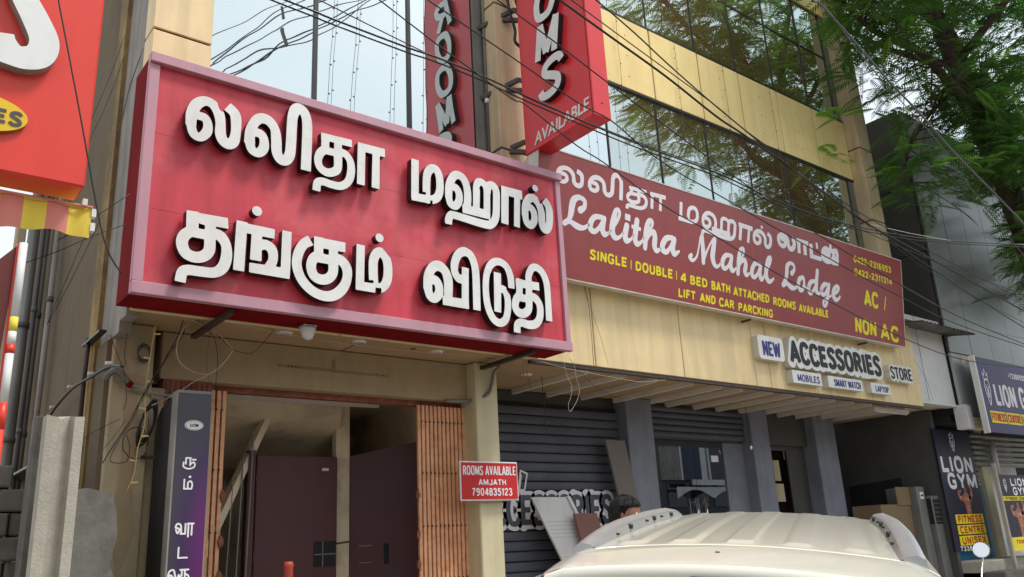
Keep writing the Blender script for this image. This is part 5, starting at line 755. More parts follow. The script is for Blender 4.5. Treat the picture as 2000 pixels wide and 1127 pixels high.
for r in range(12):
    for c in range(5):
        x = .35 + c * .24 + (r % 2) * .1; z = .6 + r * .19
        if z > 2.6 and c > 2: continue
        q = MB(); q.bbox(x, x + .225, 8.0 + random.uniform(-.02, .02), 8.3, z, z + .175, .015); q.build('stone', CONCRETE_D, t)
t = thing('concrete_slab_post', 'grey stained slab post behind the fluted concrete post', 'post', (1.0, 8.0, .3))
q = MB(); q.bbox(1.20, 1.34, 7.6, 7.75, .3, 3.22, .02); q.build('post_shaft', CONCRETE_D, t)
t = thing('cable_duct', 'thin dark cable duct clipped along the lower brown side wall', 'cable', (1.6, 8.5, 3.4))
q = MB(); q.tube(cat_rom(DUCT), .014, 6); q.build('duct_run', CARDARK, t)
q = MB()
for p in DUCT[1:-1]: q.box(p[0] - .035, p[0] + .01, p[1] - .02, p[1] + .02, p[2] + .01, p[2] + .035)
q.build('clips', WHITEWALL, t)['kind'] = 'stuff'
t = thing('wall_pipe', 'thin brown pipe going down the side wall behind the fluted post', 'pipe', (1.6, 8, 3))
q = MB(); q.tube([(1.62, 8.05, 4.0), (1.62, 8.08, 3.6), (1.62, 8.08, 1.8)], .022, 8); q.build('pipe_run', BRACKET, t)
# grey plastic elbow conduit by the pillar
t = thing('conduit_elbow', 'grey plastic conduit elbow with a red collar on the left door pillar', 'pipe', (1.8, 7.5, 3.5))
q = MB(); q.tube(cat_rom([(1.66, 7.50, 3.52), (1.70, 7.48, 3.585), (1.76, 7.47, 3.59), (1.85, 7.48, 3.50)]), .028, 10); q.build('elbow', GREYMET, t)
q = MB(); q.tube([(1.84, 7.48, 3.51), (1.87, 7.48, 3.48)], .031, 10); q.build('collar', SIGNRED_DK, t)
q = MB(); q.tube([(1.87, 7.50, 3.47), (2.15, 7.52, 3.43), (2.62, 7.66, 3.44)], .016, 8); q.build('conduit_run', GREYWALL, t)
t = thing('conduit_pipe', 'long grey conduit bending down beside the pale yellow pillar', 'pipe', (5.5, 7.5, 3.5))
q = MB(); q.tube(cat_rom([(5.80, 7.45, 4.0), (5.74, 7.5, 3.93), (5.72, 7.52, 3.80), (5.66, 7.54, 3.68), (5.50, 7.66, 3.62), (5.2, 7.70, 3.605)]), .02, 8); q.build('pipe_run', GREYMET, t)
# coiled cables
def coil(cx, cy, cz, ru, rv, tilt, n, r_, mt, lab):
    q = MB(); pts = []
    for k in range(n * 18):
        a = 2 * math.pi * k / 18; j = 1 + .22 * math.sin(k * .37) + random.uniform(-.05, .05)
        u = ru * j * math.cos(a); v = rv * j * math.sin(a); pts.append((cx + u * math.cos(tilt) - v * math.sin(tilt), cy + random.uniform(-.02, .02), cz + u * math.sin(tilt) + v * math.cos(tilt)))
    q.tube(pts, r_, 5); tag(q.build('cable_coil', mt), lab, 'cable')
coil(2.0, 7.42, 3.17, .05, .17, -.25, 9, .006, CABLE, 'thick coil of black cable hanging on the left door pillar')
coil(1.95, 7.50, 3.78, .05, .07, 0, 8, .004, CABLE_G, 'small tangle of grey wire on top of the left door pillar')
coil(1.93, 7.46, 2.98, .10, .13, 0, 1, .004, CABLE, 'single loop of black cable below the thick coil')
t = thing('warm_string_light', 'warm white string light dangling before the left door pillar', 'string light', (2, 7.4, 3))
pp = cat_rom([(1.98, 7.3, 4.02), (1.97, 7.33, 3.8), (1.96, 7.35, 3.6), (1.955, 7.36, 3.4), (1.97, 7.36, 3.15), (1.93, 7.36, 2.95), (1.92, 7.36, 2.75), (1.87, 7.36, 2.6)], 4)
q = MB(); q.tube(pp, .005, 5); q.build('wire', mat('warm_cable', (.62, .45, .16), .5), t)
q = MB()
for i, p in enumerate(pp[2::4]): q.bar(p, p + Vector((.05 * (-1) ** i, -.01, .005)), .012, .012)
q.build('bulbs', mat('warm_bulb', (.85, .62, .22), .4), t)['kind'] = 'stuff'
# light box pylon
t = thing('light_box', 'tall purple and black light box with white tamil words beside the doorway', 'sign', (2.2, 7.1, .6))
m = bpy.data.materials.new('purple_gradient_print'); m.use_nodes = True; N = m.node_tree.nodes; L = m.node_tree.links; p = N['Principled BSDF']; p.inputs['Roughness'].default_value = .35
gg = N.new('ShaderNodeNewGeometry'); sx = N.new('ShaderNodeSeparateXYZ'); L.new(gg.outputs['Position'], sx.inputs[0])
a1 = N.new('ShaderNodeMapRange'); a1.inputs['From Min'].default_value = 2.12; a1.inputs['From Max'].default_value = 2.40; L.new(sx.outputs['X'], a1.inputs['Value'])
a2 = N.new('ShaderNodeMapRange'); a2.inputs['From Min'].default_value = 3.15; a2.inputs['From Max'].default_value = 2.35; L.new(sx.outputs['Z'], a2.inputs['Value'])
mu = N.new('ShaderNodeMath'); mu.operation = 'MULTIPLY'; L.new(a1.outputs[0], mu.inputs[0]); L.new(a2.outputs[0], mu.inputs[1])
c = N.new('ShaderNodeValToRGB'); c.color_ramp.elements[0].color = (.045, .045, .06, 1); c.color_ramp.elements[1].color = (.13, .012, .14, 1); e_ = c.color_ramp.elements.new(.35); e_.color = (.045, .022, .08, 1)
L.new(mu.outputs[0], c.inputs[0]); L.new(c.outputs[0], p.inputs['Base Color'])
q = MB(); q.add([(2.12, 7.0, .6), (2.385, 7.0, .6), (2.385, 7.0, 3.36), (2.12, 7.0, 3.38)], [[0, 1, 2, 3]]); q.build('front_print', m, t)
q = MB(); q.box(2.112, 2.39, 7.002, 7.05, .6, 3.36); q.box(2.105, 2.115, 6.995, 7.12, .6, 3.38); q.box(2.386, 2.392, 6.996, 7.05, .6, 3.36); q.box(2.115, 2.386, 6.995, 7.05, 3.362, 3.385); q.build('edge_trim', GREYWALL, t)
q = MB(); q.add([(2.116, 7.12, .6), (2.116, 7.56, .6), (2.116, 7.56, 3.22), (2.116, 7.44, 3.30), (2.116, 7.12, 3.36), (2.38, 7.12, .6), (2.38, 7.56, .6), (2.38, 7.56, 3.22), (2.38, 7.44, 3.30), (2.38, 7.12, 3.36)], [[0, 4, 3, 2, 1], [5, 6, 7, 8, 9], [3, 8, 7, 2], [4, 9, 8, 3], [0, 5, 9, 4]]); q.build('side_cloth', mat('black_cloth', (.022, .023, .02), .85, .1), t)
q = MB(); q.box(2.0, 2.116, 7.5, 7.53, 2.88, 2.91); q.build('wall_bracket', BRACKET, t)
fl2 = FX(6.999)
ov = [(2.255 + .075 * math.cos(a), 3.10 + .042 * math.sin(a)) for a in np.linspace(0, 6.2832, 32)[:-1]]; me = curve_mesh([ov], .003); place(me, fl2, .003, .001, WHITE_AC, None); link('oval_logo', me, t)
me = curve_mesh([[(2.255 + (p_[0] - 2.255) * .9, 3.10 + (p_[1] - 3.10) * .86) for p_ in ov], [(2.255 + (p_[0] - 2.255) * .87, 3.10 + (p_[1] - 3.10) * .82) for p_ in ov]], .002); place(me, fl2, .002, .0045, PRINT_K, None); link('oval_line', me, t)
text('LCM', fl2, 2.225, 2.29, 3.088, 3.112, PRINT_K, t, bold=.02, base=.004)
def tg(u, v, s, st): return [(k, [(u + a * s, v + b * s, r * s) for a, b, r in ps]) for k, ps in st]
w_ = .075
ruu = [('pr', [(.1, .9, w_), (.1, .35, w_)]), ('pr', [(.1, .9, w_), (.55, .9, w_)]), ('pr', [(.5, .9, w_), (.5, .2, w_)]), ('sr', [(.5, .3, w_), (.8, .5, w_), (.95, .3, w_), (.8, 0, w_), (.3, -.1, w_), (-.1, .1, w_), (-.1, .5, w_)]), ('pr', [(.7, .75, w_), (1.0, .75, w_)])]
mm = [('pr', [(.0, .9, w_), (.0, .05, w_)]), ('pr', [(0, .05, w_), (.7, .05, w_)]), ('sr', [(.35, .1, w_), (.35, .6, w_), (.6, .75, w_), (.75, .45, w_), (.7, .1, w_)]), ('d', [(.5, 1.15, .12)])]
vaa = [('sr', [(.1, .4, w_), (.25, .1, w_), (.4, .4, w_), (.2, .55, w_), (.05, .6, w_), (.2, .9, w_), (.5, .75, w_), (.55, .1, w_)]), ('pr', [(.5, .05, w_), (.9, .05, w_)]), ('pr', [(.9, .9, w_), (.9, .05, w_)]), ('pr', [(1.15, .9, w_), (1.15, -.2, w_)]), ('pr', [(1.1, .9, w_), (1.6, .9, w_)]), ('pr', [(1.45, .9, w_), (1.45, -.05, w_)])]
taa = [('pr', [(.1, .9, w_), (.1, 0, w_)]), ('pr', [(.1, 0, w_), (.9, 0, w_)])]
kai = [('sr', [(.0, .3, w_), (.15, .05, w_), (.3, .3, w_), (.1, .5, w_), (-.1, .3, w_), (.0, .8, w_), (.35, .9, w_), (.5, .4, w_), (.6, .05, w_), (.8, .5, w_)]), ('pr', [(.9, .9, w_), (1.6, .9, w_)]), ('pr', [(1.05, .9, w_), (1.05, .4, w_)]), ('sr', [(1.05, .5, w_), (.9, .3, w_), (1.05, .05, w_), (1.3, .1, w_), (1.3, .9, w_)]), ('sr', [(1.3, .55, w_), (1.6, .4, w_), (1.6, 0, w_), (1.3, -.25, w_)])]
for u, v, s, st in ((2.20, 2.76, .085, ruu), (2.205, 2.59, .085, mm), (2.155, 2.245, .09, vaa), (2.185, 2.07, .085, taa), (2.135, 1.90, .09, kai)): glyph(tg(u, v, s, st), fl2, PRINT_W, None, t, .003, .001, step=.004)

# ================================================================== CABLES
for i, (r_, lab, pts) in enumerate(WIRES):
    q = MB(); pc = cat_rom(pts, 4)
    mt = CABLE_W if lab.startswith(('white cable', 'pale', 'bright', 'white wire', 'thin white')) else CABLE_G if lab.startswith(('grey', 'thin cable', 'thin grey')) else CABLE
    if 'twin' in lab:
        q.tube([p + Vector((0, 0, .011)) for p in pc], r_, 6); q.tube([p + Vector((0, .015, -.009)) for p in pc], r_ * .8, 6)
    else: q.tube(pc, r_, 6)
    tag(q.build('street_cable' if r_ >= .006 else 'loose_wire', mt), lab, 'cable', 'cables strung along the street' if r_ >= .006 and pts[-1][0] > 9 else None)
lb = ['topmost', 'second', 'third', 'fourth', 'fifth', 'sixth', 'lowest']
for (r_, pts), nm in zip(STREET_BUNDLE, lb):
    q = MB(); d = Vector(pts[-1]) - Vector(pts[0]); P0 = Vector(pts[0]) - d * .8; P1 = Vector(pts[-1]) + d * .8
    q.tube(cat_rom([P0] + pts + [P1], 4), r_, 6); tag(q.build('street_cable', CABLE), 'far cable mirrored in the left panes, %s of its bundle' % nm, 'cable', 'cables mirrored in the left panes')
for sp, nm in zip(SPACERS, ('upper', 'lower')):
    q = MB(); q.bar(sp[0], sp[1], .05, .05); tag(q.build('cable_spacer', CABLE_G), '%s dark spacer bar clamped on the mirrored cable bundle' % nm, 'cable spacer')

# ================================================================== RIGHT NEIGHBOUR
W = thing('white_upper_wall', 'white painted upper wall between the cream fascia and grey cladding', 'wall', (15.5, 7.3, 4.15))
q = MB(); q.box(14.92, 16.28, 7.14, 7.3, 4.15, 5.75); q.build('wall_face', WHITEWALL, W)
q = MB(); q.box(14.92, 16.28, 7.12, 7.32, 4.11, 4.148); q.build('wall_lip', WHITEWALL, W)
q = MB(); q.box(14.92, 16.3, 7.32, 9.5, 4.13, 4.2); q.build('passage_ceiling', HALLWALL, W)
q = MB(); q.bar((15.2, 7.1, 5.75), (15.2, 7.1, 4.16), .006, .006); q.build('thin_conduit', CABLE_G, W)
Q = thing('passage', 'dark side passage with dull grey walls right of the shop columns', 'passage', (15.5, 9, .8))
q = MB(); q.box(16.10, 16.22, 7.58, 10.5, .6, 4.12); q.build('passage_wall', mat('dull_grey_paint', (.085, .083, .078), .7, .1, 3), Q)
q = MB(); q.box(14.8, 16.1, 10.5, 10.6, .6, 4.12); q.build('passage_wall', DARKIN, Q)
q = MB(); q.box(14.78, 16.1, 7.4, 10.5, .7, .82); q.build('passage_floor', CONCRETE_D, Q)
q = MB(); q.add([(16.09, 8.30, 2.3), (16.09, 9.45, 2.3), (16.09, 9.4, 2.86), (16.09, 8.34, 2.93), (16.05, 8.30, 2.3), (16.05, 9.45, 2.3), (16.05, 9.4, 2.86), (16.05, 8.34, 2.93)], [[0, 1, 2, 3], [7, 6, 5, 4], [3, 2, 6, 7], [0, 3, 7, 4]]); tag(q.build('black_board', DARKIN), 'black board leaning on the grey passage wall', 'board')
CARD = mat('brown_cardboard', (.22, .15, .085), .8, .08)
t = thing('cardboard_box', 'brown cardboard box with a raised flap in the passage', 'box', (15, 8.2, .8))
q = MB(); q.bbox(14.45, 15.5, 7.95, 8.5, .9, 2.42, .008); q.build('box_body', CARD, t); q = MB(); q.box(15.02, 15.5, 7.93, 7.948, 2.40, 2.72); q.build('flap', CARD, t)
t = thing('generator_unit', 'grey metal unit with a dark grille beside the cardboard box', 'machine', (15.9, 7.9, .8))
q = MB(); q.bbox(15.52, 15.80, 7.8, 8.4, .9, 2.72, .01); q.bbox(15.81, 16.08, 7.7, 8.3, .9, 2.55, .01); q.build('casing', GREYMET, t)
q = MB(); q.box(15.60, 15.72, 7.79, 7.80, 2.50, 2.62); q.build('label', PRINT_W, t); q = MB(); q.box(15.62, 15.70, 7.785, 7.789, 2.545, 2.575); q.build('label_slot', DARKIN, t)
q = MB(); q.box(15.80, 15.805, 7.72, 8.25, 2.05, 2.5); q.box(15.83, 16.06, 7.69, 7.70, 2.05, 2.48)
q.build('grille_back', DARKIN, t)
for k in range(5): q = MB(); q.box(15.83, 16.06, 7.684, 7.69, 2.09 + k * .08, 2.10 + k * .08); q.build('grille_bar', GREYMET, t)

# corrugated awning
t = thing('corrugated_roof', 'small corrugated sheet roof over the white upper wall', 'roof', (15.6, 7, 5.6))
q = MB(); P = []
for k in range(61):
    x = 14.5 + k * .034; zz_ = .018 * math.sin(k * 1.5)
    P.append([(x, 6.62, 5.43 + zz_), (x, 7.6, 5.60 + zz_)])
q.grid(P); q.grid([[(a[0], a[1], a[2] - .012) for a in r][::-1] for r in P]); q.build('sheet', mat('old_tin', (.16, .155, .14), .5, .25, 5, streak=.3, metal=.4), t)
q = MB(); q.bar((14.5, 6.95, 5.52), (16.5, 6.95, 5.52), .04, .05); q.build('purlin', BRACKET, t)

# cladded building
K = thing('cladded_building', 'building clad in shiny grey metal panels behind the tree', 'building', (19, 9, .8))
ys = 7.05
vx = [16.30, 17.25, 18.2, 19.15, 20.1, 21.05, 22.0, 22.95, 24, 25]
zz = [4.2, 5.15, 9.4, 10.3]
for a, b in zip(vx, vx[1:]):
    for c0, c1 in zip(zz, zz[1:]):
        if a < 17.3 and c0 < 4.5: c0 = 3.95
        q = MB(); q.bbox(a + .006, b - .006, ys, ys + .05, c0 + .006, c1 - .006, .006); o = q.build('metal_panel', CLAD if c0 > 5 else GREYACP, K)
        for v in o.data.vertices: v.co.y += random.uniform(-.003, .003) + .0 
zs = [5.7, 7.2, 8.62, 10.3]
for a, b in zip(zs, zs[1:]):
    for y0, y1 in ((7.1, 8.4), (8.4, 9.8), (9.8, 11.5)):
        q = MB(); q.box(16.26, 16.31, y0 + .01, y1 - .01, a + .01, b - .01); q.build('side_panel', CLAD_SIDE, K)
q = MB(); q.box(16.32, 25, 7.12, 11.5, 4.0, 10.25); q.build('core', DARKIN, K)
q = MB(); q.box(16.3, 17.2, 7.0, 7.2, 3.72, 3.93); q.build('lintel', PALEPIL, K)
q = MB(); q.box(16.28, 16.52, 6.98, 7.2, 3.70, 4.14); q.build('white_post', WHITEWALL, K)
q = MB(); q.box(17.95, 18.25, 7.62, 7.70, .8, 3.84); q.build('cream_post', PALEPIL, K)
q = MB(); q.box(16.3, 25, 8.3, 8.4, .6, 4.0); q.box(16.3, 25, 7.3, 8.3, 3.85, 4.0); q.build('shop_back', DARKIN, K)
q = MB(); q.tube([(16.4, 6.9, 4.98), (17.05, 6.85, 4.95)], .06, 10); q.build('pipe_stub', BATTEN, K)
S3 = thing('gym_shutter', 'grey ribbed shutter behind the tall gym banner', 'shutter', (17, 8.0, 1.3))
z = 2.2
while z < 3.85:
    q = MB(); q.grid([[(x, 8.0, z), (x, 7.965, z + .012), (x, 7.955, z + .05), (x, 7.965, z + .09), (x, 8.0, z + .1)] for x in (16.25, 18.6)]); q.build('slat', GREYMET, S3); z += .11
S4 = thing('gym_shutter', 'grey ribbed shutter right of the cream post under the navy board', 'shutter', (19, 7.9, 1.3))
z = 3.1
while z < 3.75:
    q = MB(); q.grid([[(x, 7.6, z), (x, 7.565, z + .012), (x, 7.555, z + .05), (x, 7.565, z + .09), (x, 7.6, z + .1)] for x in (17.6, 21)]); q.build('slat', GREYMET, S4); z += .11
q = MB(); q.box(17.6, 21, 8.2, 8.25, .9, 3.8); q.build('backing', WHITEWALL, S4)
q = MB(); q.tube([(18.35, 7.5, 2.8), (18.35, 7.5, 3.6)], .05, 10); tag(q.build('white_pipe', WHITEWALL), 'short white pipe above the small gym poster', 'pipe')
BLUE = mat('sky_blue_paint', (.03, .30, .52), .6, .08)
t = thing('blue_door', 'sky blue steel door behind the tall gym banner', 'door', (17.3, 7.9, 1.2)); q = MB(); q.bbox(16.3, 18.3, 7.8, 7.86, 1.2, 2.75, .01); q.build('door_leaf', BLUE, t)
q = MB(); q.box(17.75, 17.78, 7.78, 7.799, 1.2, 2.75); q.build('door_seam', DARKIN, t)
# steps
t = thing('shop_steps', 'stone steps below the gym banner at the bottom right', 'steps', (18, 6.8, .7))
for k, (y0, z1) in enumerate(((6.5, 1.02), (6.85, 1.2), (7.2, 1.38))): q = MB(); q.bbox(16.2, 22, y0, 7.79, .6, z1, .02); q.build('step', CONCRETE_D if k % 2 else CONCRETE, t)
# gym board
t = thing('gym_board', 'navy flex board with white gym name and yellow words at the right edge', 'sign', (18, 6.7, 3.6))
q = MB(); q.box(16.41, 21.4, 6.70, 6.76, 3.60, 5.0); q.build('flex_face', NAVY, t)
q = MB(); q.box(16.36, 16.41, 6.68, 6.78, 3.58, 5.02); q.build('white_edge', WHITE_AC, t)
fg = FX(6.70)
def crest(u, v, s, par, fr, h=1.0):
    for st in ([('pr', [(-.3, .55, .03), (-.36, .85, .03), (-.18, .68, .03), (0, 1.0, .03), (.18, .68, .03), (.36, .85, .03), (.3, .55, .03), (-.3, .55, .03)])],
               [('sr', [(-.3, .45, .04), (-.36, .1, .045), (-.25, -.2, .045), (0, -.62, .05), (.25, -.2, .045), (.36, .1, .045), (.3, .45, .04), (0, .52, .04), (-.3, .45, .04)])],
               [('sr', [(-.2, .2, .04), (-.08, .12, .04), (0, -.12, .05), (.08, .12, .04), (.2, .2, .04)])], [('sr', [(-.16, -.1, .035), (0, -.3, .04), (.16, -.1, .035)])], [('d', [(-.13, .28, .04)])], [('d', [(.13, .28, .04)])]):
        glyph([(k, [(u + a * s, v + b * s * h, r * s) for a, b, r in ps]) for k, ps in st], fr, PRINT_W, None, par, .002, .001, name='crest_mark', step=s * .025)
crest(16.72, 4.37, .28, t, fg, 1.5)
caps('LION GYM', fg, 16.98, 18.95, 4.13, 4.52, PRINT_W, t)
caps('+7338895302', fg, 17.75, 18.7, 4.70, 4.80, PRINT_W, t)
for body, a, b in (('FITNESS', 16.60, 17.25), ('CENTRE', 17.29, 17.92), ('UNISEX', 17.96, 18.6)):
    q = MB(); q.box(a, b, 6.694, 6.699, 3.78, 4.00); q.build('yellow_strip', PRINT_Y, t); caps(body, FX(6.693), a + .03, b - .03, 3.82, 3.96, PRINT_R, t)
# tall banner
t = thing('gym_banner', 'tall dark gym banner with a bare chested man and yellow word strips', 'banner', (16.8, 7.6, 1.6))
q = MB(); q.box(16.06, 17.52, 7.56, 7.60, 1.55, 3.76); q.build('banner_sheet', NAVY2, t)
fb2 = FX(7.56); crest(16.75, 3.50, .24, t, fb2, .9)
caps('LION', fb2, 16.14, 17.40, 2.98, 3.25, PRINT_W, t, .14); caps('GYM', fb2, 16.28, 17.44, 2.68, 2.93, PRINT_W, t, .14)
SKIN_P = mat('printed_skin', (.34, .13, .08), .5, .35, 9); SKIN_L = mat('printed_skin_light', (.58, .28, .18), .5, .3, 12)
def muscle_print(u, v, s, fr, par):
    sh = {'torso': [('sr', [(0, .66, .34), (0, .45, .30), (0, .12, .22), (0, -.25, .22)])], 'shoulders': [('sr', [(-.34, .70, .15), (0, .76, .17), (.34, .70, .15)])],
          'arm': [('sr', [(-.32, .74, .10), (-.62, .72, .11), (-.70, .98, .085), (-.45, 1.05, .06)])], 'other_arm': [('sr', [(.32, .74, .10), (.55, .85, .11), (.58, 1.15, .085), (.44, 1.32, .06)])], 'head': [('sr', [(0, .98, .09), (0, 1.12, .10)])]}
    for nm, st in sh.items(): glyph([(k, [(u + a * s, v + b * s, r * s) for a, b, r in ps]) for k, ps in st], fr, SKIN_P, None, par, .002, .001 + .0006 * len(nm) / 4, name='printed_' + nm, step=s * .03)
    for (a, b, r) in ((-.11, .68, .085), (.11, .68, .085), (-.07, .45, .045), (.07, .45, .045), (-.07, .33, .042), (.07, .33, .042), (-.06, .2, .04), (.06, .2, .04), (-.6, .76, .06), (.54, .9, .06)):
        glyph([('d', [(u + a * s, v + b * s, r * s * 1.15)])], fr, SKIN_L, None, par, .002, .005, name='printed_muscle', step=s * .03)
muscle_print(16.88, 2.20, .40, fb2, t)
for body, z in (('FITNESS', 2.03), ('CENTRE', 1.84), ('UNISEX', 1.65)):
    q = MB(); q.box(16.28, 17.40, 7.553, 7.558, z, z + .165); q.build('yellow_strip', PRINT_Y, t); caps(body, FX(7.552), 16.36, 17.32, z + .025, z + .14, PRINT_R, t, .13)
caps('7338895302', fb2, 16.25, 17.42, 1.555, 1.635, PRINT_W, t)
# small poster
t = thing('gym_poster', 'smaller gym poster with yellow bands at the right edge', 'poster', (18.5, 7.1, 1.6))
q = MB(); q.box(17.24, 18.7, 7.06, 7.09, 1.50, 2.88); q.build('poster_sheet', NAVY2, t)
fp = FX(7.06); crest(17.45, 2.66, .15, t, fp, 1); caps('LION', fp, 17.70, 18.45, 2.68, 2.81, PRINT_W, t, .13); caps('GYM', fp, 17.74, 18.42, 2.51, 2.64, PRINT_W, t, .13)
q = MB(); q.box(17.24, 18.7, 7.053, 7.058, 2.40, 2.48); q.build('yellow_band', PRINT_Y, t); q = MB(); q.box(17.24, 18.7, 7.053, 7.058, 1.50, 1.74); q.build('yellow_band', PRINT_Y, t); caps('FITNESS CENTRE', FX(7.052), 17.32, 18.4, 2.415, 2.465, PRINT_K, t)
caps('7338895302', FX(7.052), 17.4, 18.3, 1.63, 1.69, PRINT_R, t)
muscle_print(17.8, 1.86, .42, fp, t)
q = MB(); q.bbox(17.16, 17.23, 7.05, 7.12, 1.0, 3.1, .01); q.build('poster_post', CONCRETE, t)

# ================================================================== LEANING BOARDS BY THE SHUTTER
t = thing('perforated_shelf_panel', 'white perforated metal shelf panel leaning on the shutter', 'panel', (6.9, 8.1, .9))
def lean(x0, x1, xb0, xb1, z0, z1, yt, yb, th, mt, par, nm='sheet'):
    q = MB(); c = [(xb0, yb, z0), (xb1, yb, z0), (x1, yt, z1), (x0, yt, z1)]
    q.add(c + [(a, b + th, d) for a, b, d in c], [[0, 1, 2, 3], [7, 6, 5, 4], [0, 4, 5, 1], [1, 5, 6, 2], [2, 6, 7, 3], [3, 7, 4, 0]]); return q.build(nm, mt, par)
lean(6.98, 7.56, 7.75, 8.33, .9, 2.62, 8.45, 8.2, .03, WHITEWALL, t)
lean(7.57, 7.62, 8.34, 8.39, .9, 2.63, 8.43, 8.18, .05, WHITE_AC, t, 'side_flange')
q = MB()
for rr in list(range(5)) + list(range(9, 15)):
    for cc in range(16):
        a = .9 + 1.72 * (1 - .18 - rr * .028); f_ = (a - .9) / 1.72; x = 7.75 + (6.98 - 7.75) * f_ + .05 + cc * .031; y = 8.2 + .25 * f_ - .004
        q.quad((x - .004, y, a - .004), (x + .004, y, a - .004), (x + .004, y, a + .004), (x - .004, y, a + .004))
q.build('punched_holes', JOINT, t)['kind'] = 'stuff'
q = lean(8.42, 8.80, 8.85, 9.20, .9, 3.40, 8.50, 8.38, .03, BATTEN, None, 'leaning_plank'); q.data.materials[0] = mat('brown_grey_board', (.17, .145, .13), .6, .08); tag(q, 'tall brown grey board leaning between the shutter and the first column', 'board')
q = lean(7.55, 7.95, 7.8, 8.2, .9, 2.40, 8.3, 8.1, .03, BATTEN, None, 'leaning_board'); q.data.materials[0] = mat('red_brown_laminate', (.20, .085, .065), .5, .08); tag(q, 'small red brown board leaning behind the white car', 'board')
q = lean(7.45, 8.1, 7.6, 8.3, .9, 2.42, 8.6, 8.45, .03, GREYWALL, None, 'grey_board'); tag(q, 'grey board standing behind the red brown board', 'board')
t = thing('traffic_bollard', 'orange red plastic bollard tip in the doorway', 'bollard', (3.0, 6.6, .75))
q = MB(); q.tube([(3.06, 6.9, .78), (3.06, 6.9, .82), (3.06, 6.9, 1.5), (3.06, 6.9, 1.95), (3.06, 6.9, 1.975), (3.06, 6.9, 2.0)], [.13, .06, .045, .038, .045, .03], 14); q.build('bollard_body', mat('bollard_orange', (.42, .06, .035), .5), t)

# ================================================================== OPPOSITE SIDE OF THE STREET (seen in the glass)
for i, (x0, x1, h, c, lab) in enumerate(((-14, -3, 6.5, (.45, .42, .36), 'pale low shop building across the street, leftmost'), (-2.5, 8, 5.2, (.30, .30, .30), 'grey building across the street with a dark glazed front'), (15, 24, 7.0, (.40, .33, .24), 'tan building across the street behind the tree'), (36.6, 56, 10.5, (.10, .10, .11), 'dark grey building across the street, rightmost'))):
    t = thing('opposite_building', lab, 'building', ((x0 + x1) / 2, -17, 0)); mt = mat('opposite_wall', c, .8, .1, 1)
    q = MB(); q.box(x0, x1, -24, -15.2, 0, h); q.build('wall', mt, t); q = MB(); q.box(x0 - .2, x1 + .2, -24.1, -15.0, h, h + .3); q.build('roof_edge', WHITEWALL, t)
    q = MB(); q.box(x0 + .3, x1 - .3, -15.2, -14.4, 3.1, 3.3); q.build('canopy', mt, t)
    if h > 10:      # pale bays, dark glazing and a white scalloped canopy
        for xa, xb, za, zb, mt2 in ((36.6, 38.2, 5.3, 9.0, GREYWALL), (38.2, 38.35, 5.3, 9.0, WHITEWALL), (38.35, 40.0, 5.3, 9.0, mat('blue_glazing', (.02, .028, .07), .3)), (40.0, 40.5, 5.3, 9.0, WHITEWALL), (40.7, 40.85, 5.3, 9.0, WHITEWALL)):
            q = MB(); q.box(xa, xb, -15.19, -15.05, za, zb); q.build('facade_bay', mt2, t)
        q = MB(); q.box(38.2, 42.5, -14.35, -14.2, 4.95, 5.25); q.build('white_fascia', WHITEWALL, t)
        q = MB(); P = [[(36.8 + k * .2, -14.3, 4.2 + .5 * abs(math.sin(k * .2))), (36.8 + k * .2, -14.3, 4.85)] for k in range(30)]; q.grid(P, smooth=False); q.build('arched_canopy', WHITEWALL, t)
    nx_ = int((x1 - x0) / 2)
    for k in range(nx_):
        for z in (.3, 3.8):
            q = MB(); q.box(x0 + .4 + k * 2, x0 + 1.9 + k * 2, -15.19, -15.14, z, z + (2.4 if z < 1 else 1.3)); q.build('window', CARGLASS, t)
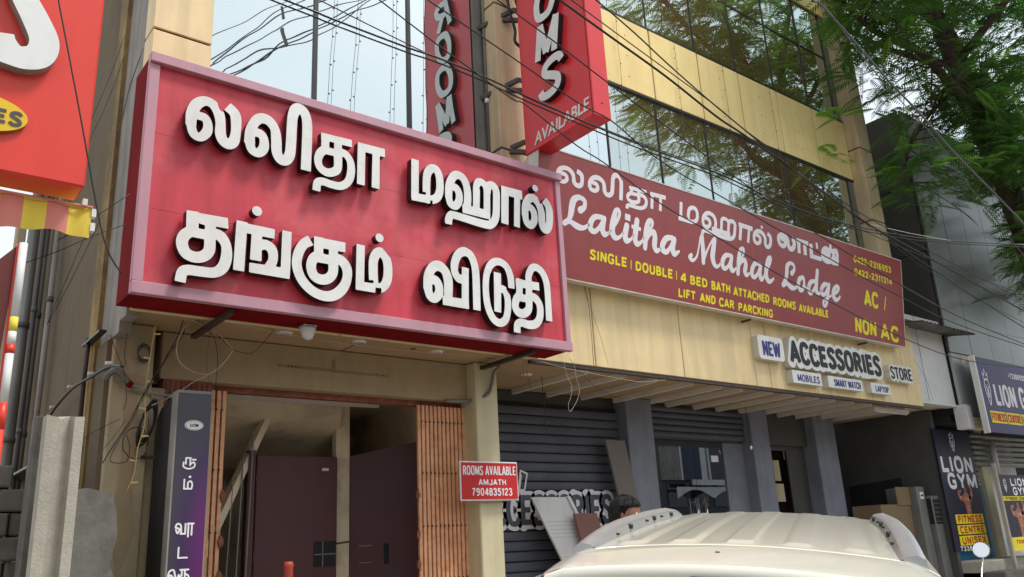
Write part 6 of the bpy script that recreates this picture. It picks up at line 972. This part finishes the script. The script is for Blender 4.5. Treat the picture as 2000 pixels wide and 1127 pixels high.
# ================================================================== TREE
TR = thing('street_tree', 'large feathery leaved rain tree leaning over the grey clad building', 'tree', (14.9, 4.6, .5))
rt = random.Random(11)
br = []
KT = 1.205
def TQ(p): return Vector((p[0] * KT, p[1] * KT, 2 + (p[2] - 2) * KT))
def limb(pts, r0, r1, nm='limb', n=9):
    pts = [TQ(p) for p in pts]
    pc = cat_rom(pts, 5); k = len(pc); q = MB(); q.tube([p + Vector((rt.uniform(-1, 1), rt.uniform(-1, 1), 0)) * r0 * .08 for p in pc], [r0 + (r1 - r0) * i / (k - 1) for i in range(k)], n)
    q.build(nm, BARK, TR); return pc
limb([(15.1, 4.7, .4), (14.9, 4.65, 2.2), (14.5, 4.6, 4.2), (13.75, 4.5, 6.3), (13.1, 4.5, 7.7), (12.75, 4.5, 8.3)], .26, .165, 'trunk', 12)
ends = []
for pts, r0, r1 in (
    ([(12.75, 4.5, 8.25), (12.5, 4.5, 8.9), (12.0, 4.5, 9.9), (11.6, 4.4, 11.2)], .17, .06),
    ([(12.85, 4.5, 8.2), (13.0, 4.55, 9.2), (12.8, 4.7, 10.2), (13.2, 4.9, 11.8)], .14, .05),
    ([(12.85, 4.5, 8.1), (12.1, 4.45, 8.25), (11.4, 4.5, 8.55), (10.6, 4.7, 8.7), (9.6, 4.9, 9.3)], .10, .03),
    ([(12.1, 4.5, 9.7), (11.2, 4.3, 10.3), (10.2, 4.3, 10.9), (9.3, 4.4, 11.3)], .08, .03),
    ([(13.0, 4.5, 8.0), (13.9, 4.6, 9.0), (15.2, 4.9, 9.9), (16.8, 5.2, 10.4)], .12, .04),
    ([(12.6, 4.6, 8.8), (12.6, 5.5, 9.6), (12.2, 6.3, 10.6)], .07, .03),
    ([(12.6, 4.4, 8.8), (12.8, 3.2, 9.8), (13.0, 2.0, 10.6)], .08, .03),
    ([(14.4, 4.6, 4.6), (15.3, 4.9, 5.8), (16.2, 5.1, 6.8), (16.9, 5.2, 7.5)], .09, .03),
    ([(13.4, 4.5, 7.0), (14.4, 4.2, 7.9), (15.6, 3.9, 8.5)], .09, .03),
    ([(12.4, 4.4, 8.3), (12.3, 5.0, 7.9), (12.2, 5.4, 7.3), (12.2, 5.6, 6.9)], .035, .012)):
    pc = limb(pts, r0, r1); ends.append(pc)
q = MB()      # thin twigs, joined
twigs = []
for pc in ends:
    for i in range(3, len(pc)):
        for _ in range(4):
            d = Vector((rt.gauss(0, 1), rt.gauss(0, 1), rt.gauss(.1, .5))).normalized(); L_ = rt.uniform(.5, 1.5); p = pc[i]
            pts = [p, p + d * L_ * .5 + Vector((0, 0, .05)), p + d * L_ + Vector((0, 0, -.12 * L_))]; 
            if pts[2].x > 1.9 * pts[2].y + .6 and pts[2].y < 6.75: q.tube(pts, [.014, .009, .004], 4); twigs.append(pts)
tag(q.build('twigs', BARK, TR), kind='stuff')
# pinnate fronds : rachis with paired narrow leaflets
def frond(p, d, up, ln, V, Fc, npair=13):
    d = d.normalized(); s = d.cross(up).normalized(); u = s.cross(d)
    for k in range(npair):
        t = (k + 1) / (npair + .5); c = p + d * (ln * t) - Vector((0, 0, 1)) * (ln * .30 * t * t)
        wl = ln * .34 * math.sin(math.pi * min(1, t * .8 + .18)) ; wd = ln * .032
        for sg in (-1, 1):
            e = (s * sg + d * .45).normalized(); b = len(V)
            tip = c + e * wl - Vector((0, 0, 1)) * wl * .22; m_ = c + e * wl * .5
            V += [c, m_ + d * wd, tip, m_ - d * wd]; Fc.append((b, b + 1, b + 2, b + 3))
def ok(p):      # keep the crown clear of the lodge and of the street in front of it
    if p.y > 6.75: return False
    if p.x < 2.0 * p.y + .1: return False
    return True
crown = [(10.0, 4.4, 8.7, .9, .6, .5, 50), (10.0, 4.3, 9.9, 1.0, .8, .7, 80), (11.2, 4.5, 10.6, 2.1, 1.5, 1.5, 380), (13.0, 4.7, 11.2, 2.6, 2.2, 1.6, 420), (15.2, 4.6, 10.2, 2.4, 2.0, 1.5, 300), (10.6, 4.5, 9.3, 1.5, 1.2, .8, 210), (14.2, 4.0, 8.6, 1.6, 1.4, .8, 110), (16.4, 4.8, 8.2, 1.6, 1.2, 1.3, 150), (12.9, 2.8, 10.2, 1.8, 1.4, 1.2, 200), (11.9, 5.3, 8.6, 1.2, .9, .6, 90), (17.2, 5.0, 6.6, 1.2, .9, 1.0, 100), (11.3, 5.9, 7.4, .55, .5, .45, 26), (12.9, 5.6, 7.1, .7, .7, .5, 34), (15.9, 4.9, 6.3, .8, .7, .7, 50), (11.7, 4.75, 6.9, .7, .45, .4, 60), (13.1, 4.25, 7.2, .8, .5, .5, 90), (12.2, 4.4, 7.9, .8, .6, .4, 80), (14.9, 4.5, 7.3, 1.3, .8, .8, 130), (13.9, 4.2, 6.2, .7, .5, .5, 60), (16.2, 4.9, 9.2, 1.3, .9, .8, 140)]
crown = [(*TQ((a[0], a[1], a[2])), a[3] * KT, a[4] * KT * .9, a[5] * KT, a[6]) for a in crown]
V = []; Fc = []; V2 = []; F2 = []
for cx, cy, cz, a, b, c, n in crown:
    for _ in range(int(n * (1.45 if cx > 15 else 1.0))):
        while 1:
            x, y, z = rt.uniform(-1, 1), rt.uniform(-1, 1), rt.uniform(-1, 1)
            if .1 < x * x + y * y + z * z < 1: break
        p = Vector((cx + a * x, cy + b * y, cz + c * z))
        if not ok(p): continue
        cl = Vector((math.sin(p.x * 2.1) + math.cos(p.y * 2.7), 0, math.sin(p.z * 2.5 + p.x)))
        if cl.x + cl.z < -.75 or rt.random() < .12: continue                       # gaps between clumps
        for _ in range(2):
            d = Vector((rt.gauss(x, .6), rt.gauss(y, .6), rt.gauss(-.05, .25))); ln = rt.uniform(.36, .66)
            if rt.random() < .09: frond(p, d, Vector((0, 0, 1)), ln, V2, F2)
            else: frond(p, d, Vector((rt.gauss(0, .25), rt.gauss(0, .25), 1)), ln, V, Fc)
for tw in twigs[::2]:
    p = tw[2]
    if ok(p): frond(p, p - tw[1], Vector((0, 0, 1)), rt.uniform(.35, .6), V, Fc)
for p in ((11.25, 5.95, 7.5), (11.0, 5.6, 7.9), (12.6, 5.3, 7.7), (12.7, 4.3, 8.9), (13.0, 4.4, 7.9)):
    p = TQ(p)
    for _ in range(3): frond(Vector(p), Vector((rt.gauss(-.6, .5), rt.gauss(-.3, .4), rt.gauss(0, .2))), Vector((0, 0, 1)), rt.uniform(.5, .75), V2, F2, 15)
for nm, vv, ff_, mt in (('crown', V, Fc, LEAF), ('young_leaves', V2, F2, LEAF_L)):
    me = bpy.data.meshes.new(nm); me.from_pydata([tuple(v) for v in vv], [], ff_); me.materials.append(mt); o = link(nm, me, TR); o['kind'] = 'stuff'

# ================================================================== CAR
CO = Vector((2.3685, 1.8484, 1.9146)); CF = Vector((.85342, .516088, .072986)); CL = Vector((-.520936, .849197, .086548)); CU = Vector((-.0173135, -.1118832, .9935705))
HR = 1.62; CG0 = CO - CU * HR
def cw(l, w_, h): return CG0 + CF * l + CL * w_ + CU * h
CAR = thing('parked_car', 'cream white estate car with silver roof rails parked before the shops', 'car', CG0 + CF * 1.9)
def cmb(): return MB()
def sm(a, b, x): t = max(0, min(1, (x - a) / (b - a))); return t * t * (3 - 2 * t)
def roofz(l, w_):
    z = HR + .040 * (1 - (w_ / .6) ** 2) + .028 * (1 - ((l - 1.3) / 1.5) ** 2) - .028 * .25
    if l < .1: z -= .10 * (.1 - l) ** 1.2 + .25 * max(0, -.12 - l) ** 1.5
    if abs(w_) > .54: z -= 1.3 * (abs(w_) - .54) ** 1.6
    if l > 2.2: z -= .35 * (l - 2.2) ** 1.6
    for c in (-.40, -.20, 0.0, .20, .40):
        e = sm(.052, .043, abs(w_ - c)) * sm(.24, .29, l) * sm(2.12, 2.07, l); z += .008 * e
    z -= .010 * math.exp(-((l - .19) / .006) ** 2)
    return z
ls = sorted(set([round(-.15 + .03 * i, 3) for i in range(11)] + [.17, .18, .185, .19, .195, .2, .21, .24, .265, .29] + [round(.3 + .1 * i, 2) for i in range(18)] + [2.07, 2.095, 2.12, 2.2, 2.3, 2.4, 2.5]))
ws = sorted(set([round(-.70 + .02 * i, 3) for i in range(71)] + [round(c + s * d, 3) for c in (-.4, -.2, 0, .2, .4) for s in (-1, 1) for d in (.042, .0455, .0515, .055)]))
def hw(l):   # half width of the roof at station l
    return .635 - .05 * sm(1.4, 2.5, l) - .03 * sm(.0, -.22, l)
q = MB(); q.grid([[cw(l, w_ * hw(l) / .70, roofz(l, w_ * hw(l) / .70)) for w_ in ws] for l in ls]); q.f = [f[::-1] for f in q.f]; q.build('roof', CARPAINT, CAR)
# spoiler lip, rear hatch, lamp
def loft(secs, nm, mt, smooth=True):
    q = MB(); q.grid(secs, smooth=smooth); return q.build(nm, mt, CAR)
def row(l, h, wd, n=20, crown_=.0, rear=0): return [cw(l + rear * (2 * i / n - 1) ** 2, wd * (2 * i / n - 1), h - crown_ * (2 * i / n - 1) ** 4 * 1) for i in range(n + 1)]
zr = lambda w_: roofz(-.15, w_)
lip = [[cw(dl_, .60 * (2 * i / 20 - 1), zr(.60 * (2 * i / 20 - 1)) - dz_) for i in range(21)] for dl_, dz_ in ((-.15, 0), (-.168, .006), (-.178, .022), (-.176, .05), (-.12, .07))]
loft(lip, 'spoiler', CARPAINT)
loft([row(-.13, 1.53, .585, rear=.03), row(-.24, 1.25, .64, rear=.04), row(-.32, .98, .68, rear=.05)], 'rear_window', CARGLASS)
loft([row(-.32, .98, .72, rear=.05), row(-.36, .80, .80, rear=.07), row(-.38, .55, .84, rear=.08), row(-.36, .35, .84, rear=.08)], 'tailgate', CARPAINT)
loft([row(-.38, .58, .85, rear=.1), row(-.45, .5, .86, rear=.1), row(-.44, .3, .84, rear=.1), row(-.3, .22, .8, rear=.1)], 'rear_bumper', CARDARK)
q = MB(); c = [cw(-.186, -.02 + s * .13, h) for s, h in ((1, 1.575), (-1, 1.575), (-1, 1.60), (1, 1.60))] + [cw(-.16, -.02 + s * .13, h) for s, h in ((1, 1.575), (-1, 1.575), (-1, 1.60), (1, 1.60))]
q.add(c, [[0, 1, 2, 3], [3, 2, 6, 7], [0, 4, 5, 1], [0, 3, 7, 4], [1, 5, 6, 2]]); q.build('stop_lamp', mat('dark_red_lens', (.08, .005, .006), .15), CAR)
q = MB(); q.grid([[cw(.188 + d, .6 * (2 * i / 24 - 1) * .98, roofz(.188 + d, .6 * (2 * i / 24 - 1) * .98) + .0012) for d in (-.003, .003)] for i in range(25)]); q.build('roof_seam', RAILGREY, CAR)
# sides
for s in (1, -1):
    sec = []
    for l in np.linspace(-.30, 4.0, 30):
        hood = 1.0 - .12 * sm(2.9, 4.0, l) - .06 * sm(3.6, 4.05, l); wv = .86 - .10 * sm(3.3, 4.0, l) - .05 * sm(.2, -.3, l)
        sec.append([cw(l, s * (wv - .10), .22), cw(l, s * wv, .34), cw(l, s * (wv + .005), .62), cw(l, s * (wv - .015), .86), cw(l, s * (wv - .05), hood)])
    q = MB(); q.grid(sec); q.build('side_body', CARPAINT, CAR)
    up = []
    for l in np.linspace(-.15, 2.5, 24):
        h_ = roofz(l, .70); h_ = roofz(l, hw(l)); up.append([cw(l, s * .81, .98), cw(l, s * .775, 1.2), cw(l, s * (hw(l) + .022), h_ - .09), cw(l, s * hw(l), h_)])
    q = MB(); q.grid(up); q.build('side_windows', CARGLASS, CAR)
    q = MB()
    for l in (-.12, .75, 1.65, 2.45):
        q.grid([[cw(l + d, s * .818, .98), cw(l + d, s * .79, 1.2), cw(l + d, s * (hw(l) + .030), roofz(l, hw(l)) - .09), cw(l + d, s * (hw(l) + .004), roofz(l, hw(l)))] for d in ((-.1, .12) if l < 0 else (-.03, .05))])
    q.grid([[cw(l, s * (hw(l) + .028), roofz(l, hw(l)) - .095), cw(l, s * (hw(l) + .016), roofz(l, hw(l)) - .03), cw(l, s * (hw(l) - .002), roofz(l, hw(l)) + .001)] for l in np.linspace(-.15, 2.5, 20)])
    q.build('window_pillar', CARPAINT, CAR)
loft([[cw(2.5, .6 * (2 * i / 12 - 1), roofz(2.5, .5 * (2 * i / 12 - 1))) for i in range(13)], [cw(2.95 - .1 * (2 * i / 12 - 1) ** 2, .74 * (2 * i / 12 - 1), 1.25) for i in range(13)], [cw(3.25 - .15 * (2 * i / 12 - 1) ** 2, .80 * (2 * i / 12 - 1), 1.02) for i in range(13)]], 'windscreen', CARGLASS)
loft([[cw(3.25 - .15 * (2 * i / 12 - 1) ** 2, .80 * (2 * i / 12 - 1), 1.01) for i in range(13)], [cw(3.8, .78 * (2 * i / 12 - 1), .94) for i in range(13)], [cw(4.05 - .1 * (2 * i / 12 - 1) ** 2, .74 * (2 * i / 12 - 1), .80) for i in range(13)], [cw(4.12 - .14 * (2 * i / 12 - 1) ** 2, .76 * (2 * i / 12 - 1), .5) for i in range(13)], [cw(4.05 - .14 * (2 * i / 12 - 1) ** 2, .76 * (2 * i / 12 - 1), .25) for i in range(13)]], 'bonnet', CARPAINT)
q = MB(); q.grid([[cw(l, w_, .24) for w_ in (-.8, .8)] for l in (-.3, 4.0)]); q.build('floor_pan', CARDARK, CAR)
for s in (1, -1):
    for l in (.35, 3.15):
        q = MB(); q.tube([cw(l, s * .70, .32), cw(l, s * .885, .32)], .32, 24); wh = q.build('wheel', RUBBER, CAR)
        q = MB(); q.tube([cw(l, s * .80, .32), cw(l, s * .892, .32)], .20, 20); q.build('rim', SILVER, wh)
    q = MB(); q.add([cw(-.33, s * .66, 1.0), cw(-.22, s * .80, 1.0), cw(-.26, s * .84, .72), cw(-.36, s * .72, .72)], [[0, 1, 2, 3]] if s < 0 else [[3, 2, 1, 0]]); q.build('tail_lamp', mat('red_lens', (.3, .01, .01), .15), CAR)
    # roof rail : silver cap over a grey inner panel
    N_ = 22; cap = []; inn = []; out_ = []
    for i in range(N_ + 1):
        t_ = i / N_; l = .20 + 1.86 * t_; a = min(1, min(t_ / .34, (1 - t_) / .16)); hgt = .014 + .038 * math.sin(a * math.pi / 2) ** .8
        z0 = roofz(l, .56) - .004; k_ = hw(l) / .70; wi = .515 - .035 * sm(1.3, 2.2, l); wo = wi + .088; zt = roofz(l, .54) + hgt
        cap.append([cw(l, s * (wi + .012), zt - .010), cw(l, s * (wi + .020), zt), cw(l, s * (wi + .055), zt + .006), cw(l, s * (wi + .08), zt - .006), cw(l, s * (wo), zt - .035), cw(l, s * wo, z0 - .03)])
        inn.append([cw(l, s * (wi - .004), z0 + .006), cw(l, s * wi, z0 + .012), cw(l, s * (wi + .014), zt - .008)])
    q = MB(); q.grid(cap)
    if s > 0: q.f = [f[::-1] for f in q.f]
    q.add(cap[0], [list(range(6))]); q.add(cap[-1], [list(range(6))]); ra = q.build('roof_rail', SILVER, CAR)
    q = MB(); q.grid(inn); q.build('rail_insert', RAILGREY, ra)
    for l in (.55, .80, 1.15, 1.33, 1.5, 1.72):
        q = MB(); k_ = hw(l) / .70; wi = .515 - .035 * sm(1.3, 2.2, l) + .004; z = roofz(l, .54) + .028 - (.010 if l < .6 else 0); big_ = .011 if l in (.80, 1.33, 1.72) else .005
        q.tube([cw(l, s * (wi + .012), z), cw(l, s * (wi - .010), z)], big_, 8); q.build('rail_plug', CARDARK, ra)
q = MB(); q.tube([cw(.02, .05, roofz(.02, .05) + .001), cw(.02, .05, roofz(.02, .05) + .004)], .008, 8); q.build('roof_speck', RAILGREY, CAR)
tag(CAR, 'cream white estate car with silver roof rails parked before the shops')

# ================================================================== PERSON behind the car
PX, PY = 4.35, 4.28; HT = 2.30; GP = .1 + .1 * PY; scl = (HT - GP) / 1.76
PE = thing('person', 'person with short black hair standing behind the white car', 'person', (PX, PY, GP))
SKIN = mat('brown_skin', (.30, .13, .075), .5, .08, 20); HAIR = mat('black_hair', (.008, .007, .007), .55, .3, 60, bump=1, bscale=120); SHIRT = mat('blue_shirt', (.10, .16, .28), .8, .1); TROU = mat('dark_trousers', (.03, .03, .04), .85, .1)
yaw_ = R_(200)           # facing the camera side, a little to its right
def pw(x, y, z):         # body coordinates: x to its left, y forward
    return Vector((PX + (x * math.cos(yaw_) - y * math.sin(yaw_)) * scl, PY + (x * math.sin(yaw_) + y * math.cos(yaw_)) * scl, GP + z * scl))
def skin_mesh(name, verts, edges, radii, m, parent, lv=2):
    me = bpy.data.meshes.new(name); me.from_pydata([tuple(pw(*v)) for v in verts], edges, []); o = bpy.data.objects.new(name, me); COL.objects.link(o)
    md = o.modifiers.new('Skin', 'SKIN'); ss = o.modifiers.new('Sub', 'SUBSURF'); ss.levels = lv; ss.render_levels = lv
    for i, r in enumerate(radii): me.skin_vertices[0].data[i].radius = (r * scl, r * scl); me.skin_vertices[0].data[i].use_root = (i == 0)
    me.materials.append(m); o.parent = parent; o.matrix_parent_inverse = world_of(parent).inverted(); return o
bv = [(0, 0, .95), (0, 0, 1.12), (0, .01, 1.32), (0, 0, 1.46), (0, .01, 1.53), (0, .03, 1.60),
      (.19, 0, 1.42), (.25, -.01, 1.15), (.27, .06, .92), (.27, .09, .83), (-.19, 0, 1.42), (-.25, -.01, 1.15), (-.27, .06, .92), (-.27, .09, .83),
      (.10, 0, .88), (.11, .01, .50), (.11, -.02, .09), (.12, .12, .04), (-.10, 0, .88), (-.11, .01, .50), (-.11, -.02, .09), (-.12, .12, .04)]
be = [(0, 1), (1, 2), (2, 3), (3, 4), (4, 5), (3, 6), (6, 7), (7, 8), (8, 9), (3, 10), (10, 11), (11, 12), (12, 13), (0, 14), (14, 15), (15, 16), (16, 17), (0, 18), (18, 19), (19, 20), (20, 21)]
rr = [.14, .13, .15, .09, .055, .06, .06, .045, .032, .036, .06, .045, .032, .036, .09, .062, .042, .035, .09, .062, .042, .035]
# arm joints use the chest vertex 2..3 ; the body is one surface
skin_mesh('body', bv, be, rr, SKIN, PE)
for s in (1, -1):
    for k, (dx, ln, cu) in enumerate(((-.028, .07, .01), (-.010, .08, .012), (.010, .076, .012), (.027, .06, .01))):
        skin_mesh('finger', [(s * .27, .09 + 0, .83), (s * .27 + .0, .09 + dx, .79), (s * .262, .09 + dx, .79 - ln * .5), (s * .25, .09 + dx, .79 - ln)], [(0, 1), (1, 2), (2, 3)], [.012, .010, .009, .007], SKIN, PE, 1)
    skin_mesh('thumb', [(s * .27, .10, .85), (s * .262, .135, .82), (s * .255, .145, .785)], [(0, 1), (1, 2)], [.013, .011, .009], SKIN, PE, 1)
tv = [(0, 0, .95), (0, 0, 1.12), (0, .01, 1.32), (0, 0, 1.44), (.19, 0, 1.43), (.25, -.01, 1.18), (-.19, 0, 1.43), (-.25, -.01, 1.18)]
skin_mesh('shirt', tv, [(0, 1), (1, 2), (2, 3), (3, 4), (4, 5), (3, 6), (6, 7)], [.155, .15, .165, .10, .075, .065, .075, .065], SHIRT, PE)
skin_mesh('trousers', [(0, 0, .98), (.10, 0, .88), (.11, .01, .50), (.11, -.02, .10), (-.10, 0, .88), (-.11, .01, .50), (-.11, -.02, .10)], [(0, 1), (1, 2), (2, 3), (0, 4), (4, 5), (5, 6)], [.15, .105, .08, .06, .105, .08, .06], TROU, PE)
def ball(c, rx, ry, rz, nu=20, nv=14, f=None, z0=-1):
    P = []
    for i in range(nv + 1):
        ph = -math.pi / 2 + math.pi * i / nv; r = []
        for j in range(nu + 1):
            th = 2 * math.pi * j / nu; d = Vector((math.cos(th) * math.cos(ph), math.sin(th) * math.cos(ph), math.sin(ph))); k = f(d) if f else 1
            r.append(pw(c[0] + rx * d.x * k, c[1] + ry * d.y * k, c[2] + rz * d.z * k))
        P.append(r)
    return P
hd = (0, .03, 1.645)
def hf(d):
    k = 1.0
    if d.z < 0: k -= .12 * (-d.z) * (1 - max(0, d.y))       # jaw
    k += .10 * math.exp(-((d.x / .16) ** 2 + ((d.z + .15) / .16) ** 2)) * (d.y > 0)      # nose
    k -= .05 * math.exp(-(((abs(d.x) - .36) / .14) ** 2 + ((d.z - .02) / .10) ** 2)) * (d.y > 0)
    return k
q = MB(); q.grid(ball(hd, .077, .098, .115, f=hf)); hd_o = q.build('head', SKIN, PE)
for s in (1, -1):
    q = MB(); q.grid(ball((s * .03, .115, 1.650), .013, .008, .009, 10, 6)); q.build('eye', WHITE_AC, hd_o)
    q = MB(); q.grid(ball((s * .079, .02, 1.64), .012, .022, .032, 10, 8)); q.build('ear', SKIN, hd_o)
q = MB(); q.grid(ball((0, .118, 1.585), .026, .006, .008, 10, 6)); q.build('mouth', SIGNRED_DK, hd_o)
rh = random.Random(3)
def hair_f(d): return (1.0 + .05 * math.sin(9 * d.x + 3 * d.z) * math.cos(8 * d.y) + rh.uniform(0, .05)) if (d.z > .30 or d.y < .10) else .80
q = MB(); q.grid(ball((0, .016, 1.668), .100, .118, .112, 36, 26, hair_f)); ho = q.build('hair', HAIR, PE)
q = MB()
for _ in range(900):
    th = rh.uniform(0, 6.283); ph = rh.uniform(.1, 1.5); d = Vector((math.cos(th) * math.cos(ph), math.sin(th) * math.cos(ph), math.sin(ph)))
    if d.z < .3 and d.y > .1: continue
    a = Vector((.098 * d.x, .016 + .116 * d.y, 1.668 + .110 * d.z)); t_ = Vector((rh.gauss(0, 1), rh.gauss(0, 1), rh.gauss(0, .4))); t_ = (t_ - d * t_.dot(d)).normalized()
    b = a + d * .012 + t_ * .022; sd_ = d.cross(t_) * .0025; q.add([pw(*(a - sd_)), pw(*(a + sd_)), pw(*b)], [[0, 1, 2]])
tag(q.build('hair_tufts', HAIR, PE), kind='stuff')

# ================================================================== MOTORBIKE (mirrors and handlebar reach into the frame)
MBK = thing('motorbike', 'parked black motorbike with a round chrome mirror at the bottom right', 'motorbike', (5.9, 2.6, .36))
ox, oy, oz = 5.86, 2.6, .36
def mp_(x, y, z): return Vector((ox + x, oy + y, oz + z))
for x in (-.55, .70):
    n = 28; P = []
    for i in range(n + 1):
        a = 2 * math.pi * i / n; P.append([mp_(x * .5 + .29 * math.cos(a), x + .0 , .30 + .29 * math.sin(a)) for _ in (0,)])
    pts = [mp_(x * .5 + 0.27 * math.cos(2 * math.pi * i / n) * .5, x + .27 * math.cos(2 * math.pi * i / n) * .86, .30 + .27 * math.sin(2 * math.pi * i / n)) for i in range(n + 1)]
    q = MB(); q.tube(pts, .045, 8); wh = q.build('wheel', RUBBER, MBK)
    q = MB()
    for i in range(0, n, 2): q.tube([mp_(x * .5, x, .30), pts[i]], .004, 4)
    q.build('spokes', CHROME, wh)
q = MB(); q.tube([mp_(-.28, -.55, .30), mp_(-.05, -.15, .35), mp_(.1, .2, .62), mp_(.24, .45, .85)], .035, 8); q.tube([mp_(.35, .70, .30), mp_(.30, .52, .75), mp_(.24, .42, 1.02)], .028, 8); q.build('frame', CARDARK, MBK)
q = MB(); q.tube([mp_(.02, .0, .62), mp_(.10, .15, .74), mp_(.20, .38, .78)], [.09, .14, .08], 12); q.build('fuel_tank', CARDARK, MBK)
q = MB(); q.tube([mp_(-.28, -.55, .74), mp_(-.15, -.3, .70), mp_(.0, -.02, .70)], [.07, .11, .09], 12); q.build('seat', RUBBER, MBK)
q = MB(); q.tube([mp_(-.02, -.05, .32), mp_(.10, .15, .42)], .14, 10); q.build('engine', SILVER, MBK)
hb = Vector((.86, -.5, 0))
c0 = mp_(.22, .38, 1.04)
q = MB(); q.tube([c0 - hb * .36, c0 - hb * .2, c0 + hb * .2, c0 + hb * .36], .014, 8); q.build('handlebar', CHROME, MBK)
for s in (-1, 1): q = MB(); q.tube([c0 + hb * (s * .26), c0 + hb * (s * .38)], .02, 10); q.build('grip', RUBBER, MBK)
q = MB(); q.tube([c0 + Vector((.1, .15, -.12)), c0 + Vector((.14, .22, -.12))], .09, 16); q.build('headlight', CHROME, MBK)
MIR = Vector((6.648, 2.950, 1.823))
for s, ctr in ((1, MIR), (-1, MIR - hb * .78 + Vector((0, 0, .0)))):
    st = c0 + hb * (.24 * s); vd = (Vector((0, 0, 2.0)) - ctr).normalized() if s > 0 else Vector((-.75, -.6, .1)).normalized()
    vd = (vd + Vector((0, 0, .25))).normalized(); a = vd.orthogonal().normalized(); b = vd.cross(a)
    q = MB(); q.tube(cat_rom([st, st + (ctr - st) * .5 + Vector((0, 0, .02)), ctr - vd * .02 - Vector((0, 0, .05))]), .006, 6); q.build('mirror_stem', CHROME, MBK)
    n = 28; rm = .058
    ring = lambda r, d: [ctr + (a * math.cos(6.2832 * k / n) + b * math.sin(6.2832 * k / n)) * r + vd * d for k in range(n)]
    q = MB(); q.add(ring(rm, 0) + ring(rm * .97, .006) + ring(rm * .9, -.02), [[k, (k + 1) % n, n + (k + 1) % n, n + k] for k in range(n)] + [[2 * n + k, 2 * n + (k + 1) % n, (k + 1) % n, k] for k in range(n)] + [list(range(3 * n - 1, 2 * n - 1, -1))]); mo = q.build('mirror_housing', CARDARK if s < 0 else CHROME, MBK)
    q = MB(); q.add(ring(rm * .93, .0062), [list(range(n))]); q.build('mirror_glass', CHROME, mo)
